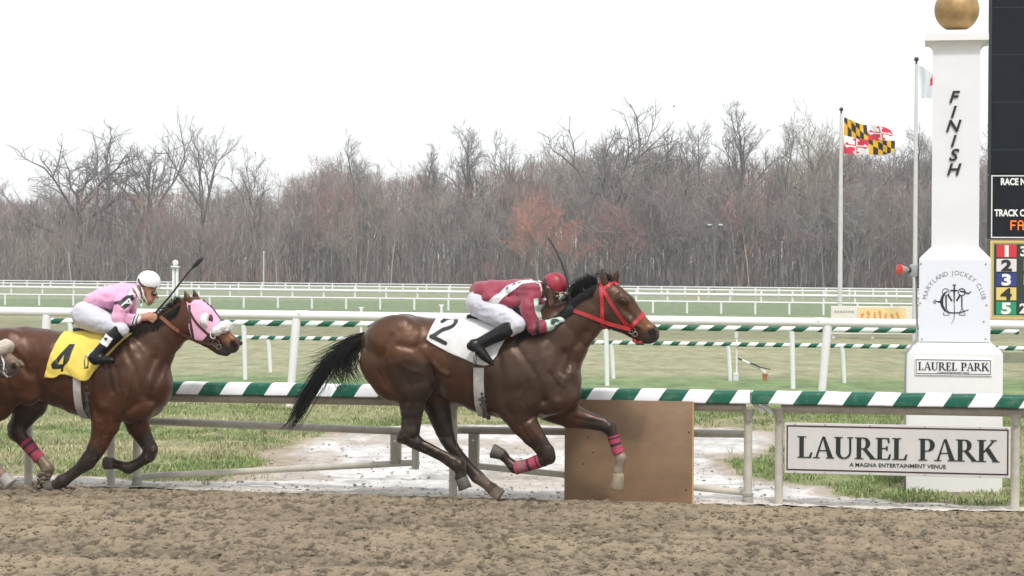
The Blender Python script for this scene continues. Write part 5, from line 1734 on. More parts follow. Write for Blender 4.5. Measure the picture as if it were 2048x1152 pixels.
def hood4():
    t, px, bv = H4, PX4, BV4
    outline = [(374,603),(381,608),(388,601),(401,600),(413,610),(427,622),(441,643),(430,656),(419,666),(410,676),(404,682),(384,678),(381,660),(381,648),(383,637),(378,620)]
    ins = in_poly(outline)
    eye = (413.5, 640, 10.5)
    Vn, Qn = VQ4
    # a fitted shell: cells of the head inside the outline, both sides
    pink = mat('hood_pink', (0.78, 0.42, 0.59), 0.6, noise_s=6, noise_a=0.15, bump=0.2, bump_s=60, sheen=0.2)
    for sd in (-1, 1):
        step = 1.2; pts = {}; vs = []; fs = []
        def vert(i, j):
            if (i, j) not in pts:
                p = px.p(372+i*step, 596+j*step, -0.06)
                s, n = surf(bv, p, 0.010, sd)
                pts[(i, j)] = len(vs); vs.append(s)
            return pts[(i, j)]
        for i in range(60):
            for j in range(74):
                u, v = 372+(i+.5)*step, 596+(j+.5)*step
                if ins(u, v):
                    q = [vert(i, j), vert(i, j+1), vert(i+1, j+1), vert(i+1, j)]
                    fs.append(tuple(q if sd < 0 else q[::-1]))
        m_ = MB(); m_.add(vs, fs)
        hd = t.part('blinker_hood', m_, pink, smooth=True)
        md = hd.modifiers.new('thick', 'SOLIDIFY'); md.thickness = 0.004; md.offset = 1
        # white cup behind the eye and the dark eye opening
        c, n = surf(bv, px.p(411.5, 640.5, -0.06), 0.010, sd)
        m_ = MB()
        R = px.r(10.5, 412, 640)
        prof = [(R*1.25, -0.004), (R*1.2, 0.004), (R*1.02, 0.012), (R*0.95, 0.022), (R*0.7, 0.036), (R*0.35, 0.043), (0.001, 0.045)]
        vs = []; nn = 18
        for r_, h_ in prof:
            for k in range(nn):
                a = 2*math.pi*k/nn
                cut = 1.0
                x = r_*math.cos(a)
                vs.append(c + Vector((min(x, R*0.55), sd*h_, r_*math.sin(a)*1.12)))
        fs = [(i*nn+k, i*nn+(k+1) % nn, (i+1)*nn+(k+1) % nn, (i+1)*nn+k) for i in range(len(prof)-1) for k in range(nn)]
        m_.add(vs, fs); t.part('eye_cup', m_, mat('cup_white', (0.80, 0.80, 0.82), 0.4), hd, smooth=45)
        c2, n2 = surf(bv, px.p(422, 639, -0.06), 0.011, sd)
        m_ = MB(); m_.sphere(c2, (px.r(5, 422, 639), 0.006, px.r(10.5, 422, 639)), 14)
        t.part('eye_opening', m_, mat('eye_skin', (0.085, 0.035, 0.02), 0.5), hd, smooth=True)
        m_ = MB(); m_.sphere(c2 + Vector((-0.012, sd*0.004, 0.0)), (0.013, 0.006, 0.020), 14)
        t.part('eye', m_, M_eye, hd, smooth=True)
    # white binding round the edge
    m_ = MB()
    strap(m_, px, bv, [(376,612),(381,624),(386,634)], 3, lift=0.012, both=True)
    strap(m_, px, bv, [(438,648),(428,657),(418,667)], 4, lift=0.012, both=True)
    t.part('hood_binding', m_, M_white, smooth=35)
    # sheepskin noseband
    B = Body((px.p(420,660).x, -0.14, px.p(440,690).z), (px.p(475,660).x, 0.14, px.p(440,625).z), 0.008)
    ctr = px.p(446, 664, 0)
    arc = []
    for i in range(11):
        a = math.pi*(i/10)
        rr = 0.055
        arc.append(((px.p(452,653).x - 0.055*math.sin(0)*0 - 0.06*(1-math.sin(a)), -0.085*math.cos(a), px.p(452,653).z - 0.04*(1-math.sin(a))), 0.060-0.012*abs(math.cos(a))))
    B.chain(arc, 1.0, 0.02, y0=0.0)
    B.wrinkle(0.010, 30, 30, 30, 3, 2)
    V, Q = B.mesh(0)
    t.link('sheepskin_noseband', body_mesh('sheepskin_noseband', V, Q, M_fleece, t.base))
    # brown bridle over the hood
    m_ = MB()
    strap(m_, px, bv, [(378,610),(380,630),(383,655),(385,676)], 5, lift=0.014)
    strap(m_, px, bv, [(379,622),(390,641),(406,660),(420,673),(428,682)], 4.5, lift=0.016)
    br = t.part('bridle', m_, M_brown, smooth=35)
    m_ = MB(); strap(m_, px, bv, [(406,684),(415,678),(425,668),(432,657)], 9, lift=0.016); cross_strap(m_, px, bv, (436,655,441,648), 8, lift=0.014)
    t.part('noseband', m_, M_brown, br, smooth=35)
    m_ = MB(); strap(m_, px, bv, [(420,664),(428,667),(428,676),(421,674),(420,664)], 2.4, lift=0.020, n=20)
    t.part('buckle', m_, M_white, br, smooth=35)
    bit_rings(t, px, bv, br, 432, 686, 7)
    for sd in (-1, 1):
        pts, nn = [], []
        path = bez([Vector((u, v, 0)) for u, v in [(430,690),(405,685),(382,678),(364,667),(345,654),(330,641),(319,634)]], 26)
        for q in path:
            s, n = surf(bv, px.p(q.x, q.y, -0.1), 0.016, sd)
            pts.append(s); nn.append(Vector((n.x*0.3, n.y, n.z*0.3)))
        for _ in range(4):
            pts = [pts[0]] + [(pts[i-1]+pts[i]*2+pts[i+1])/4 for i in range(1, len(pts)-1)] + [pts[-1]]
        m_ = MB(); strap_pts(m_, pts[:15], nn[:15], px.r(6.5, 400, 680), 0.006); rn = t.part('rein', m_, M_brown, br, smooth=35)
        m_ = MB(); strap_pts(m_, pts[14:], nn[14:], px.r(7.0, 400, 680), 0.007); t.part('rein_grip', m_, M_tan, rn, smooth=35)
hood4()

def noseband3():
    t, px, bv = H3, PX3, BV3
    B = Body((px.p(405,660).x, -0.16, px.p(440,715).z), (px.p(485,660).x, 0.16, px.p(440,615).z), 0.009)
    arc = []
    P0 = px.p(452, 649, 0)
    for i in range(11):
        a = math.pi*(i/10)
        arc.append(((P0.x - 0.075*(1-math.sin(a)), -0.088*math.cos(a), P0.z - 0.055*(1-math.sin(a))), 0.066-0.010*abs(math.cos(a))))
    B.chain(arc, 1.0, 0.02, y0=0.0); B.wrinkle(0.006, 30, 30, 30, 3, 2)
    V, Q = B.mesh(0)
    t.link('sheepskin_noseband', body_mesh('sheepskin_noseband', V, Q, M_fleecet, t.base))
    m_ = MB(); strap(m_, px, bv, [(379,622),(390,641),(406,660),(420,673),(434,688)], 5, lift=0.016)
    br = t.part('bridle', m_, M_brown, smooth=35)
    m_ = MB(); strap(m_, px, bv, [(440,668),(446,684),(444,700),(450,712)], 3, lift=0.014); t.part('cheek_strap', m_, M_white, br, smooth=35)
    bit_rings(t, px, bv, br, 444, 692, 7)
    m_ = MB(); strap(m_, px, bv, [(425,640),(432,652),(440,660)], 9, lift=0.012); t.part('nose_strap', m_, mat('pale_blue_strap', (0.45, 0.52, 0.60), 0.6), br, smooth=35)
noseband3()

# ------------------------------------------------------------------ leg wraps
def leg_wrap(t, px, pts, off, bands, label=None):
    """bands: list of (f0, f1, material index); a bandage round the cannon bone"""
    P = [px.p(u, v, off) for u, v, r in pts]; R = [px.r(r, u, v, off) for u, v, r in pts]
    mats = [mat('wrap_pink', (0.40, 0.05, 0.095), 0.85, noise_s=25, noise_a=0.25), mat('wrap_navy', (0.02, 0.018, 0.04), 0.7), mat('wrap_dusty', (0.24, 0.13, 0.11), 0.85, noise_s=25, noise_a=0.25)]
    def at(f):
        s = f*(len(P)-1); k = min(int(s), len(P)-2); g_ = s-k
        return P[k].lerp(P[k+1], g_), R[k]*(1-g_)+R[k+1]*g_
    m_ = MB()
    for f0_, f1_, mi in bands:
        n = 4
        q = [at(f0_+(f1_-f0_)*i/n) for i in range(n+1)]
        m_.tube([a for a, b in q], [b for a, b in q], 16, mi=mi, cap=True, flat=0.92, ref=(0, 1, 0))
    t.part('leg_wrap', m_, mats, smooth=50, label=label)
leg_wrap(H2, PX2, [(1082,921,14.2),(1056,930,12.6),(1030,936,14.0)], -0.12, [(0.05,0.12,0),(0.12,0.18,1),(0.18,0.42,0),(0.42,0.52,1),(0.52,0.60,0),(0.60,0.86,2),(0.86,1.0,0)])
leg_wrap(H2, PX2, [(1225.5,869,12.6),(1232,892,11.3),(1240,912,13.2)], 0.12, [(0.05,0.12,0),(0.12,0.20,1),(0.20,0.38,0),(0.38,0.5,1),(0.5,0.85,0)])
leg_wrap(H4, PX4, [(50,882,15),(66,902,12.6),(80,918,12.6)], 0.11, [(0.02,0.16,0),(0.16,0.27,1),(0.27,0.50,0),(0.50,0.60,1),(0.60,1.0,0)])

# ------------------------------------------------------------------ saddle cloths, numbers, girths, saddles
M_cloth2 = mat('cloth_white', (0.66, 0.65, 0.655), 0.85, noise_s=4, noise_a=0.06, bump=0.25, bump_s=14)
M_cloth4 = mat('cloth_yellow', (0.78, 0.60, 0.115), 0.8, noise_s=4, noise_a=0.08, bump=0.25, bump_s=14)
SCL2, BVC2 = saddle_cloth('saddle_cloth', 'white saddle cloth with black number 2 under the crimson jockey', PX2, BV2, HF2,
    [(868,634),(890,635),(930,640),(980,646),(1024,655)], [(854,679),(872,691),(905,706),(940,720),(966,729),(984,728),(996,712)], M_cloth2, seed=3)
two = near_line([[(877.5,643.5),(884,638.5),(894,636.5),(902.5,639),(905.5,645.5),(902,652.5),(894,656.5),(883,659.5),(873,666),(863,674)], [(861.5,673),(891,686.5)]], 4.0)
decal(SCL2, 'number', PX2, BVC2, two, 852, 630, 912, 694, M_black)
SCL4, BVC4 = saddle_cloth('saddle_cloth', 'yellow saddle cloth with black number 4 under the pink jockey', PX4, BV4, HF4,
    [(117,664),(150,666),(190,670),(230,670),(258,668)], [(95,754),(114,755),(131,748),(152,752),(171,760),(187,757),(203,734)], M_cloth4, wr=0.014, seed=6)
fo = in_poly([(136,688.6),(147,689),(142,719),(139.5,724),(131,733.5),(130.4,742),(125.6,743.3),(126,737),(108,737),(105,728.7)]); fh = in_poly([(130.4,708),(117.7,728),(129.8,728)])
decal(SCL4, 'number', PX4, BVC4, lambda u, v: fo(u, v) and not fh(u, v), 102, 685, 150, 746, M_black)

def saddle(name_label, fr, px, bv, pts, g_u, g_v0, g_v1, gw, lean, buckle, base_uv, irons):
    base = px.p(*base_uv)
    t = Thing('saddle', name_label, 'saddle', fr, base)
    q = px.ch(pts)
    xs_ = [p.x for p, r in q]; zs_ = [p.z for p, r in q]
    B = Body((min(xs_)-0.08, -0.26, min(zs_)-0.12), (max(xs_)+0.08, 0.26, max(zs_)+0.1), 0.008)
    B.chain(q, 2.6, 0.03, y0=0.0)
    mid = q[len(q)//2][0]
    V, Q = B.mesh(1)
    t.link('seat', body_mesh('seat', V, Q, mat('saddle_leather', (0.016, 0.016, 0.018), 0.35, noise_s=20, noise_a=0.3), base))
    m_ = MB(); girth(m_, px, bv, g_u, g_v0, g_v1, gw, 0.012, a0=-112, a1=112, lean=lean)
    gi = t.part('girth', m_, mat('girth_webbing', (0.50, 0.49, 0.475), 0.8, noise_s=18, noise_a=0.2), smooth=35)
    for (u, v, w, h) in buckle:
        m_ = MB(); p = px.p(u, v, -0.25); s, n = surf(bv, p, 0.030, -1)
        m_.bbox(s + Vector((-w/440, -0.006, -h/440)), s + Vector((w/440, 0.006, h/440)), 0.003)
        t.part('buckle', m_, M_dark, gi)
    for sd in (-1, 1):
        a, f1 = irons
        A = px.p(a[0], a[1], sd*0.30); A.y = sd*0.30; Fp = px.p(f1[0], f1[1], 0); Fp.y = sd*0.405
        m_ = MB()
        pts_ = bez([A, A.lerp(Fp, 0.5) + Vector((0, sd*0.02, 0)), Fp], 8)
        strap_pts(m_, pts_, [Vector((0, sd, 0.1))]*8, 0.022, 0.005); t.part('stirrup_leather', m_, mat('pale_leather', (0.62, 0.60, 0.52), 0.6), smooth=35)
        m_ = MB(); r_ = 0.045
        m_.tube([Fp + Vector((0.0, r_*math.cos(b_), -0.05+r_*1.25*math.sin(b_))) for b_ in [math.pi*(i/12*1.5-0.25) for i in range(13)]], 0.006, 6)
        m_.tube([Fp + Vector((0, -0.034, -0.10)), Fp + Vector((0, 0.034, -0.10))], 0.010, 8)
        t.part('stirrup_iron', m_, mat('bit_steel', (0.24, 0.235, 0.22), 0.35, 0.8), smooth=True)
saddle('small black racing saddle on the white number 2 cloth', HF2, PX2, BV2, [(938,633,5),(955,638,4.5),(985,644,5),(1008,643,7)], 974, 690, 832, 21, -4,
       [(966,786,5,6),(966,797,15,5),(967,802,7,26),(966,809,14,5),(967,822,9,22),(971,832,8,8)], (970, 650), ((1008,652),(970,700)))
saddle('small black racing saddle on the yellow number 4 cloth', HF4, PX4, BV4, [(152,659,5),(172,663,4.5),(200,667,5),(222,665,7)], 181, 720, 830, 16, -5,
       [(178,774,6,8),(178,786,12,5),(177.5,792,6,20),(177.5,800,11,5),(177,812,7,22),(176.5,823,10,5)], (190, 670), ((228,672),(207,710)))
# ------------------------------------------------------------------ jockeys
def cut_below(px, a, b):
    A, Bq = px.p(*a), px.p(*b)
    dx, dz = Bq.x-A.x, Bq.z-A.z
    L = math.hypot(dx, dz)
    def fn(X, Y, Z): return -(-(X-A.x)*dz + (Z-A.z)*dx)/L + 0*Y
    return fn

def bbox_of(chs, pad=0.06):
    A = np.array([p for c in chs for p, r in c]); R = np.array([r for c in chs for p, r in c])[:, None]
    return (A-R*1.9).min(0)-pad, (A+R*1.9).max(0)+pad

def sdf_part(t, name, px, chains, mt, h=0.0085, wr=None, cuts=(), attrs=None, parent=None, relax=1, label=None):
    built = []
    for c in chains:
        p = px.ch(c['pts'], c.get('off', 0.0))
        built.append((p, c))
        if c.get('both'): built.append((flip(p), c))
    lo, hi = bbox_of([b[0] for b in built if b[1].get('op', 'u') == 'u'])
    B = Body(lo, hi, h)
    for p, c in built:
        B.chain(p, c.get('ysc', 1.0), c.get('k', 0.025), c.get('op', 'u'), y0=c.get('y0'))
    if wr:
        for w in wr: B.wrinkle(*w)
    for c in cuts: B.cut(c)
    V, Q = B.mesh(relax)
    at = None
    if attrs: at = {'col': attrs(V)}
    o = t.link(name, body_mesh(name, V, Q, mt, t.base, at), parent, label)
    return o, bvh_of(V, Q), V

M_breech = mat('breeches_white', (0.55, 0.55, 0.62), 0.7, noise_s=6, noise_a=0.05, bump=0.35, bump_s=22, stretch=(1, 1, 2.2))
M_boot = mat('boot_leather', (0.007, 0.007, 0.009), 0.28, spec=0.30, noise_s=20, noise_a=0.3, coat=0.0, bump=0.25, bump_s=26)
M_glove = mat('black_glove', (0.012, 0.014, 0.015), 0.6, spec=0.2)
M_lens = mat('goggle_lens', (0.10, 0.085, 0.045), 0.12, spec=0.7, coat=0.5)

def finger_set(rows):
    return [dict(pts=[(a[0], a[1], r), (b[0], b[1], r*0.95), (c[0], c[1], r*0.85)], off=o, k=0.004) for (a, b, c, r, o) in rows]

def jockey(px, fr, S):
    t = Thing('person', S['label'], 'person', fr, px.p(*S['base']), 'jockeys riding in the race')
    skin = mat(S['skin_name'], S['skin'], 0.5, noise_s=9, noise_a=0.15)
    body = S['torso'] + S['head'] + S['arms'] + S['legs'] + S['hands']
    body = [dict(c, pts=[(q[0], q[1], q[2]*(0.84 if c.get('shrink') else 1.0)) + tuple(q[3:]) for q in c['pts']]) for c in body]
    sdf_part(t, 'body', px, body, skin, 0.0068, relax=1)
    # eyes and brows under the goggles
    for (u, v, o) in S['eyes']:
        m_ = MB(); p = px.p(u, v, o); m_.sphere(p, (0.008, 0.009, 0.007), 10); t.part('eye', m_, mat('eye_white', (0.6, 0.58, 0.55), 0.3), smooth=True)
    jk, bj, Vj = sdf_part(t, 'jacket', px, S['jacket'], S['jacket_mat'], 0.0075, wr=S.get('jwr', [(0.010, 8, 6, 24, 3, 1), (0.006, 30, 12, 16, 9, 2)]), cuts=[c for c in S.get('jcuts', [])], attrs=S.get('jcol'))
    br, bb, Vb = sdf_part(t, 'breeches', px, S['breeches'], M_breech, 0.0075, wr=[(0.006, 8, 8, 26, 5, 1), (0.004, 34, 16, 30, 6, 2)])
    for sd in (-1, 1):
        ch = [dict(c, pts=[(q[0], q[1], q[2], (q[3] if sd < 0 else -q[3])) for q in c['pts']]) for c in S['boot']]
        bo, bbo, _ = sdf_part(t, 'boot', px, ch, M_boot, 0.0068, wr=[(0.004, 14, 8, 22, 4, 1)])
        if sd < 0: bvb, bobj = bbo, bo
    if S.get('gloves'):
        for i, gset in enumerate(S['gloves']):
            sdf_part(t, 'glove', px, [dict(c, pts=[(q[0], q[1], q[2]*1.16) + tuple(q[3:]) for q in c['pts']]) for c in gset], M_glove, 0.006)
    # helmet
    hm, bh, Vh = sdf_part(t, 'helmet', px, S['helmet'], S['helmet_mat'], 0.0068, cuts=[cut_below(px, *S['brim'])], relax=2)
    return t, dict(jacket=(jk, bj), breeches=(br, bb), boot=(bobj, bvb), helmet=(hm, bh))

def goggles(t, px, frame_pts, lens, strap_path, bvh, mcol):
    for sd in (-1, 1):
        (u, v, ru, rv, o) = lens
        p = px.p(u, v, sd*o)
        m_ = MB(); m_.sphere(p, (px.r(ru, u, v), 0.018, px.r(rv, u, v)), 14)
        g_ = t.part('goggles', m_, mat('goggle_frame', mcol, 0.5), smooth=True)
        m_ = MB(); m_.sphere(p + Vector((px.r(ru*0.35, u, v), sd*0.007, 0)), (px.r(ru*0.74, u, v), 0.014, px.r(rv*0.68, u, v)), 14)
        t.part('lens', m_, M_lens, g_, smooth=True)
    m_ = MB(); strap(m_, px, bvh, strap_path, 3.6, lift=0.006, both=True)
    t.part('goggle_strap', m_, M_dark, smooth=35)

# ---- crimson jockey on the leading horse
def vcol2(V):
    x, y, z = V[:, 0], V[:, 1], V[:, 2]
    c = np.tile(np.array([0.262, 0.034, 0.062]), (len(V), 1))*(1+0.10*fbm(x*6, y*6, z*6, 2, 4)[:, None])
    mint, dkg = np.array([0.50, 0.62, 0.55]), np.array([0.02, 0.045, 0.04])
    for pts in ([(1100,650,13,-.17),(1124,640,9,-.11)], [(1104,620,13,.13),(1146,587,9,.09)]):
        q = PX2.ch(pts)
        d = Body.chain_d((x, y, z), dict(pts=[(tuple(a), b) for a, b in q], ysc=1.0, y0=0.0))
        w = (d < 0.012)
        pat = fbm(x*22, y*22, z*22, 1, 7) > 0.42
        c[w & ~pat] = mint; c[w & pat] = dkg
    return c
hands2 = [dict(pts=[(1124,639,6.5),(1133,626,7.5),(1136,620,7)], off=-0.095, k=0.01)] + finger_set([
    ((1137,612),(1144,613),(1143,619),2.5,-0.105), ((1138,617),(1145.5,618),(1143,623.5),2.6,-0.112), ((1137.5,622),(1144.5,623.5),(1141,628),2.5,-0.112), ((1136,627),(1142,629),(1138,632),2.2,-0.108)]) + [
    dict(pts=[(1131,618,3.0),(1135,610,2.7),(1140,608,2.3)], off=-0.07, k=0.004)]
hands2f = [dict(pts=[(1147,586,6),(1152,590,6.5),(1153,596,6)], off=0.10, k=0.01)] + finger_set([
    ((1154,589),(1160,591),(1158,596),2.4,0.09), ((1154,593),(1160,595.5),(1157,600),2.4,0.085), ((1153,597),(1158,600),(1155,603),2.3,0.085), ((1151,600),(1155,603.5),(1152,605.5),2.1,0.09)]) + [
    dict(pts=[(1150,587,2.9),(1155,584,2.6),(1160,585,2.2)], off=0.065, k=0.004)]
S2 = dict(
    label='jockey in crimson jacket and red helmet crouched low on the leading dark bay horse', base=(985, 660, 0.0), skin_name='dark_skin', skin=(0.17, 0.092, 0.055),
    torso=[dict(pts=[(964,600,24),(985,588,21),(1025,586,23),(1056,586,23)], ysc=1.3, k=0.04, shrink=True)],
    head=[dict(pts=[(1066,586,13),(1086,585,11)], ysc=1.0, k=0.03), dict(pts=[(1106,573,18),(1102,580,18)], ysc=0.86, k=0.02), dict(pts=[(1103,594,14),(1100,605,11),(1097,611,7.5)], ysc=0.8, k=0.02),
          dict(pts=[(1113,596,3),(1117,603,3.6)], ysc=0.9, k=0.012), dict(pts=[(1108,610,3.2),(1110,607,2.8)], ysc=2.0, k=0.008), dict(pts=[(1114,607.4,1.2),(1106,609.5,1.2)], ysc=6, k=0.005, op='s'), dict(pts=[(1091,594,3.5),(1092,600,2.6)], off=-0.066, ysc=0.6, k=0.008, both=True)],
    arms=[dict(pts=[(1062,584,17,-.15),(1058,618,11.5,-.23),(1070,656,9.5,-.24),(1100,650,8.5,-.17),(1126,637,6,-.10)], k=0.02, shrink=True),
          dict(pts=[(1064,584,17,.15),(1076,608,11.5,.20),(1094,626,9.5,.15),(1122,608,8.5,.11),(1148,586,6,.09)], k=0.02, shrink=True)],
    legs=[dict(pts=[(962,605,28,-.09),(1000,630,21,-.20),(1030,648,14,-.28),(985,674,10,-.34),(948,691,7.5,-.38),(980,722,6,-.40)], k=0.02, shrink=True, both=True)],
    hands=hands2 + hands2f, gloves=[hands2, hands2f], eyes=[(1113, 592, -0.035), (1113, 592, 0.035)],
    jacket=[dict(pts=[(956,582,16),(975,583,20),(1000,584,23),(1030,585,25.5),(1056,585,25.5)], ysc=1.42, k=0.05), dict(pts=[(958,571,7),(985,570,9)], ysc=3.2, k=0.04), dict(pts=[(1062,580,21),(1076,580,15)], ysc=1.15, k=0.04),
            dict(pts=[(1060,588,24,-.15),(1057,622,16,-.235),(1068,656,13,-.245)], k=0.035), dict(pts=[(1068,656,13,-.245),(1098,651,11.5,-.175),(1120,642,8.8,-.115)], k=0.02),
            dict(pts=[(1062,588,23,.15),(1076,608,15,.20),(1094,626,13,.15)], k=0.035), dict(pts=[(1094,626,13,.15),(1122,608,11.5,.11),(1142,590,9.5,.09)], k=0.02),
            dict(pts=[(964,585,19,-.10),(978,591,17,-.13)], ysc=0.9, k=0.03, both=True), dict(pts=[(976,596,11,-.185),(1000,600,11,-.185),(1028,606,10,-.18)], k=0.04, both=True)],
    jacket_mat=mat_attr('crimson_silk', 'col', 0.55, 0.35, noise_s=8, noise_a=0.10, bump=0.35, bump_s=24, stretch=(1, 1, 1.8), sheen=0.2), jcol=vcol2,
    breeches=[dict(pts=[(958,608,27,-.085),(985,622,25.5,-.145),(1012,637,22.5,-.22),(1033,649,17.5,-.275)], k=0.03, both=True), dict(pts=[(960,605,25)], ysc=1.4, k=0.04), dict(pts=[(1033,650,16,-.28),(1022,660,14,-.29)], k=0.02, both=True)],
    boot=[dict(pts=[(1019,657,15,-.295),(1000,667,15,-.315),(975,680,13,-.345),(955,690,11.5,-.375)], k=0.02), dict(pts=[(946,690,11,-.385),(942,692,9,-.388)], k=0.02), dict(pts=[(950,694,11,-.385),(968,711,10,-.395),(983,726,5.5,-.40)], k=0.02)],
    helmet=[dict(pts=[(1108,570,24.5),(1111,569,24)], ysc=0.86, k=0.02)], helmet_mat=mat('helmet_red', (0.32, 0.020, 0.04), 0.45, noise_s=10, noise_a=0.12, bump=0.15, bump_s=30),
    brim=((1080, 566), (1132, 590)),
)
J2, JD2 = jockey(PX2, HF2, S2)
jk2, bvj2 = JD2['jacket']
sash = in_poly([(971,606),(996,607),(1010,590),(1041,568.5),(1073,564),(1064,559),(1030,562),(1007,573),(990,590)])
decal(J2, 'sash', PX2, bvj2, sash, 968, 556, 1076, 610, mat('sash_white', (0.66, 0.65, 0.68), 0.5, noise_s=14, noise_a=0.1), lift=0.007, parent=jk2)
lt = near_line([[(1009,577),(1012,574),(1010,579)], [(1021,571),(1024,567)], [(1022,567),(1026,569)], [(1029,565),(1032,567),(1035,564)]], 0.9)
decal(J2, 'sash_lettering', PX2, bvj2, lt, 1004, 562, 1040, 582, mat('sash_print', (0.12, 0.12, 0.15), 0.6), lift=0.012, step=0.7, parent=jk2)['kind'] = 'stuff'
decal(J2, 'armband', PX2, bvj2, in_poly([(1074,643),(1079,643),(1080,668),(1074,668)]), 1072, 640, 1082, 670, M_black, lift=0.009, parent=jk2)
decal(J2, 'placket', PX2, bvj2, in_poly([(1067,598),(1074,596),(1080,613),(1077,626),(1084,641),(1078,640),(1070,622),(1069,610)]), 1064, 594, 1086, 643, mat('placket_mint', (0.52, 0.62, 0.55), 0.6), lift=0.007, parent=jk2)
hm2, bvh2 = JD2['helmet']
m_ = MB(); strap(m_, PX2, bvh2, [(1093,572),(1103,580),(1116,586),(1130,590)], 4.5, lift=0.004, both=True); J2.part('helmet_band', m_, mat('band_cream', (0.60, 0.42, 0.34), 0.6), hm2, smooth=35)
m_ = MB(); strap(m_, PX2, bvh2, [(1087,558),(1089,566),(1094,573)], 7, lift=0.004, both=True); J2.part('helmet_strap', m_, M_dark, hm2, smooth=35)
m_ = MB(); m_.tube([PX2.p(1092,574,-.085), PX2.p(1092,590,-.078), PX2.p(1096,606,-.05), PX2.p(1098,618,0), PX2.p(1096,606,.05), PX2.p(1092,590,.078), PX2.p(1092,574,.085)], 0.010, 6, flat=0.5); J2.part('chin_strap', m_, M_dark, hm2, smooth=True)
m_ = MB()
pk = [PX2.p(1126,587,-.07), PX2.p(1133,591,-.04), PX2.p(1136,592.5,0), PX2.p(1133,591,.04), PX2.p(1126,587,.07)]
m_.tube(pk, [0.008, 0.013, 0.014, 0.013, 0.008], 8, flat=0.6); J2.part('helmet_peak', m_, mat('helmet_red', (0, 0, 0)), hm2, smooth=True)
goggles(J2, PX2, None, (1112, 593, 7, 5, 0.042), [(1089,582),(1096,586),(1106,591)], bvh2, (0.02, 0.02, 0.02))
m_ = MB(); m_.sphere(PX2.p(1089.5,599,-.075), (0.016, 0.010, 0.014), 12); J2.part('chin_cup', m_, mat('cup_silver', (0.5, 0.5, 0.5), 0.3), smooth=True)
m_ = MB(); m_.tube([PX2.p(1073,566,-.06), PX2.p(1080,568,-.075), PX2.p(1083,580,-.09), PX2.p(1079,594,-.10)], 0.012, 8, flat=0.5); m_.tube([PX2.p(1078,563,-.05), PX2.p(1083,566,.0), PX2.p(1078,563,.05)], 0.012, 8)
J2.part('collar', m_, mat('collar_white', (0.68, 0.66, 0.66), 0.6), jk2, smooth=True)

# ---- pink jockey on the second horse
def vcol4(V):
    x, y, z = V[:, 0], V[:, 1], V[:, 2]
    c = np.tile(np.array([0.78, 0.39, 0.59]), (len(V), 1))*(1+0.06*fbm(x*6, y*6, z*6, 2, 4)[:, None])
    A, Bq = PX4.p(262,634,-.16), PX4.p(279,637,-.11)
    f = ((x-A.x)*(Bq.x-A.x)+(z-A.z)*(Bq.z-A.z))/((Bq.x-A.x)**2+(Bq.z-A.z)**2)
    low = (z < PX4.p(262,626,-.15).z) & (z > PX4.p(262,652,-.15).z) & (y < -0.02)
    w = low & (f > 0.52) & (f < 1.3)
    c[w] = (0.78, 0.77, 0.80)
    for a, b in ((0.62, 0.74), (0.90, 1.02)):
        c[low & (f > a) & (f < b)] = (0.02, 0.02, 0.025)
    # white yoke near the collar
    P = PX4.p(270,582,-.1); d = np.sqrt((x-P.x)**2+(z-P.z)**2)
    c[(d < 0.045) & (x > P.x-0.02)] = (0.76, 0.70, 0.74)
    return c
hands4 = [dict(pts=[(277,637,6.8),(288,635,7.6),(298,634,7.0)], off=-0.10, ysc=0.75, k=0.012)] + finger_set([
    ((301,629),(311,629),(312,634),2.6,-0.105), ((302,633),(312.5,633),(312,638),2.6,-0.112), ((301,637),(310.5,638),(308.5,642),2.5,-0.112), ((299,641),(307,642.5),(304.5,645.5),2.2,-0.108)]) + [
    dict(pts=[(289,630,3.2),(298,626.5,2.8),(306,626.5,2.3)], off=-0.075, k=0.004)]
hands4f = [dict(pts=[(290,640,6.5),(298,638,7),(304,637,6.5)], off=0.085, ysc=0.75, k=0.012)] + finger_set([
    ((307,632),(315,632),(316,637),2.5,0.09), ((307,636),(316,636.5),(315,641),2.5,0.095), ((306,640),(314,641),(312,645),2.4,0.095), ((304,644),(310,645),(308,648),2.1,0.09)]) + [
    dict(pts=[(296,634,3.0),(303,630,2.7),(310,630,2.2)], off=0.06, k=0.004)]
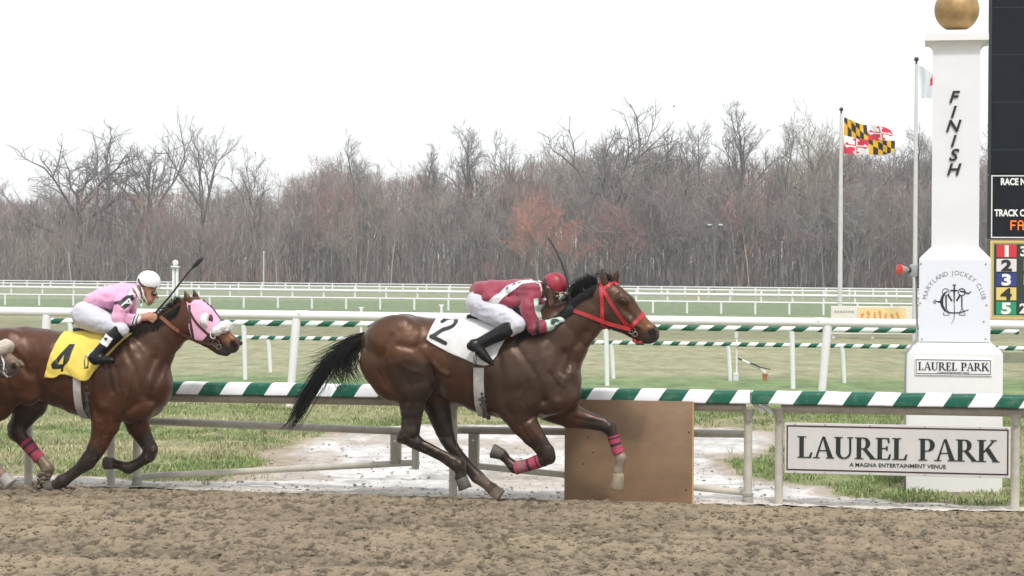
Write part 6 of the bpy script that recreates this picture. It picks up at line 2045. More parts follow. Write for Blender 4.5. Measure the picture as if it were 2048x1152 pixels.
S4 = dict(
    label='jockey in pink jacket and white helmet crouched on the reddish bay horse', base=(195, 665, 0.0), skin_name='fair_skin', skin=(0.50, 0.245, 0.165),
    torso=[dict(pts=[(170,624,24),(192,602,20),(222,597,23),(246,592,22)], ysc=1.3, k=0.04, shrink=True)],
    head=[dict(pts=[(256,588,12),(276,582,10)], ysc=1.0, k=0.03), dict(pts=[(298,566,17.5),(295,573,17)], ysc=0.86, k=0.02), dict(pts=[(299,586,13.5),(299,597,11),(298,604,7)], ysc=0.8, k=0.02),
          dict(pts=[(311,588,2.6),(314.5,595,3.2)], ysc=0.9, k=0.010), dict(pts=[(307,603,2.8),(309,600,2.4)], ysc=2.0, k=0.008), dict(pts=[(312,600,1.1),(305,602,1.1)], ysc=6, k=0.005, op='s'), dict(pts=[(286,583,3.6),(287,590,2.6)], off=-0.070, ysc=0.6, k=0.008, both=True)],
    arms=[dict(pts=[(254,592,15,-.15),(244,614,11,-.225),(237,635,9.5,-.24),(258,638,8.5,-.18),(279,637,6.2,-.11)], k=0.02, shrink=True),
          dict(pts=[(256,592,15,.15),(258,620,11,.215),(262,642,9.5,.22),(278,642,8.5,.16),(292,640,6,.095)], k=0.02, shrink=True)],
    legs=[dict(pts=[(170,630,27,-.09),(210,648,20,-.21),(243,661,12.5,-.29),(218,684,10,-.34),(193,710,7.5,-.375),(220,722,6,-.395)], k=0.02, shrink=True, both=True)],
    hands=hands4 + hands4f, eyes=[(309, 587, -0.035), (309, 587, 0.035)],
    jacket=[dict(pts=[(178,607,13),(192,601,19),(208,598,23.5),(228,595,26),(248,591,24)], ysc=1.4, k=0.05), dict(pts=[(248,586,19),(266,580,13)], ysc=1.15, k=0.04),
            dict(pts=[(251,595,21,-.15),(243,616,16.5,-.23),(237,635,14,-.245)], k=0.035), dict(pts=[(237,636,13.5,-.245),(258,639,12,-.18),(274,638,9,-.125)], k=0.02),
            dict(pts=[(254,595,20,.15),(258,622,15,.215),(262,642,13,.22)], k=0.035), dict(pts=[(262,642,13,.22),(278,643,11,.16),(288,642,8.5,.11)], k=0.02)],
    jacket_mat=mat_attr('pink_silk', 'col', 0.55, 0.35, noise_s=8, noise_a=0.07, bump=0.30, bump_s=22, stretch=(1, 1, 1.8), sheen=0.2), jcol=vcol4,
    breeches=[dict(pts=[(173,632,27.5,-.085),(198,643,25,-.15),(225,652,19,-.23),(242,659,15,-.285)], k=0.03, both=True), dict(pts=[(172,628,26)], ysc=1.5, k=0.04), dict(pts=[(242,660,14.5,-.29),(232,672,13,-.30)], k=0.02, both=True)],
    boot=[dict(pts=[(239,662,15.2,-.295),(224,677,14.2,-.32),(209,693,13,-.345),(195,709,11.5,-.37)], k=0.02), dict(pts=[(187,716,10,-.38),(190,721,9,-.38)], k=0.02), dict(pts=[(190,717,11.5,-.378),(206,720,9.5,-.39),(224,721,6.5,-.40)], k=0.02)],
    helmet=[dict(pts=[(296,564,23),(299,564,22.5)], ysc=0.86, k=0.02)], helmet_mat=mat('helmet_white', (0.80, 0.79, 0.80), 0.5, noise_s=10, noise_a=0.06, bump=0.12, bump_s=30),
    brim=((272, 569), (321, 577)),
)
J4, JD4 = jockey(PX4, HF4, S4)
jk4, bvj4 = JD4['jacket']; hm4, bvh4 = JD4['helmet']
m_ = MB(); strap(m_, PX4, bvh4, [(275,558),(281,568),(292,574),(306,577),(318,577)], 3.6, lift=0.004, both=True); J4.part('helmet_band', m_, M_dark, hm4, smooth=35)
m_ = MB()
pk = [PX4.p(314,576,-.07), PX4.p(321,577.5,-.04), PX4.p(324,578,0), PX4.p(321,577.5,.04), PX4.p(314,576,.07)]
m_.tube(pk, [0.008, 0.013, 0.014, 0.013, 0.008], 8, flat=0.6); J4.part('helmet_peak', m_, mat('helmet_white', (0, 0, 0)), hm4, smooth=True)
m_ = MB(); m_.tube([PX4.p(283,574,-.075), PX4.p(287,590,-.078), PX4.p(293,603,-.05), PX4.p(297,611,0), PX4.p(293,603,.05), PX4.p(287,590,.078), PX4.p(283,574,.075)], 0.011, 6, flat=0.5); J4.part('chin_strap', m_, mat('strap_white', (0.74, 0.72, 0.72), 0.6), hm4, smooth=True)
m_ = MB(); m_.tube([PX4.p(280,574,-.08), PX4.p(283,592,-.083), PX4.p(289,604,-.06)], 0.005, 6); J4.part('strap_edge', m_, M_dark, hm4, smooth=True)
goggles(J4, PX4, None, (308, 587, 6.5, 5.2, 0.040), [(281,574),(290,578),(302,582)], bvh4, (0.05, 0.04, 0.02))
m_ = MB(); m_.tube([PX4.p(269,574,-.075), PX4.p(276,584,-.09), PX4.p(280,596,-.085), PX4.p(283,606,-.05)], [0.02, 0.026, 0.022, 0.012], 10, flat=0.4); J4.part('collar', m_, mat('collar_pinkwhite', (0.76, 0.66, 0.70), 0.6), jk4, smooth=True)
# black armband with a white A, and the blue star print on the chest
band = in_poly([(228,604),(243,601),(252,591),(261,590),(262,597),(257,610),(254,617),(250,616),(247,611),(240,607),(229,609)])
decal(J4, 'armband', PX4, bvj4, band, 226, 588, 264, 619, mat('armband_black', (0.03, 0.025, 0.03), 0.6), lift=0.008, parent=jk4)
aa = near_line([[(248,611),(256,597.5),(258.5,608)], [(252,606),(258,606)]], 1.3)
decal(J4, 'armband_letter', PX4, bvj4, aa, 245, 594, 262, 615, mat('letter_white', (0.8, 0.8, 0.8), 0.5), lift=0.013, step=0.6, parent=jk4)
star = near_line([[(272,612),(282,622)], [(282,611),(274,623)], [(270,618),(284,616)], [(255,624),(266,621),(272,622)]], 1.1)
decal(J4, 'star_print', PX4, bvj4, star, 252, 608, 286, 626, mat('star_blue', (0.06, 0.07, 0.42), 0.6), lift=0.008, step=0.7, parent=jk4)
# white boot cuff with its two small black marks
bt4, bvb4 = JD4['boot']
decal(J4, 'boot_cuff', PX4, bvb4, in_poly([(212,660),(237,676.5),(226,693),(201,677.5)]), 199, 658, 240, 696, M_white, lift=0.007, parent=bt4)
mk = lambda u, v: in_poly([(213.5,670),(217.5,669.5),(218,674.5),(214,674.5)])(u, v) or in_poly([(220,675),(227.5,674),(228,680.5),(226,678),(224,681),(222,677.5),(221,680.5)])(u, v)
decal(J4, 'cuff_mark', PX4, bvb4, mk, 212, 668, 229, 682, M_black, lift=0.012, step=0.6, parent=bt4)

# ---- whips
def whip(label, fr, px, path, off, radii, flap):
    P = [px.p(u, v, o) for u, v, o in path]
    t = Thing('whip', label, 'whip', fr, P[0])
    C = bez(P, 24); n = len(C)
    rr = [radii[0]*(1-i/(n-1)) + radii[1]*i/(n-1) for i in range(n)]
    m_ = MB(); m_.tube(C, [r/220.0 for r in rr], 8); t.part('shaft', m_, mat('whip_black', (0.022, 0.024, 0.026), 0.4, noise_s=60, noise_a=0.4), smooth=True)
    if flap:
        a, b = C[-7], C[-1]
        m_ = MB(); m_.tube([a, a.lerp(b, 0.3), a.lerp(b, 0.8), b + (b-a)*0.1], [2.2/220, 4.6/220, 4.4/220, 2.8/220], 10, flat=0.5, ref=(0, 1, 0)); t.part('flap', m_, M_black, smooth=True)
    m_ = MB(); m_.tube(C[:5], [(radii[0]+0.8)/220.0]*5, 10); t.part('handle', m_, M_dark, smooth=True)
whip('thin dark whip raised upright beside the red helmet', HF2, PX2, [(1141,634,-.09),(1140,612,-.10),(1138,582,-.13),(1131,548,-.14),(1120,518,-.14),(1107,493,-.13),(1096,475,-.12)], 0, (2.6, 1.5), False)
whip('black whip with a flat tip slanting up from the pink jockey hands', HF4, PX4, [(299,644,-.09),(310,627,-.085),(340,592,-.10),(370,553,-.12),(390,530,-.12),(404,516,-.12)], 0, (2.2, 1.8), True)

# loam thrown up by the second horse's hooves
def kick(fr, px):
    rr = random.Random(8); m_ = MB()
    for _ in range(520):
        a = abs(rr.gauss(0, 1)); u = 85 + rr.gauss(0, 14); v = 982 - abs(rr.gauss(0, 1))*max(0, 24-abs(u-85)*0.7)*0.6
        p = px.p(u, v, 0.0+rr.gauss(0, 0.06)); r = 0.006+0.020*rr.random()**2
        m_.sphere(p, (r*1.4, r, r*0.8), 6)
    o = single('kicked_dirt', m_, mat('thrown_loam', (0.165, 0.135, 0.098), 0.95, noise_s=30, noise_a=0.3), None, None, fr, px.p(86, 984, 0.1), kind='stuff', smooth=True)
kick(HF4, PX4)
# ------------------------------------------------------------------ rails in the infield
def line_rail(label, name, P0, P1, posts, tops, build, group=None):
    """frame along P0-P1 on the ground"""
    d = P1-P0
    fr = Frame(P0, math.atan2(-d.y, d.x))
    t = Thing(name, label, 'rail', fr, (0, 0, 0), group)
    build(t, fr, d.length)
    return t, fr
def xat(fr, u, v):
    return fr.pt(u, v, 0).x

# thick white pipe rail of the turf course
def pipe(t, fr, L):
    z = 1.40
    zl, zr = fr.pt(300, 626.5).z, fr.pt(1500, 643).z
    x0, x1 = -9.0, L+6
    xa, xb = fr.pt(300, 626.5).x, fr.pt(1500, 643).x
    f = lambda x: zl + (zr-zl)*(x-xa)/(xb-xa)
    joints = [xat(fr, 604, 700), xat(fr, 1640, 700)]
    cuts = [x0] + joints + [x1]
    for i in range(len(cuts)-1):
        m_ = MB(); m_.tube([(cuts[i]+0.01, 0, f(cuts[i])), (cuts[i+1]-0.01, 0, f(cuts[i+1]))], 0.066, 20)
        t.part('rail_pipe', m_, M_white, smooth=40)
    for x in joints:
        m_ = MB(); m_.tube([(x-0.10, 0, f(x)), (x+0.10, 0, f(x))], 0.072, 20); t.part('sleeve', m_, M_white, smooth=40)
        m_ = MB(); m_.tube([(x-0.04, -0.070, f(x)+0.02), (x-0.04, -0.078, f(x)+0.02)], 0.012, 8); t.part('bolt', m_, M_steel)
    for u, dx in [(88, .05), (586, .06), (1118, .05), (1648, .06), (2180, .05), (-440, .05)]:
        x = xat(fr, u, 740)
        m_ = MB(); m_.tube([(x-dx, 0, -0.1), (x, 0, f(x)*0.5), (x+dx*0.8, 0, f(x)-0.05)], [0.056, 0.060, 0.068], 16)
        t.part('post', m_, M_white, smooth=40)
line_rail('thick white pipe rail on stout white posts beyond the finish post', 'pipe_rail', ground(0, 815), ground(2048, 831.5), None, None, pipe)

def striped(label, g0, g1, h, r, posts, period, skew, start, lean, postw, name='striped_rail', grp='thin striped rails of the infield'):
    d = g1-g0
    fr = Frame(g0, math.atan2(-d.y, d.x)); L = d.length
    t = Thing(name, label, 'rail', fr, (0, 0, 0), grp)
    m_ = MB(); n = 20
    m_.tube([(-4 + (L+8)*i/n, 0, h-r) for i in range(n+1)], r, 14)
    t.part('rail_pipe', m_, stripe_mat('thin_stripes', period, skew, -((fr.pt(start[0], start[1], -r).x) - fr.pt(start[0], start[1], -r).z*skew)/period), smooth=40)
    for u in posts:
        x = xat(fr, u, 740)
        m_ = MB(); m_.tube([(x+lean, 0.02, -0.1), (x+lean*0.3, 0.01, h*0.7), (x, 0, h-r*1.6)], [postw*0.9, postw, postw*1.15], 10)
        t.part('post', m_, M_white, smooth=40)
    return t
striped('taller thin green and white striped rail just behind the white pipe rail', ground(487, 757), ground(1583, 775), 1.115, 0.055, [-240, 140, 487, 850, 1211, 1583, 1950, 2300], 0.495, 1.4, (1422, 656), 0.03, 0.048)
striped('low thin green and white striped rail across the dry infield grass', ground(538, 742.5), ground(1683, 763.5), 0.725, 0.042, [-150, 80, 308, 536, 766, 993, 1222, 1456, 1684, 1915, 2145], 0.335, 1.0, (1405, 693), 0.05, 0.042)

# far white rails
def far_rail(label, g0, g1, zs, rs, u0, u1, du, postw, posth, name='white_rail'):
    d = g1-g0
    fr = Frame(g0, math.atan2(-d.y, d.x))
    t = Thing(name, label, 'rail', fr, (0, 0, 0), 'white rails of the far turns')
    xa, xb = xat(fr, -300, 600), xat(fr, 2350, 600)
    for z, r in zip(zs, rs):
        m_ = MB(); n = 12
        m_.tube([(xa+(xb-xa)*i/n, 0, z) for i in range(n+1)], r, 10)
        t.part('rail', m_, M_white, smooth=40)
    u = u0
    x_prev = None
    me = None
    while u < u1:
        x = xat(fr, u, 600)
        m_ = MB(); m_.tube([(x, 0, -0.1), (x, 0, posth)], postw, 8)
        if me is None:
            o = t.part('post', m_, M_white, smooth=40); me = o; x0p = x
        else:
            c = me.copy(); COL.objects.link(c); c.parent = t.o; c.location = Vector(me.location) + Vector((x-x0p, 0, 0))
        u += du
far_rail('nearest of the far white rails, low with widely set posts', ground(603, 617), ground(1548, 629), [0.58], [0.045], -58, 2200, 68.2, 0.055, 0.58)
far_rail('far white rail with a thick lower bar and thin upper bar', ground(735, 595.5), ground(1525, 605.5), [0.50, 0.82], [0.105, 0.055], -40, 2200, 62.5, 0.07, 0.82)
far_rail('farthest thin white rail just before the bare wood', ground(700, 585), ground(1600, 595.5), [0.78], [0.05], -40, 2200, 47.0, 0.07, 0.78)

# ------------------------------------------------------------------ flags
def depth_frame(u, y):
    p = at_y(u, 600, y); return Frame(p, 0.0)
def flagpole(label, u_top, v_top, u_bot, y, r, seed):
    fr = depth_frame(u_bot, y)
    t = Thing('flagpole', label, 'flagpole', fr)
    top = fr.pt(u_top, v_top)
    m_ = MB(); m_.tube([(0, 0, -0.1), (0, 0, top.z*0.5), (0, 0, top.z-0.25)], [r, r*0.9, r*0.62], 14)
    t.part('pole', m_, mat('pole_alu', (0.66, 0.66, 0.67), 0.4, 0.1, noise_s=3, noise_a=0.1), smooth=40)
    m_ = MB(); m_.sphere((0, 0, top.z-0.10), 0.075, 12); m_.tube([(0, 0, top.z-0.26), (0, 0, top.z-0.1)], 0.03, 8)
    t.part('finial', m_, M_dark if seed else M_steel, smooth=True)
    return t, fr
FP1, FF1 = flagpole('grey flagpole carrying the black and gold quartered flag', 1680, 213, 1680, 76.0, 0.085, 1)
FP2, FF2 = flagpole('taller grey flagpole close to the left edge of the finish post', 1826, 112, 1829.5, 66.0, 0.072, 1)

def flag_quartered():
    fr = FF1
    c = [(1688,234),(1786,262)]
    # control columns of the cloth: top and bottom edge as seen, with ripple depth
    T = [(1688,234),(1700,239.5),(1715,246),(1727,249.5),(1740,250),(1755,251.5),(1768,254),(1781,260)]
    Bt = [(1688,307),(1702,308),(1716,308.5),(1730,308.5),(1745,309.5),(1762,309.5),(1776,308),(1788,303)]
    NU, NV = 120, 80
    a = bez([Vector((u, v, 0)) for u, v in T], NU+1); b = bez([Vector((u, v, 0)) for u, v in Bt], NU+1)
    V = []
    for i in range(NU+1):
        for j in range(NV+1):
            f = j/NV
            mid = 0.0
            q = a[i].lerp(b[i], f)
            # bulge of the fly end
            q.x += 5.0*math.sin(math.pi*f)*(i/NU)**2
            off = 0.10*math.sin(i/NU*7.5 + f*1.6)*(0.25+0.75*i/NU) + 0.05*math.sin(i/NU*15 - f*3)
            V.append(fr.pt(q.x, q.y, off))
    base = fr.pt(1688, 307)
    t = Thing('flag', 'black, gold, red and white quartered flag flying from the shorter pole', 'flag', fr, base)
    blk = mat('flag_black', (0.02, 0.02, 0.02), 0.8); gld = mat('flag_gold', (0.72, 0.40, 0.02), 0.8); red = mat('flag_red', (0.60, 0.025, 0.06), 0.8); wht = mat('flag_white', (0.82, 0.82, 0.84), 0.8)
    def calvert(x, y):                      # x,y in 0..1 from top left: six upright bars with a falling band, colours exchanged
        bar = int(x*6) % 2                  # 0 gold, 1 black
        inb = abs((y - x)) < 0.24
        return (1-bar) if inb else bar
    def cross(x, y):                        # quartered with a cross of knobbed arms, colours exchanged
        left, top = x < 0.5, y < 0.5
        k = 1 if left == top else 0         # field: white in the first and last quarter
        dx, dy = abs(x-0.5), abs(y-0.5)
        arm = (dx < 0.055 and dy < 0.40) or (dy < 0.065 and dx < 0.36)
        for (cx, cy) in ((0.5, 0.12), (0.5, 0.88), (0.14, 0.5), (0.86, 0.5)):
            for (ox, oy) in ((0, 0), (0.075, 0.0), (-0.075, 0.0), (0, 0.085), (0, -0.085)):
                if (x-cx-ox)**2*1.4 + (y-cy-oy)**2 < 0.0042: arm = True
        return (1-k) if arm else k
    mi = []
    for i in range(NU):
        for j in range(NV):
            x, y = (i+.5)/NU, (j+.5)/NV
            hx, hy = x < 0.5, y < 0.5
            lx, ly = (x*2) % 1, (y*2) % 1
            if hx == hy: mi.append([1, 0][calvert(lx, ly)])
            else: mi.append(3 if cross(lx, ly) else 2)
    F = grid_faces(NU+1, NV+1)
    me = mesh_np('cloth', np.array([tuple(p-base) for p in V]), F[:, ::-1], np.full(len(F), 4), [blk, gld, red, wht], mi, True)
    t.link('cloth', me)
    m_ = MB(); P0, P1 = fr.pt(1686.5, 233), fr.pt(1686.5, 308); m_.tube([P1, P0], 0.022, 8); m_.tube([P0, fr.pt(1680, 224)], 0.008, 6); m_.tube([P1, fr.pt(1681, 313)], 0.008, 6)
    t.part('halyard', m_, M_white, smooth=True)
flag_quartered()
def flag_pale():
    fr = FF2
    T = [(1833,131),(1838,131),(1846,134),(1856,141),(1868,150),(1880,165)]
    Bt = [(1841,196),(1846,197),(1852,195),(1860,197),(1872,200),(1884,206)]
    NU, NV = 40, 30
    a = bez([Vector((u, v, 0)) for u, v in T], NU+1); b = bez([Vector((u, v, 0)) for u, v in Bt], NU+1)
    V = []
    for i in range(NU+1):
        for j in range(NV+1):
            q = a[i].lerp(b[i], j/NV); q.x += 3*math.sin(j/NV*3)
            V.append(fr.pt(q.x, q.y, 0.1*math.sin(i/NU*9+j/NV*2)*(0.3+i/NU)))
    base = fr.pt(1834, 196)
    t = Thing('flag', 'pale flag with a red patch half hidden behind the finish post', 'flag', fr, base)
    mi = []
    for i in range(NU):
        for j in range(NV):
            u = a[i].lerp(b[i], j/NV)
            mi.append(1 if (u.x > 1856.5 and abs(u.y-160 + (u.x-1862)*0.9) < 6 + (u.x-1857)*0.5) else 0)
    F = grid_faces(NU+1, NV+1)
    t.link('cloth', mesh_np('cloth', np.array([tuple(p-base) for p in V]), F[:, ::-1], np.full(len(F), 4), [mat('pale_cloth', (0.68, 0.71, 0.78), 0.8), mat('flag_red', (0, 0, 0))], mi, True))
    m_ = MB(); m_.tube([fr.pt(1829, 126), fr.pt(1833, 131)], 0.008, 6); m_.tube([fr.pt(1836, 200), fr.pt(1840.5, 196)], 0.008, 6); t.part('halyard', m_, M_white)
flag_pale()

# ------------------------------------------------------------------ banner board in the infield
def banner():
    fr = depth_frame(1746, 68.0)
    P = lambda u, v, o=0: fr.pt(u, v, o)
    a, b = P(1662, 668), P(1850, 613)
    base = Vector(((a.x+b.x)/2, 0, 0))
    t = Thing('banner_board', 'long pale advertising board with orange lettering standing by the flagpoles', 'sign', fr, base)
    m_ = MB(); m_.bbox((a.x, 0, a.z), (b.x, 0.06, b.z), 0.01)
    pn = t.part('panel', m_, mat('banner_cream', (0.78, 0.76, 0.70), 0.6, noise_s=2, noise_a=0.06))
    c, d = P(1714, 664), P(1812, 616)
    m_ = MB(); m_.box((c.x, -0.006, c.z), (d.x, 0.001, d.z)); t.part('printed_field', m_, mat('banner_yellow', (0.80, 0.62, 0.26), 0.6, noise_s=5, noise_a=0.3, col2=(0.80, 0.66, 0.40)), pn)
    rr = random.Random(4); m_ = MB()
    x = c.x + 0.12
    while x < d.x-0.2:                      # worn, unreadable block letters
        w = 0.10+0.06*rr.random(); z = P(1750, 633).z
        for q in range(3):
            x0 = x+rr.random()*w*0.5; z0 = z-0.12+0.18*rr.random()
            m_.box((x0, -0.009-0.0004*q, z0), (x0+w*0.45, -0.005, z0+0.09+0.05*rr.random()))
        x += w+0.06
    t.part('worn_lettering', m_, mat('banner_orange', (0.75, 0.30, 0.10), 0.6), pn, kind='stuff')
    m_ = MB(); x = P(1669, 620).x
    while x < P(1706, 620).x:
        w = 0.05+0.03*rr.random(); z = P(1700, 624).z
        m_.box((x, -0.005, z-0.03), (x+w, 0.001, z+0.045)); x += w+0.03
    t.part('worn_caption', m_, mat('banner_grey', (0.38, 0.37, 0.35), 0.6), pn, kind='stuff')
    for u in (1668, 1746, 1838):
        m_ = MB(); q = P(u, 660); m_.box((q.x-0.04, 0.061, -0.05), (q.x+0.04, 0.12, b.z-0.05)); t.part('leg', m_, M_white)
banner()

# ------------------------------------------------------------------ tote board
def tote():
    fr = Frame(at_y(1980, 600, 50.0), YAW*0.4)
    P = lambda u, v, o=0.0: fr.pt(u, v, o)
    X = lambda u, o=0.0: P(u, 500, o).x
    Z = lambda v, o=0.0: P(2010, v, o).z
    base = Vector((3.2, 0.3, 0))
    t = Thing('tote_board', 'tall black totalisator board with numbered colour tiles at the right edge', 'scoreboard', fr, base)
    x0, x1 = 0.0, 6.6
    blk = mat('board_black', (0.007, 0.011, 0.018), 0.6, spec=0.12, noise_s=1.5, noise_a=0.4)
    m_ = MB(); m_.bbox((x0, 0, Z(347)), (x1, 0.6, Z(-170)), 0.02); t.part('upper_cabinet', m_, blk)
    for k in range(5):
        m_ = MB(); z = Z(300-k*95); m_.box((x0+0.02, -0.006, z), (x1-0.02, 0.001, z+0.012)); t.part('panel_seam', m_, mat('seam', (0.03, 0.034, 0.04), 0.5))
    m_ = MB(); m_.bbox((x0, 0, Z(477)), (x1, 0.6, Z(349)), 0.01); md_ = t.part('message_cabinet', m_, blk)
    fr_m = mat('white_frame', (0.72, 0.73, 0.76), 0.4)
    def border(xa, xb, za, zb, w, y, mt, par, nm='frame'):
        m_ = MB()
        m_.box((xa, y, za), (xb, 0.002, za+w)); m_.box((xa, y, zb-w), (xb, 0.002, zb)); m_.box((xa, y, za+w), (xa+w, 0.002, zb-w)); m_.box((xb-w, y, za+w), (xb, 0.002, zb-w))
        return t.part(nm, m_, mt, par)
    border(X(1981.5), x1-0.03, Z(476), Z(350.5), 0.026, -0.02, fr_m, md_)
    def txt(s, u, v, hpx, bold, mt, nm, par, y=-0.012):
        m_ = MB(); q = P(u, v)
        h = hpx/fr.scale(u, v)
        text_mb(m_, s, h/0.70, lambda a, b: (q.x + a*0.76, q.z + b), y, 0.001, bold=bold*2)
        return t.part(nm, m_, mt, par, kind='stuff')
    wl_ = mat('board_white', (0.80, 0.80, 0.80), 0.5)
    txt('RACE NUMBER', 2001, 369.5, 13, 0.02, wl_, 'lettering', md_)
    txt('TRACK CONDITION', 1989, 432, 13, 0.02, wl_, 'lettering', md_)
    # lit amber lamps spelling FAST
    rows = {'F': ['11111', '10000', '10000', '11110', '10000', '10000', '10000'], 'A': ['01110', '10001', '10001', '11111', '10001', '10001', '10001'],
            'S': ['01111', '10000', '10000', '01110', '00001', '00001', '11110'], 'T': ['11111', '00100', '00100', '00100', '00100', '00100', '00100']}
    m_ = MB(); q = P(2021, 441); cs = 2.75/fr.scale(2020, 450)
    for k, ch in enumerate('FAST'):
        for r_, row in enumerate(rows[ch]):
            for c_, b_ in enumerate(row):
                if b_ == '1': m_.box((q.x+(k*6+c_)*cs*0.86, -0.014, q.z-(r_+0.92)*cs), (q.x+(k*6+c_+0.94)*cs*0.86, 0.001, q.z-r_*cs))
    t.part('lamp_lettering', m_, mat('amber_lamps', (0.6, 0.12, 0.01), 0.5, emis=(1.0, 0.20, 0.012, 0.95)), md_, kind='stuff')
    # numbered tiles in an orange frame
    m_ = MB(); m_.bbox((x0, 0, Z(638)), (x1, 0.6, Z(479.5)), 0.01); lw = t.part('number_cabinet', m_, mat('board_green_black', (0.016, 0.030, 0.024), 0.45))
    border(X(1980.5), x1-0.01, Z(637.5), Z(481), 0.055, -0.03, mat('orange_frame', (0.72, 0.46, 0.15), 0.5), lw, 'frame')
    border(X(1986), x1-0.06, Z(632), Z(486.5), 0.02, -0.02, mat('green_trim', (0.30, 0.55, 0.28), 0.5), lw, 'trim')
    cols = [('tile_red', (0.62, 0.02, 0.04)), ('tile_white', (0.72, 0.66, 0.68)), ('tile_blue', (0.025, 0.035, 0.24)), ('tile_yellow', (0.74, 0.55, 0.17)), ('tile_green', (0.01, 0.28, 0.13))]
    nums = ['white', 'black', 'white', 'black', 'white']
    side = ['3', '1', '1', '', '2']
    for k in range(5):
        vt, vb = 489 + k*28.6, 514.5 + k*28.6
        xa, xb = X(1993), X(2033)
        m_ = MB(); m_.box((xa, -0.02, Z(vb)), (xb, 0.001, Z(vt))); tl = t.part('number_tile', m_, mat(cols[k][0], cols[k][1], 0.45), lw)
        m_ = MB(); h = Z(vt+2.5)-Z(vb-2); qx = (xa+xb)/2
        mtx = wl_ if nums[k] == 'white' else M_black
        text_mb(m_, str(k+1), h/0.70, lambda a, b: (qx + a*1.35, Z(vb-2) + b), -0.030, -0.0195, bold=0.045, align='CENTER')
        t.part('number', m_, mtx, lw)
        if side[k]:
            m_ = MB(); text_mb(m_, side[k] + '5', h/0.70*0.9, lambda a, b: (X(2039.5 if side[k] != '1' else 2043) + a*1.1, Z(vb-3) + b), -0.012, 0.001, bold=0.03)
            t.part('odds_digit', m_, wl_, lw)
    for xx in (2.3, 5.4):
        m_ = MB(); m_.box((xx, 0.15, -0.1), (xx+0.3, 0.45, Z(637))); t.part('leg', m_, M_steel)
tote()

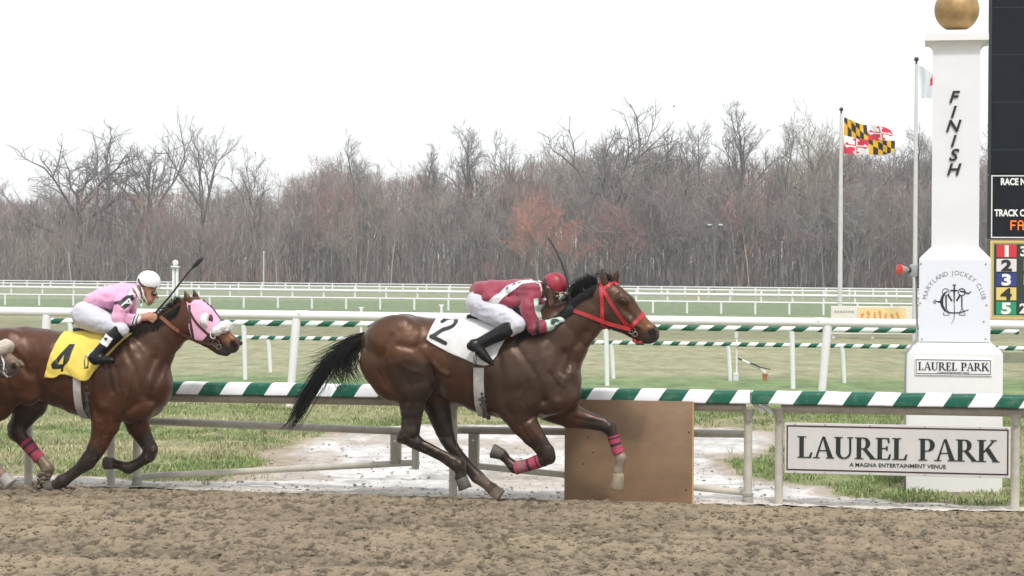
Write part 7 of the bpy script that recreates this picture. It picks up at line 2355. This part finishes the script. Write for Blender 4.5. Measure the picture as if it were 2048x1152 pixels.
# ------------------------------------------------------------------ small things of the infield
def infield_bits():
    # sprinkler gun on its orange riser
    g_ = ground(1530, 758); fr = Frame(g_, 0.0); P = lambda u, v, o=0: fr.pt(u, v, o)
    t = Thing('sprinkler_gun', 'white irrigation gun tilted up on an orange riser in the dry grass', 'sprinkler', fr)
    m_ = MB(); m_.lathe([(0.045, -0.02), (0.045, 0.07), (0.06, 0.075), (0.06, 0.10), (0.04, 0.105)], P(1530, 758), 14); t.part('riser', m_, mat('orange_riser', (0.42, 0.16, 0.07), 0.6), smooth=40)
    m_ = MB(); m_.tube([P(1530,748), P(1529,744), P(1522,739), P(1496,726), P(1484,720)], [0.034,0.032,0.028,0.026,0.020], 10); t.part('barrel', m_, M_white, smooth=True)
    m_ = MB(); m_.tube([P(1486,721), P(1475,716)], [0.018, 0.016], 10); t.part('nozzle', m_, M_dark, smooth=40)
    m_ = MB(); m_.tube([P(1500,726,-.03), P(1510,729,-.04), P(1519,734,-.04), P(1541,739,-.03)], [0.012,0.015,0.012,0.008], 8); t.part('drive_arm', m_, M_dark, smooth=True)
    # thin stake with boxes
    g_ = ground(1471, 759.5); fr2 = Frame(g_, 0.0); P = lambda u, v, o=0: fr2.pt(u, v, o)
    t = Thing('beam_post', 'thin white stake with a box at top and foot beside the sprinkler gun', 'post', fr2)
    m_ = MB(); m_.tube([P(1473,760), P(1473.5,655)], 0.018, 8); t.part('stake', m_, M_white, smooth=40)
    a, b = P(1469,677), P(1476,657); m_ = MB(); m_.bbox((a.x, -0.03, a.z), (b.x, 0.04, b.z), 0.008); t.part('head_box', m_, mat('box_grey', (0.62, 0.62, 0.64), 0.5))
    a, b = P(1466,760), P(1477,746); m_ = MB(); m_.bbox((a.x, -0.05, a.z-0.02), (b.x, 0.05, b.z), 0.012); t.part('foot_box', m_, mat('box_grey', (0, 0, 0)))
    # two short stakes behind the pipe rail
    for lab, u, vt, vb in [('short white stake standing alone behind the thick pipe rail', 722.5, 616, 648), ('short white stake with a cross top behind the leading horse', 883, 611, 652)]:
        y = 60.0; fr3 = depth_frame(u, y); q = fr3.pt(u, vt)
        m_ = MB(); m_.tube([(0, 0, -0.1), (0, 0, q.z-0.01)], 0.035, 8)
        t = Thing('marker_stake', lab, 'stake', fr3); t.part('shaft', m_, M_white, smooth=40)
        m_ = MB(); m_.box((-0.07, -0.02, q.z-0.009), (0.07, 0.02, q.z+0.03)); t.part('cap', m_, M_white)
    # lamp standard before the wood
    fr4 = depth_frame(1428.5, 215.0); h = fr4.pt(1428, 455).z
    t = Thing('lamp_standard', 'dark lamp standard with two floodlights in front of the wood', 'lamp post', fr4)
    m_ = MB(); m_.tube([(0, 0, -0.2), (0, 0, h)], [0.10, 0.07], 8); t.part('pole', m_, mat('grey_pole', (0.12, 0.12, 0.13), 0.6), smooth=40)
    m_ = MB(); m_.tube([(-0.55, 0, h-0.02), (0.55, 0, h-0.02)], 0.05, 8); t.part('crossarm', m_, mat('grey_pole', (0, 0, 0)), smooth=40)
    for sx in (-1, 1):
        m_ = MB(); m_.bbox((sx*0.55-0.25, -0.3, h+0.03), (sx*0.55+0.25, 0.2, h+0.38), 0.05); fl = t.part('floodlight', m_, M_dark)
        m_ = MB(); m_.box((sx*0.55-0.2, -0.32, h+0.20), (sx*0.55+0.2, -0.3005, h+0.34)); t.part('glass', m_, mat('lamp_glass', (0.55, 0.6, 0.66), 0.2), fl)
    # thin pale pole left of centre
    fr5 = depth_frame(527, 225.0); h = fr5.pt(527, 506).z
    t = Thing('pole', 'thin pale pole standing before the wood above the left rails', 'pole', fr5)
    m_ = MB(); m_.tube([(0, 0, -0.2), (0, 0, h)], [0.09, 0.075], 8); t.part('shaft', m_, mat('pale_pole', (0.50, 0.50, 0.50), 0.6), smooth=40)
    m_ = MB(); m_.lathe([(0.11, 0), (0.11, 0.12), (0.03, 0.2)], (0, 0, h), 10); t.part('cap', m_, mat('pale_pole', (0, 0, 0)), smooth=40)
    # furlong post with a ball top behind the second jockey
    fr6 = depth_frame(350.5, 108.0); q = fr6.pt(350.5, 535).z; s_ = 108.0/FPX
    t = Thing('furlong_post', 'white twin shafted post with a ball top behind the pink jockey', 'post', fr6)
    for sx in (-3.6, 3.6):
        m_ = MB(); m_.bbox((sx*s_-2.6*s_, -0.08, -0.1), (sx*s_+2.6*s_, 0.08, q), 0.01); t.part('shaft', m_, M_white)
    m_ = MB(); m_.box((-0.9*s_, 0.0, 0), (0.9*s_, 0.05, q-0.02)); t.part('web', m_, mat('post_grey', (0.42, 0.45, 0.46), 0.6))
    m_ = MB(); m_.bbox((-8.2*s_, -0.2, q+0.002), (8.2*s_, 0.2, q+3.0*s_), 0.01); t.part('cap', m_, M_white)
    m_ = MB(); m_.lathe([(3.5*s_, 0), (3*s_, 2*s_)], (0, 0, q+3.0*s_), 14); m_.sphere((0, 0, q+9.0*s_), 6.2*s_, 18); t.part('ball', m_, M_white, smooth=True)
    # a bird, far off
    p = at_y(1348, 213, 230.0); fr7 = Frame(p, 0.3); z = p.z
    m_ = MB()
    m_.tube([(-0.14, 0, z), (-0.05, 0, z+0.01), (0.08, 0, z+0.01), (0.16, 0, z+0.02)], [0.015, 0.045, 0.04, 0.012], 8)
    for sy in (-1, 1): m_.add([(-0.06, 0, z+0.01), (0.06, 0, z+0.015), (0.03, sy*0.25, z+0.12), (-0.03, sy*0.42, z+0.07)], [(0, 1, 2, 3)])
    single('bird', m_, mat('bird_grey', (0.06, 0.06, 0.065), 0.8), 'small dark bird flying in the white sky above the wood', 'bird', fr7, (0, 0, z), smooth=True)
infield_bits()

# ------------------------------------------------------------------ the bare wood
def tree_proto(seed, style):
    """unit-height bare tree: trunk mesh and crown mesh"""
    rr = random.Random(seed)
    tm, cm = MB(), MB()
    st = dict(
        spread=dict(fork=0.36, limbs=10, ang=0.85, len=0.52, tr=0.024, up=0.40),
        tall=dict(fork=0.40, limbs=14, ang=0.60, len=0.30, tr=0.016, up=0.55),
        fork=dict(fork=0.45, limbs=6, ang=0.55, len=0.46, tr=0.019, up=0.45),
        bushy=dict(fork=0.22, limbs=13, ang=0.7, len=0.40, tr=0.014, up=0.35),
        thin=dict(fork=0.50, limbs=9, ang=0.5, len=0.20, tr=0.010, up=0.5),
        sapling=dict(fork=0.12, limbs=9, ang=0.45, len=0.42, tr=0.011, up=0.5))[style]
    twigs = []
    def grow(p, d, L, r, lev, maxlev):
        nseg = 4 if lev < 2 else 3
        pts, q, dd = [p], p.copy(), d.copy()
        for i in range(nseg):
            j = 0.10 if lev == 0 else 0.26
            dd = (dd + Vector((rr.gauss(0, j), rr.gauss(0, j), rr.gauss(0, j*0.6) + st['up']*0.12*(lev > 0)))).normalized()
            q = q + dd*(L/nseg); pts.append(q.copy())
        rads = [r*(1-0.62*i/nseg) for i in range(nseg+1)]
        tgt = tm if lev <= 1 else cm
        if lev < maxlev or lev <= 1:
            tgt.tube(pts, rads, 5 if lev == 0 else (4 if lev == 1 else 3), cap=False)
        if lev >= maxlev:
            a, b = pts[0], pts[-1]
            mid = pts[len(pts)//2]
            sd = Vector((rr.gauss(0, 1), rr.gauss(0, 1), rr.gauss(0, 0.4))).normalized()*r
            cm.add([a-sd, a+sd, mid+sd*0.7, b, mid-sd*0.7], [(0, 1, 2, 3, 4)])
            return
        if lev == 0:
            n = st['limbs']
            for k in range(n):
                f = st['fork'] + (1-st['fork'])*(k+rr.random()*0.7)/n
                s = f*nseg; i0 = min(int(s), nseg-1); pp = pts[i0].lerp(pts[i0+1], s-i0)
                az = k*2.4 + rr.gauss(0, 0.4); el = st['ang']*(1.15-0.5*f)
                ndir = Vector((math.sin(el)*math.cos(az), math.sin(el)*math.sin(az), math.cos(el)))
                Lk = st['len']*(1.15-0.55*(f-st['fork'])/(1-st['fork']+1e-6))*(0.75+0.5*rr.random())
                grow(pp, ndir, Lk, r*(1-0.6*f)*(0.78 if style in ('spread', 'fork') else 0.62), 1, maxlev)
        else:
            n = {1: 7, 2: 6, 3: 5}[lev]
            for k in range(n):
                f = 0.22 + 0.78*(k+rr.random())/n
                s = min(f, 0.999)*nseg; i0 = min(int(s), nseg-1); pp = pts[i0].lerp(pts[i0+1], s-i0)
                a = (pts[i0+1]-pts[i0]).normalized()
                o = a.orthogonal(); o.rotate(Matrix.Rotation(rr.random()*6.28, 3, a))
                el = 0.55+0.35*rr.random()
                nd = (a*math.cos(el) + o*math.sin(el)); nd.z += 0.12; nd.normalize()
                grow(pp, nd, L*(0.62-0.22*f)*(0.7+0.5*rr.random()), max(r*0.45, 0.0007), lev+1, maxlev)
    H0 = {'spread': 0.62, 'fork': 0.70, 'bushy': 0.66, 'sapling': 0.8}.get(style, 0.86)
    grow(Vector((0, 0, -0.01)), Vector((rr.gauss(0, .03), rr.gauss(0, .03), 1)).normalized(), H0, st['tr'], 0, 4)
    zs_ = sorted(v[2] for v in cm.v); zmax = zs_[int(len(zs_)*0.992)]
    for mm in (tm, cm): mm.v = [(x/zmax, y/zmax, z/zmax) for x, y, z in mm.v]
    return tm, cm

BARK = [mat('bark_grey', (0.215, 0.20, 0.19), 0.9, noise_s=0.35, noise_a=0.35), mat('bark_dark', (0.125, 0.115, 0.11), 0.9, noise_s=0.35, noise_a=0.35), mat('bark_pale', (0.42, 0.39, 0.36), 0.9, noise_s=0.35, noise_a=0.25), mat('bark_brown', (0.23, 0.195, 0.17), 0.9, noise_s=0.35, noise_a=0.3)]
TWIG = {'dark': mat('twig_dark', (0.165, 0.152, 0.150), 0.9), 'grey': mat('twig_grey', (0.265, 0.24, 0.23), 0.9), 'brown': mat('twig_brown', (0.285, 0.235, 0.205), 0.9), 'purple': mat('twig_purple', (0.265, 0.215, 0.215), 0.9),
        'red': mat('twig_red_buds', (0.35, 0.175, 0.165), 0.9), 'orange': mat('twig_orange_buds', (0.42, 0.19, 0.13), 0.9), 'olive': mat('twig_olive', (0.27, 0.26, 0.19), 0.9)}
PROTO = {}
for st_, ns_ in (('spread', 2), ('tall', 2), ('fork', 2), ('bushy', 3), ('thin', 2), ('sapling', 2)):
    for k in range(ns_):
        tm, cm = tree_proto({('spread', 0): 31, ('spread', 1): 45}.get((st_, k), 100+k*7+len(st_)), st_)
        PROTO[(st_, k)] = (tm, cm, {})
def tree_meshes(key, bark, twig):
    tm, cm, cache = PROTO[key]
    if ('t', bark) not in cache: cache[('t', bark)] = mesh_mb('trunk', tm, BARK[bark], smooth=True)
    if ('c', twig) not in cache: cache[('c', twig)] = mesh_mb('crown', cm, TWIG[twig], smooth=False)
    return cache[('t', bark)], cache[('c', twig)]
def tree(u, vtop, y, key, bark, twig, label, group, name='bare_tree', wide=1.0, rot=None, vbase=None):
    p = at_y(u, 600, y); H = at_y(u, vtop, y).z
    tmesh, cmesh = tree_meshes(key, bark, twig)
    e = bpy.data.objects.new(name, None); COL.objects.link(e); e.empty_display_size = 0.5
    e.location = (p.x, y, 0.0); e.rotation_euler = (0, 0, RNG.random()*6.28 if rot is None else rot)
    e.scale = (H*wide, H*wide, H)
    tag(e, label, 'tree', group)
    for nm, me in (('trunk', tmesh), ('crown', cmesh)):
        o = bpy.data.objects.new(nm, me); COL.objects.link(o); o.parent = e
    return e
G = 'bare trees of the wood beyond the far rail'
specials = [
    (163, 256, 292, ('spread', 0), 1, 'dark', 'widest spreading bare tree, leftmost of the tall crowns against the sky', 1.15),
    (300, 247, 296, ('spread', 1), 1, 'dark', 'dark trunked bare tree with rounded open crown, right of the widest one at left', 0.8),
    (398, 252, 288, ('fork', 0), 1, 'dark', 'bare tree parting into a high narrow fork above the second horse', 0.75),
    (512, 292, 290, ('fork', 1), 1, 'dark', 'smaller forked bare tree beside the gap in the left skyline', 0.7),
    (640, 312, 294, ('bushy', 0), 1, 'red', 'dense rounded tree with dull red buds right of the skyline gap', 1.0),
    (730, 262, 297, ('thin', 0), 1, 'dark', 'slender lone leader rising over the dense reddish crown', 0.7),
    (838, 288, 293, ('tall', 0), 1, 'dark', 'tall narrow tree between the slender leader and the red helmet', 0.8),
    (963, 246, 290, ('tall', 1), 1, 'dark', 'tall dark tree with upswept branches above the crimson jockey', 0.85),
    (1042, 262, 295, ('fork', 1), 1, 'dark', 'dark forked tree just left of the orange budded one', 0.8),
    (1078, 385, 270, ('bushy', 1), 3, 'orange', 'low rounded tree covered in orange red buds', 1.15),
    (1112, 425, 272, ('bushy', 2), 3, 'orange', 'lower orange budded tree leaning against the right of the bigger one', 1.3),
    (1232, 216, 289, ('spread', 0), 1, 'dark', 'great domed oak, highest crown above the leading horse head', 0.95),
    (1330, 262, 293, ('fork', 0), 1, 'dark', 'leaning bare tree at the right shoulder of the great oak', 0.8),
    (1389, 245, 297, ('thin', 1), 1, 'dark', 'thin straight dark tree with a sparse top behind the lamp standard', 0.7),
    (1497, 207, 290, ('tall', 0), 1, 'dark', 'tallest plume shaped tree right of the lamp standard', 0.9),
    (1548, 226, 288, ('thin', 0), 1, 'dark', 'straight pole like tree between the plume tree and the flagpole', 0.6),
    (1640, 222, 291, ('bushy', 2), 1, 'olive', 'broad dense tree faintly green just left of the flag', 0.95),
    (1690, 262, 295, ('spread', 1), 1, 'dark', 'heavy limbed tree directly beneath the flag', 0.8),
    (1770, 288, 293, ('fork', 1), 1, 'dark', 'forked tree between the two flagpoles', 0.75),
    (1862, 255, 291, ('tall', 1), 1, 'dark', 'tree seen at both sides of the finish post shaft', 0.9),
    (1966, 250, 290, ('bushy', 0), 1, 'dark', 'twiggy tree in the strip between finish post and black board', 0.8),
    (968, 520, 271, ('sapling', 0), 3, 'red', 'low red budded bush under the crimson jockey tree', 1.5),
    (665, 362, 284, ('bushy', 2), 0, 'red', 'red budded tree within the dense rounded crown', 0.9),
    (75, 470, 272, ('sapling', 1), 3, 'olive', 'olive twigged bush low at the far left of the wood', 1.6),
    (1235, 400, 280, ('bushy', 1), 3, 'red', 'dull red budded tree right of the orange one', 1.0),
    (285, 465, 275, ('tall', 0), 2, 'brown', 'pale barked slim tree behind the white helmet', 0.5),
    (105, 450, 277, ('tall', 1), 2, 'brown', 'pale barked slim tree under the widest crown at left', 0.45),
    (880, 395, 283, ('thin', 1), 2, 'dark', 'pale barked leaning tree left of the tall dark one', 0.6),
]
for (u, vt, y, key, bk, tw, lab, wd) in specials:
    tree(u, vt, y, key, bk, tw, lab, G, wide=wd)
topline = [(-350, 380), (-100, 385), (0, 392), (60, 402), (130, 385), (200, 372), (300, 380), (370, 378), (430, 392), (480, 362), (530, 398), (556, 420), (575, 345), (640, 328), (700, 330), (755, 342), (800, 350), (840, 335), (900, 352), (950, 330), (1000, 322), (1060, 305), (1130, 298), (1200, 285), (1300, 282), (1360, 300), (1420, 322), (1480, 312), (1550, 310), (1620, 288), (1700, 282), (1780, 308), (1850, 315), (1960, 305), (2100, 310), (2400, 320)]
def topv(u): return float(np.interp(u, [a for a, b in topline], [b for a, b in topline]))
kinds = [(('bushy', 0), 1.0), (('bushy', 1), 1.0), (('bushy', 2), 0.95), (('tall', 0), 0.8), (('tall', 1), 0.8), (('fork', 0), 0.85), (('fork', 1), 0.8), (('thin', 0), 0.7), (('thin', 1), 0.7)]
rt = random.Random(77)
nfill = 0
marks = [(60, 'far left edge'), (200, 'left of the pink jockey'), (350, 'above the pink jockey'), (450, 'just right of the slanting whip'), (560, 'above the pale pole'), (680, 'left of the leading tail'),
         (800, 'above the leading tail'), (920, 'above the leading rump'), (1010, 'above the crimson jacket'), (1120, 'above the red helmet'), (1240, 'above the leading ears'), (1340, 'above the leading muzzle'),
         (1430, 'around the lamp standard'), (1560, 'right of the lamp standard'), (1680, 'left of the flag'), (1800, 'under the flag'), (1900, 'behind the finish post'), (9999, 'behind the black board')]
shape = {'bushy': 'dense twiggy', 'tall': 'tall straight', 'fork': 'forked', 'thin': 'thin sparse', 'spread': 'spreading', 'sapling': 'low'}
tint = {'grey': 'grey', 'brown': 'brownish', 'purple': 'purplish grey', 'red': 'red budded', 'olive': 'olive'}
rown = ['front rank of the wood', 'second rank of the wood', 'third rank of the wood', 'rearmost rank of the wood']
labs = {}
for row, (y, dv, du) in enumerate([(282, 70, 37), (290, 26, 31), (301, 2, 29), (316, -4, 29)]):
    u = -60
    while u < 2110:
        k, wd = kinds[rt.randrange(len(kinds))]
        tw = rt.choices(['grey', 'brown', 'purple', 'red', 'olive'], [6, 4, 3.5, 0.35, 0.5])[0]
        bk = rt.choices([0, 1, 3, 2], [4, 3, 3, 0.7])[0]
        vt = topv(u) + dv + rt.gauss(12, 23)
        uu = u + rt.gauss(0, 6)
        lm = next(t_ for q_, t_ in marks if uu < q_)
        lab = '%s %s tree, %s, %s' % (tint[tw], shape[k[0]], rown[row], lm)
        e_ = tree(uu, vt, y + rt.gauss(0, 3), k, bk, tw, lab, G, wide=wd*(0.8+0.35*rt.random()))
        labs.setdefault(lab, []).append((e_.scale.z, e_)); nfill += 1
        u += du*(0.7+0.6*rt.random())
for lab, es in labs.items():
    if len(es) == 2:
        es.sort(key=lambda q: q[0])
        es[0][1]['label'] = 'lower ' + lab; es[1][1]['label'] = 'taller ' + lab
    elif len(es) > 2:
        es.sort(key=lambda q: q[0])
        for q, wrd in zip(es, ('lowest', 'middling', 'tallest')): q[1]['label'] = wrd + ' ' + lab

# the depth of the wood: stems and brush that read as one mass
def wood_mass():
    n = 9500
    Y = 284 + 70*NP.rand(n); U = -1400 + 4900*NP.rand(n)
    X = (U-1024)/FPX*Y
    TV = np.array([topv(u) for u in U])
    Htop = (545-TV)/FPX*Y + CAM_H
    H = Htop*(0.35+0.5*NP.rand(n))
    r = 0.04+0.10*NP.rand(n)**2
    lean = NP.randn(n, 2)*0.035
    ang = np.array([0, 2.09, 4.19])
    V = np.zeros((n, 7, 3)); 
    for k in range(3):
        V[:, k] = np.stack([X+r*np.cos(ang[k]), Y+r*np.sin(ang[k]), -0.2+0*X], -1)
        V[:, 3+k] = np.stack([X+lean[:, 0]*H*0.6+0.5*r*np.cos(ang[k]), Y+lean[:, 1]*H*0.6+0.5*r*np.sin(ang[k]), H*0.6], -1)
    V[:, 6] = np.stack([X+lean[:, 0]*H, Y+lean[:, 1]*H, H], -1)
    f = np.array([[0,1,4],[0,4,3],[1,2,5],[1,5,4],[2,0,3],[2,3,5],[3,4,6],[4,5,6],[5,3,6]])
    F1 = (f[None] + 7*np.arange(n)[:, None, None]).reshape(-1, 3)
    pal = np.array([[0.235,0.215,0.205],[0.165,0.15,0.143],[0.255,0.215,0.19],[0.235,0.205,0.21],[0.40,0.37,0.34]])
    c1 = pal[NP.choice(5, n, p=[.34,.22,.22,.17,.05])]*(0.8+0.4*NP.rand(n, 1))
    C1 = np.repeat(c1[:, None], 7, 1).reshape(-1, 3)
    # brush
    m_ = 200000
    Yb = 277 + 74*NP.rand(m_); Ub = np.where(NP.rand(m_) < 0.6, -260 + 2560*NP.rand(m_), -1400 + 4900*NP.rand(m_))
    Xb = (Ub-1024)/FPX*Yb
    TVb = np.interp(Ub, [a for a, b in topline], [b for a, b in topline]) 
    Hb = (545-TVb)/FPX*Yb + CAM_H
    Zb = Hb*(NP.rand(m_)**1.25)*0.88
    L = 0.7+1.5*NP.rand(m_); w = 0.018+0.03*NP.rand(m_)
    az = NP.rand(m_)*6.28; el = np.abs(NP.randn(m_))*0.5
    D = np.stack([np.sin(el)*np.cos(az), np.sin(el)*np.sin(az), np.cos(el)], -1)
    P0 = np.stack([Xb, Yb, Zb], -1); P1 = P0 + D*L[:, None]
    S_ = np.stack([np.cos(az+1.57+NP.randn(m_)*0.5), np.sin(az+1.57), 0*az], -1)*w[:, None]
    V2 = np.stack([P0-S_, P0+S_, P1], 1)
    F2 = np.arange(m_*3).reshape(-1, 3) + n*7
    hue = fbm(Xb*0.16, Yb*0.05, Zb*0.16, 2, 91)
    pal2 = np.array([[0.265,0.235,0.22],[0.28,0.23,0.20],[0.26,0.21,0.21],[0.34,0.185,0.17]])
    idx = NP.choice(3, m_, p=[.4,.33,.27]); idx[(hue > 0.6) & (NP.rand(m_) < 0.7)] = 3
    c2 = pal2[idx]*(0.75+0.5*NP.rand(m_, 1))
    C2 = np.repeat(c2[:, None], 3, 1).reshape(-1, 3)
    Vv = np.concatenate([V.reshape(-1, 3), V2.reshape(-1, 3)]); Ff = np.concatenate([F1, F2])
    me = mesh_np('wood', Vv, Ff.ravel(), np.full(len(Ff), 3), mat_attr('wood_brush', 'col', 0.9, 0.2), None, False, {'col': np.concatenate([C1, C2])})
    o = bpy.data.objects.new('wood', me); COL.objects.link(o); o['kind'] = 'stuff'
wood_mass()

# a grey block of a building among the trees at left
def far_building():
    fr = depth_frame(603, 360.0)
    a, b = fr.pt(568, 560), fr.pt(640, 393)
    t = Thing('distant_building', 'grey flat roofed building showing through the trees at the skyline gap', 'building', fr)
    m_ = MB(); m_.box((a.x, 0, -0.5), (b.x, 8, b.z)); t.part('wall', m_, mat('far_wall', (0.30, 0.31, 0.34), 0.8, noise_s=0.3, noise_a=0.1))
    m_ = MB(); m_.box((a.x-0.15, -0.15, b.z+0.001), (b.x+0.15, 8.15, b.z+0.35)); t.part('roof', m_, mat('far_roof', (0.22, 0.22, 0.24), 0.8))
    for i in range(3):
        for j in range(3):
            x = a.x+1.0+i*1.8; z = b.z-2.6-j*3.2
            m_ = MB(); m_.box((x, -0.03, z), (x+1.0, 0.01, z+1.3)); t.part('window', m_, mat('far_glass', (0.08, 0.09, 0.11), 0.2))
far_building()
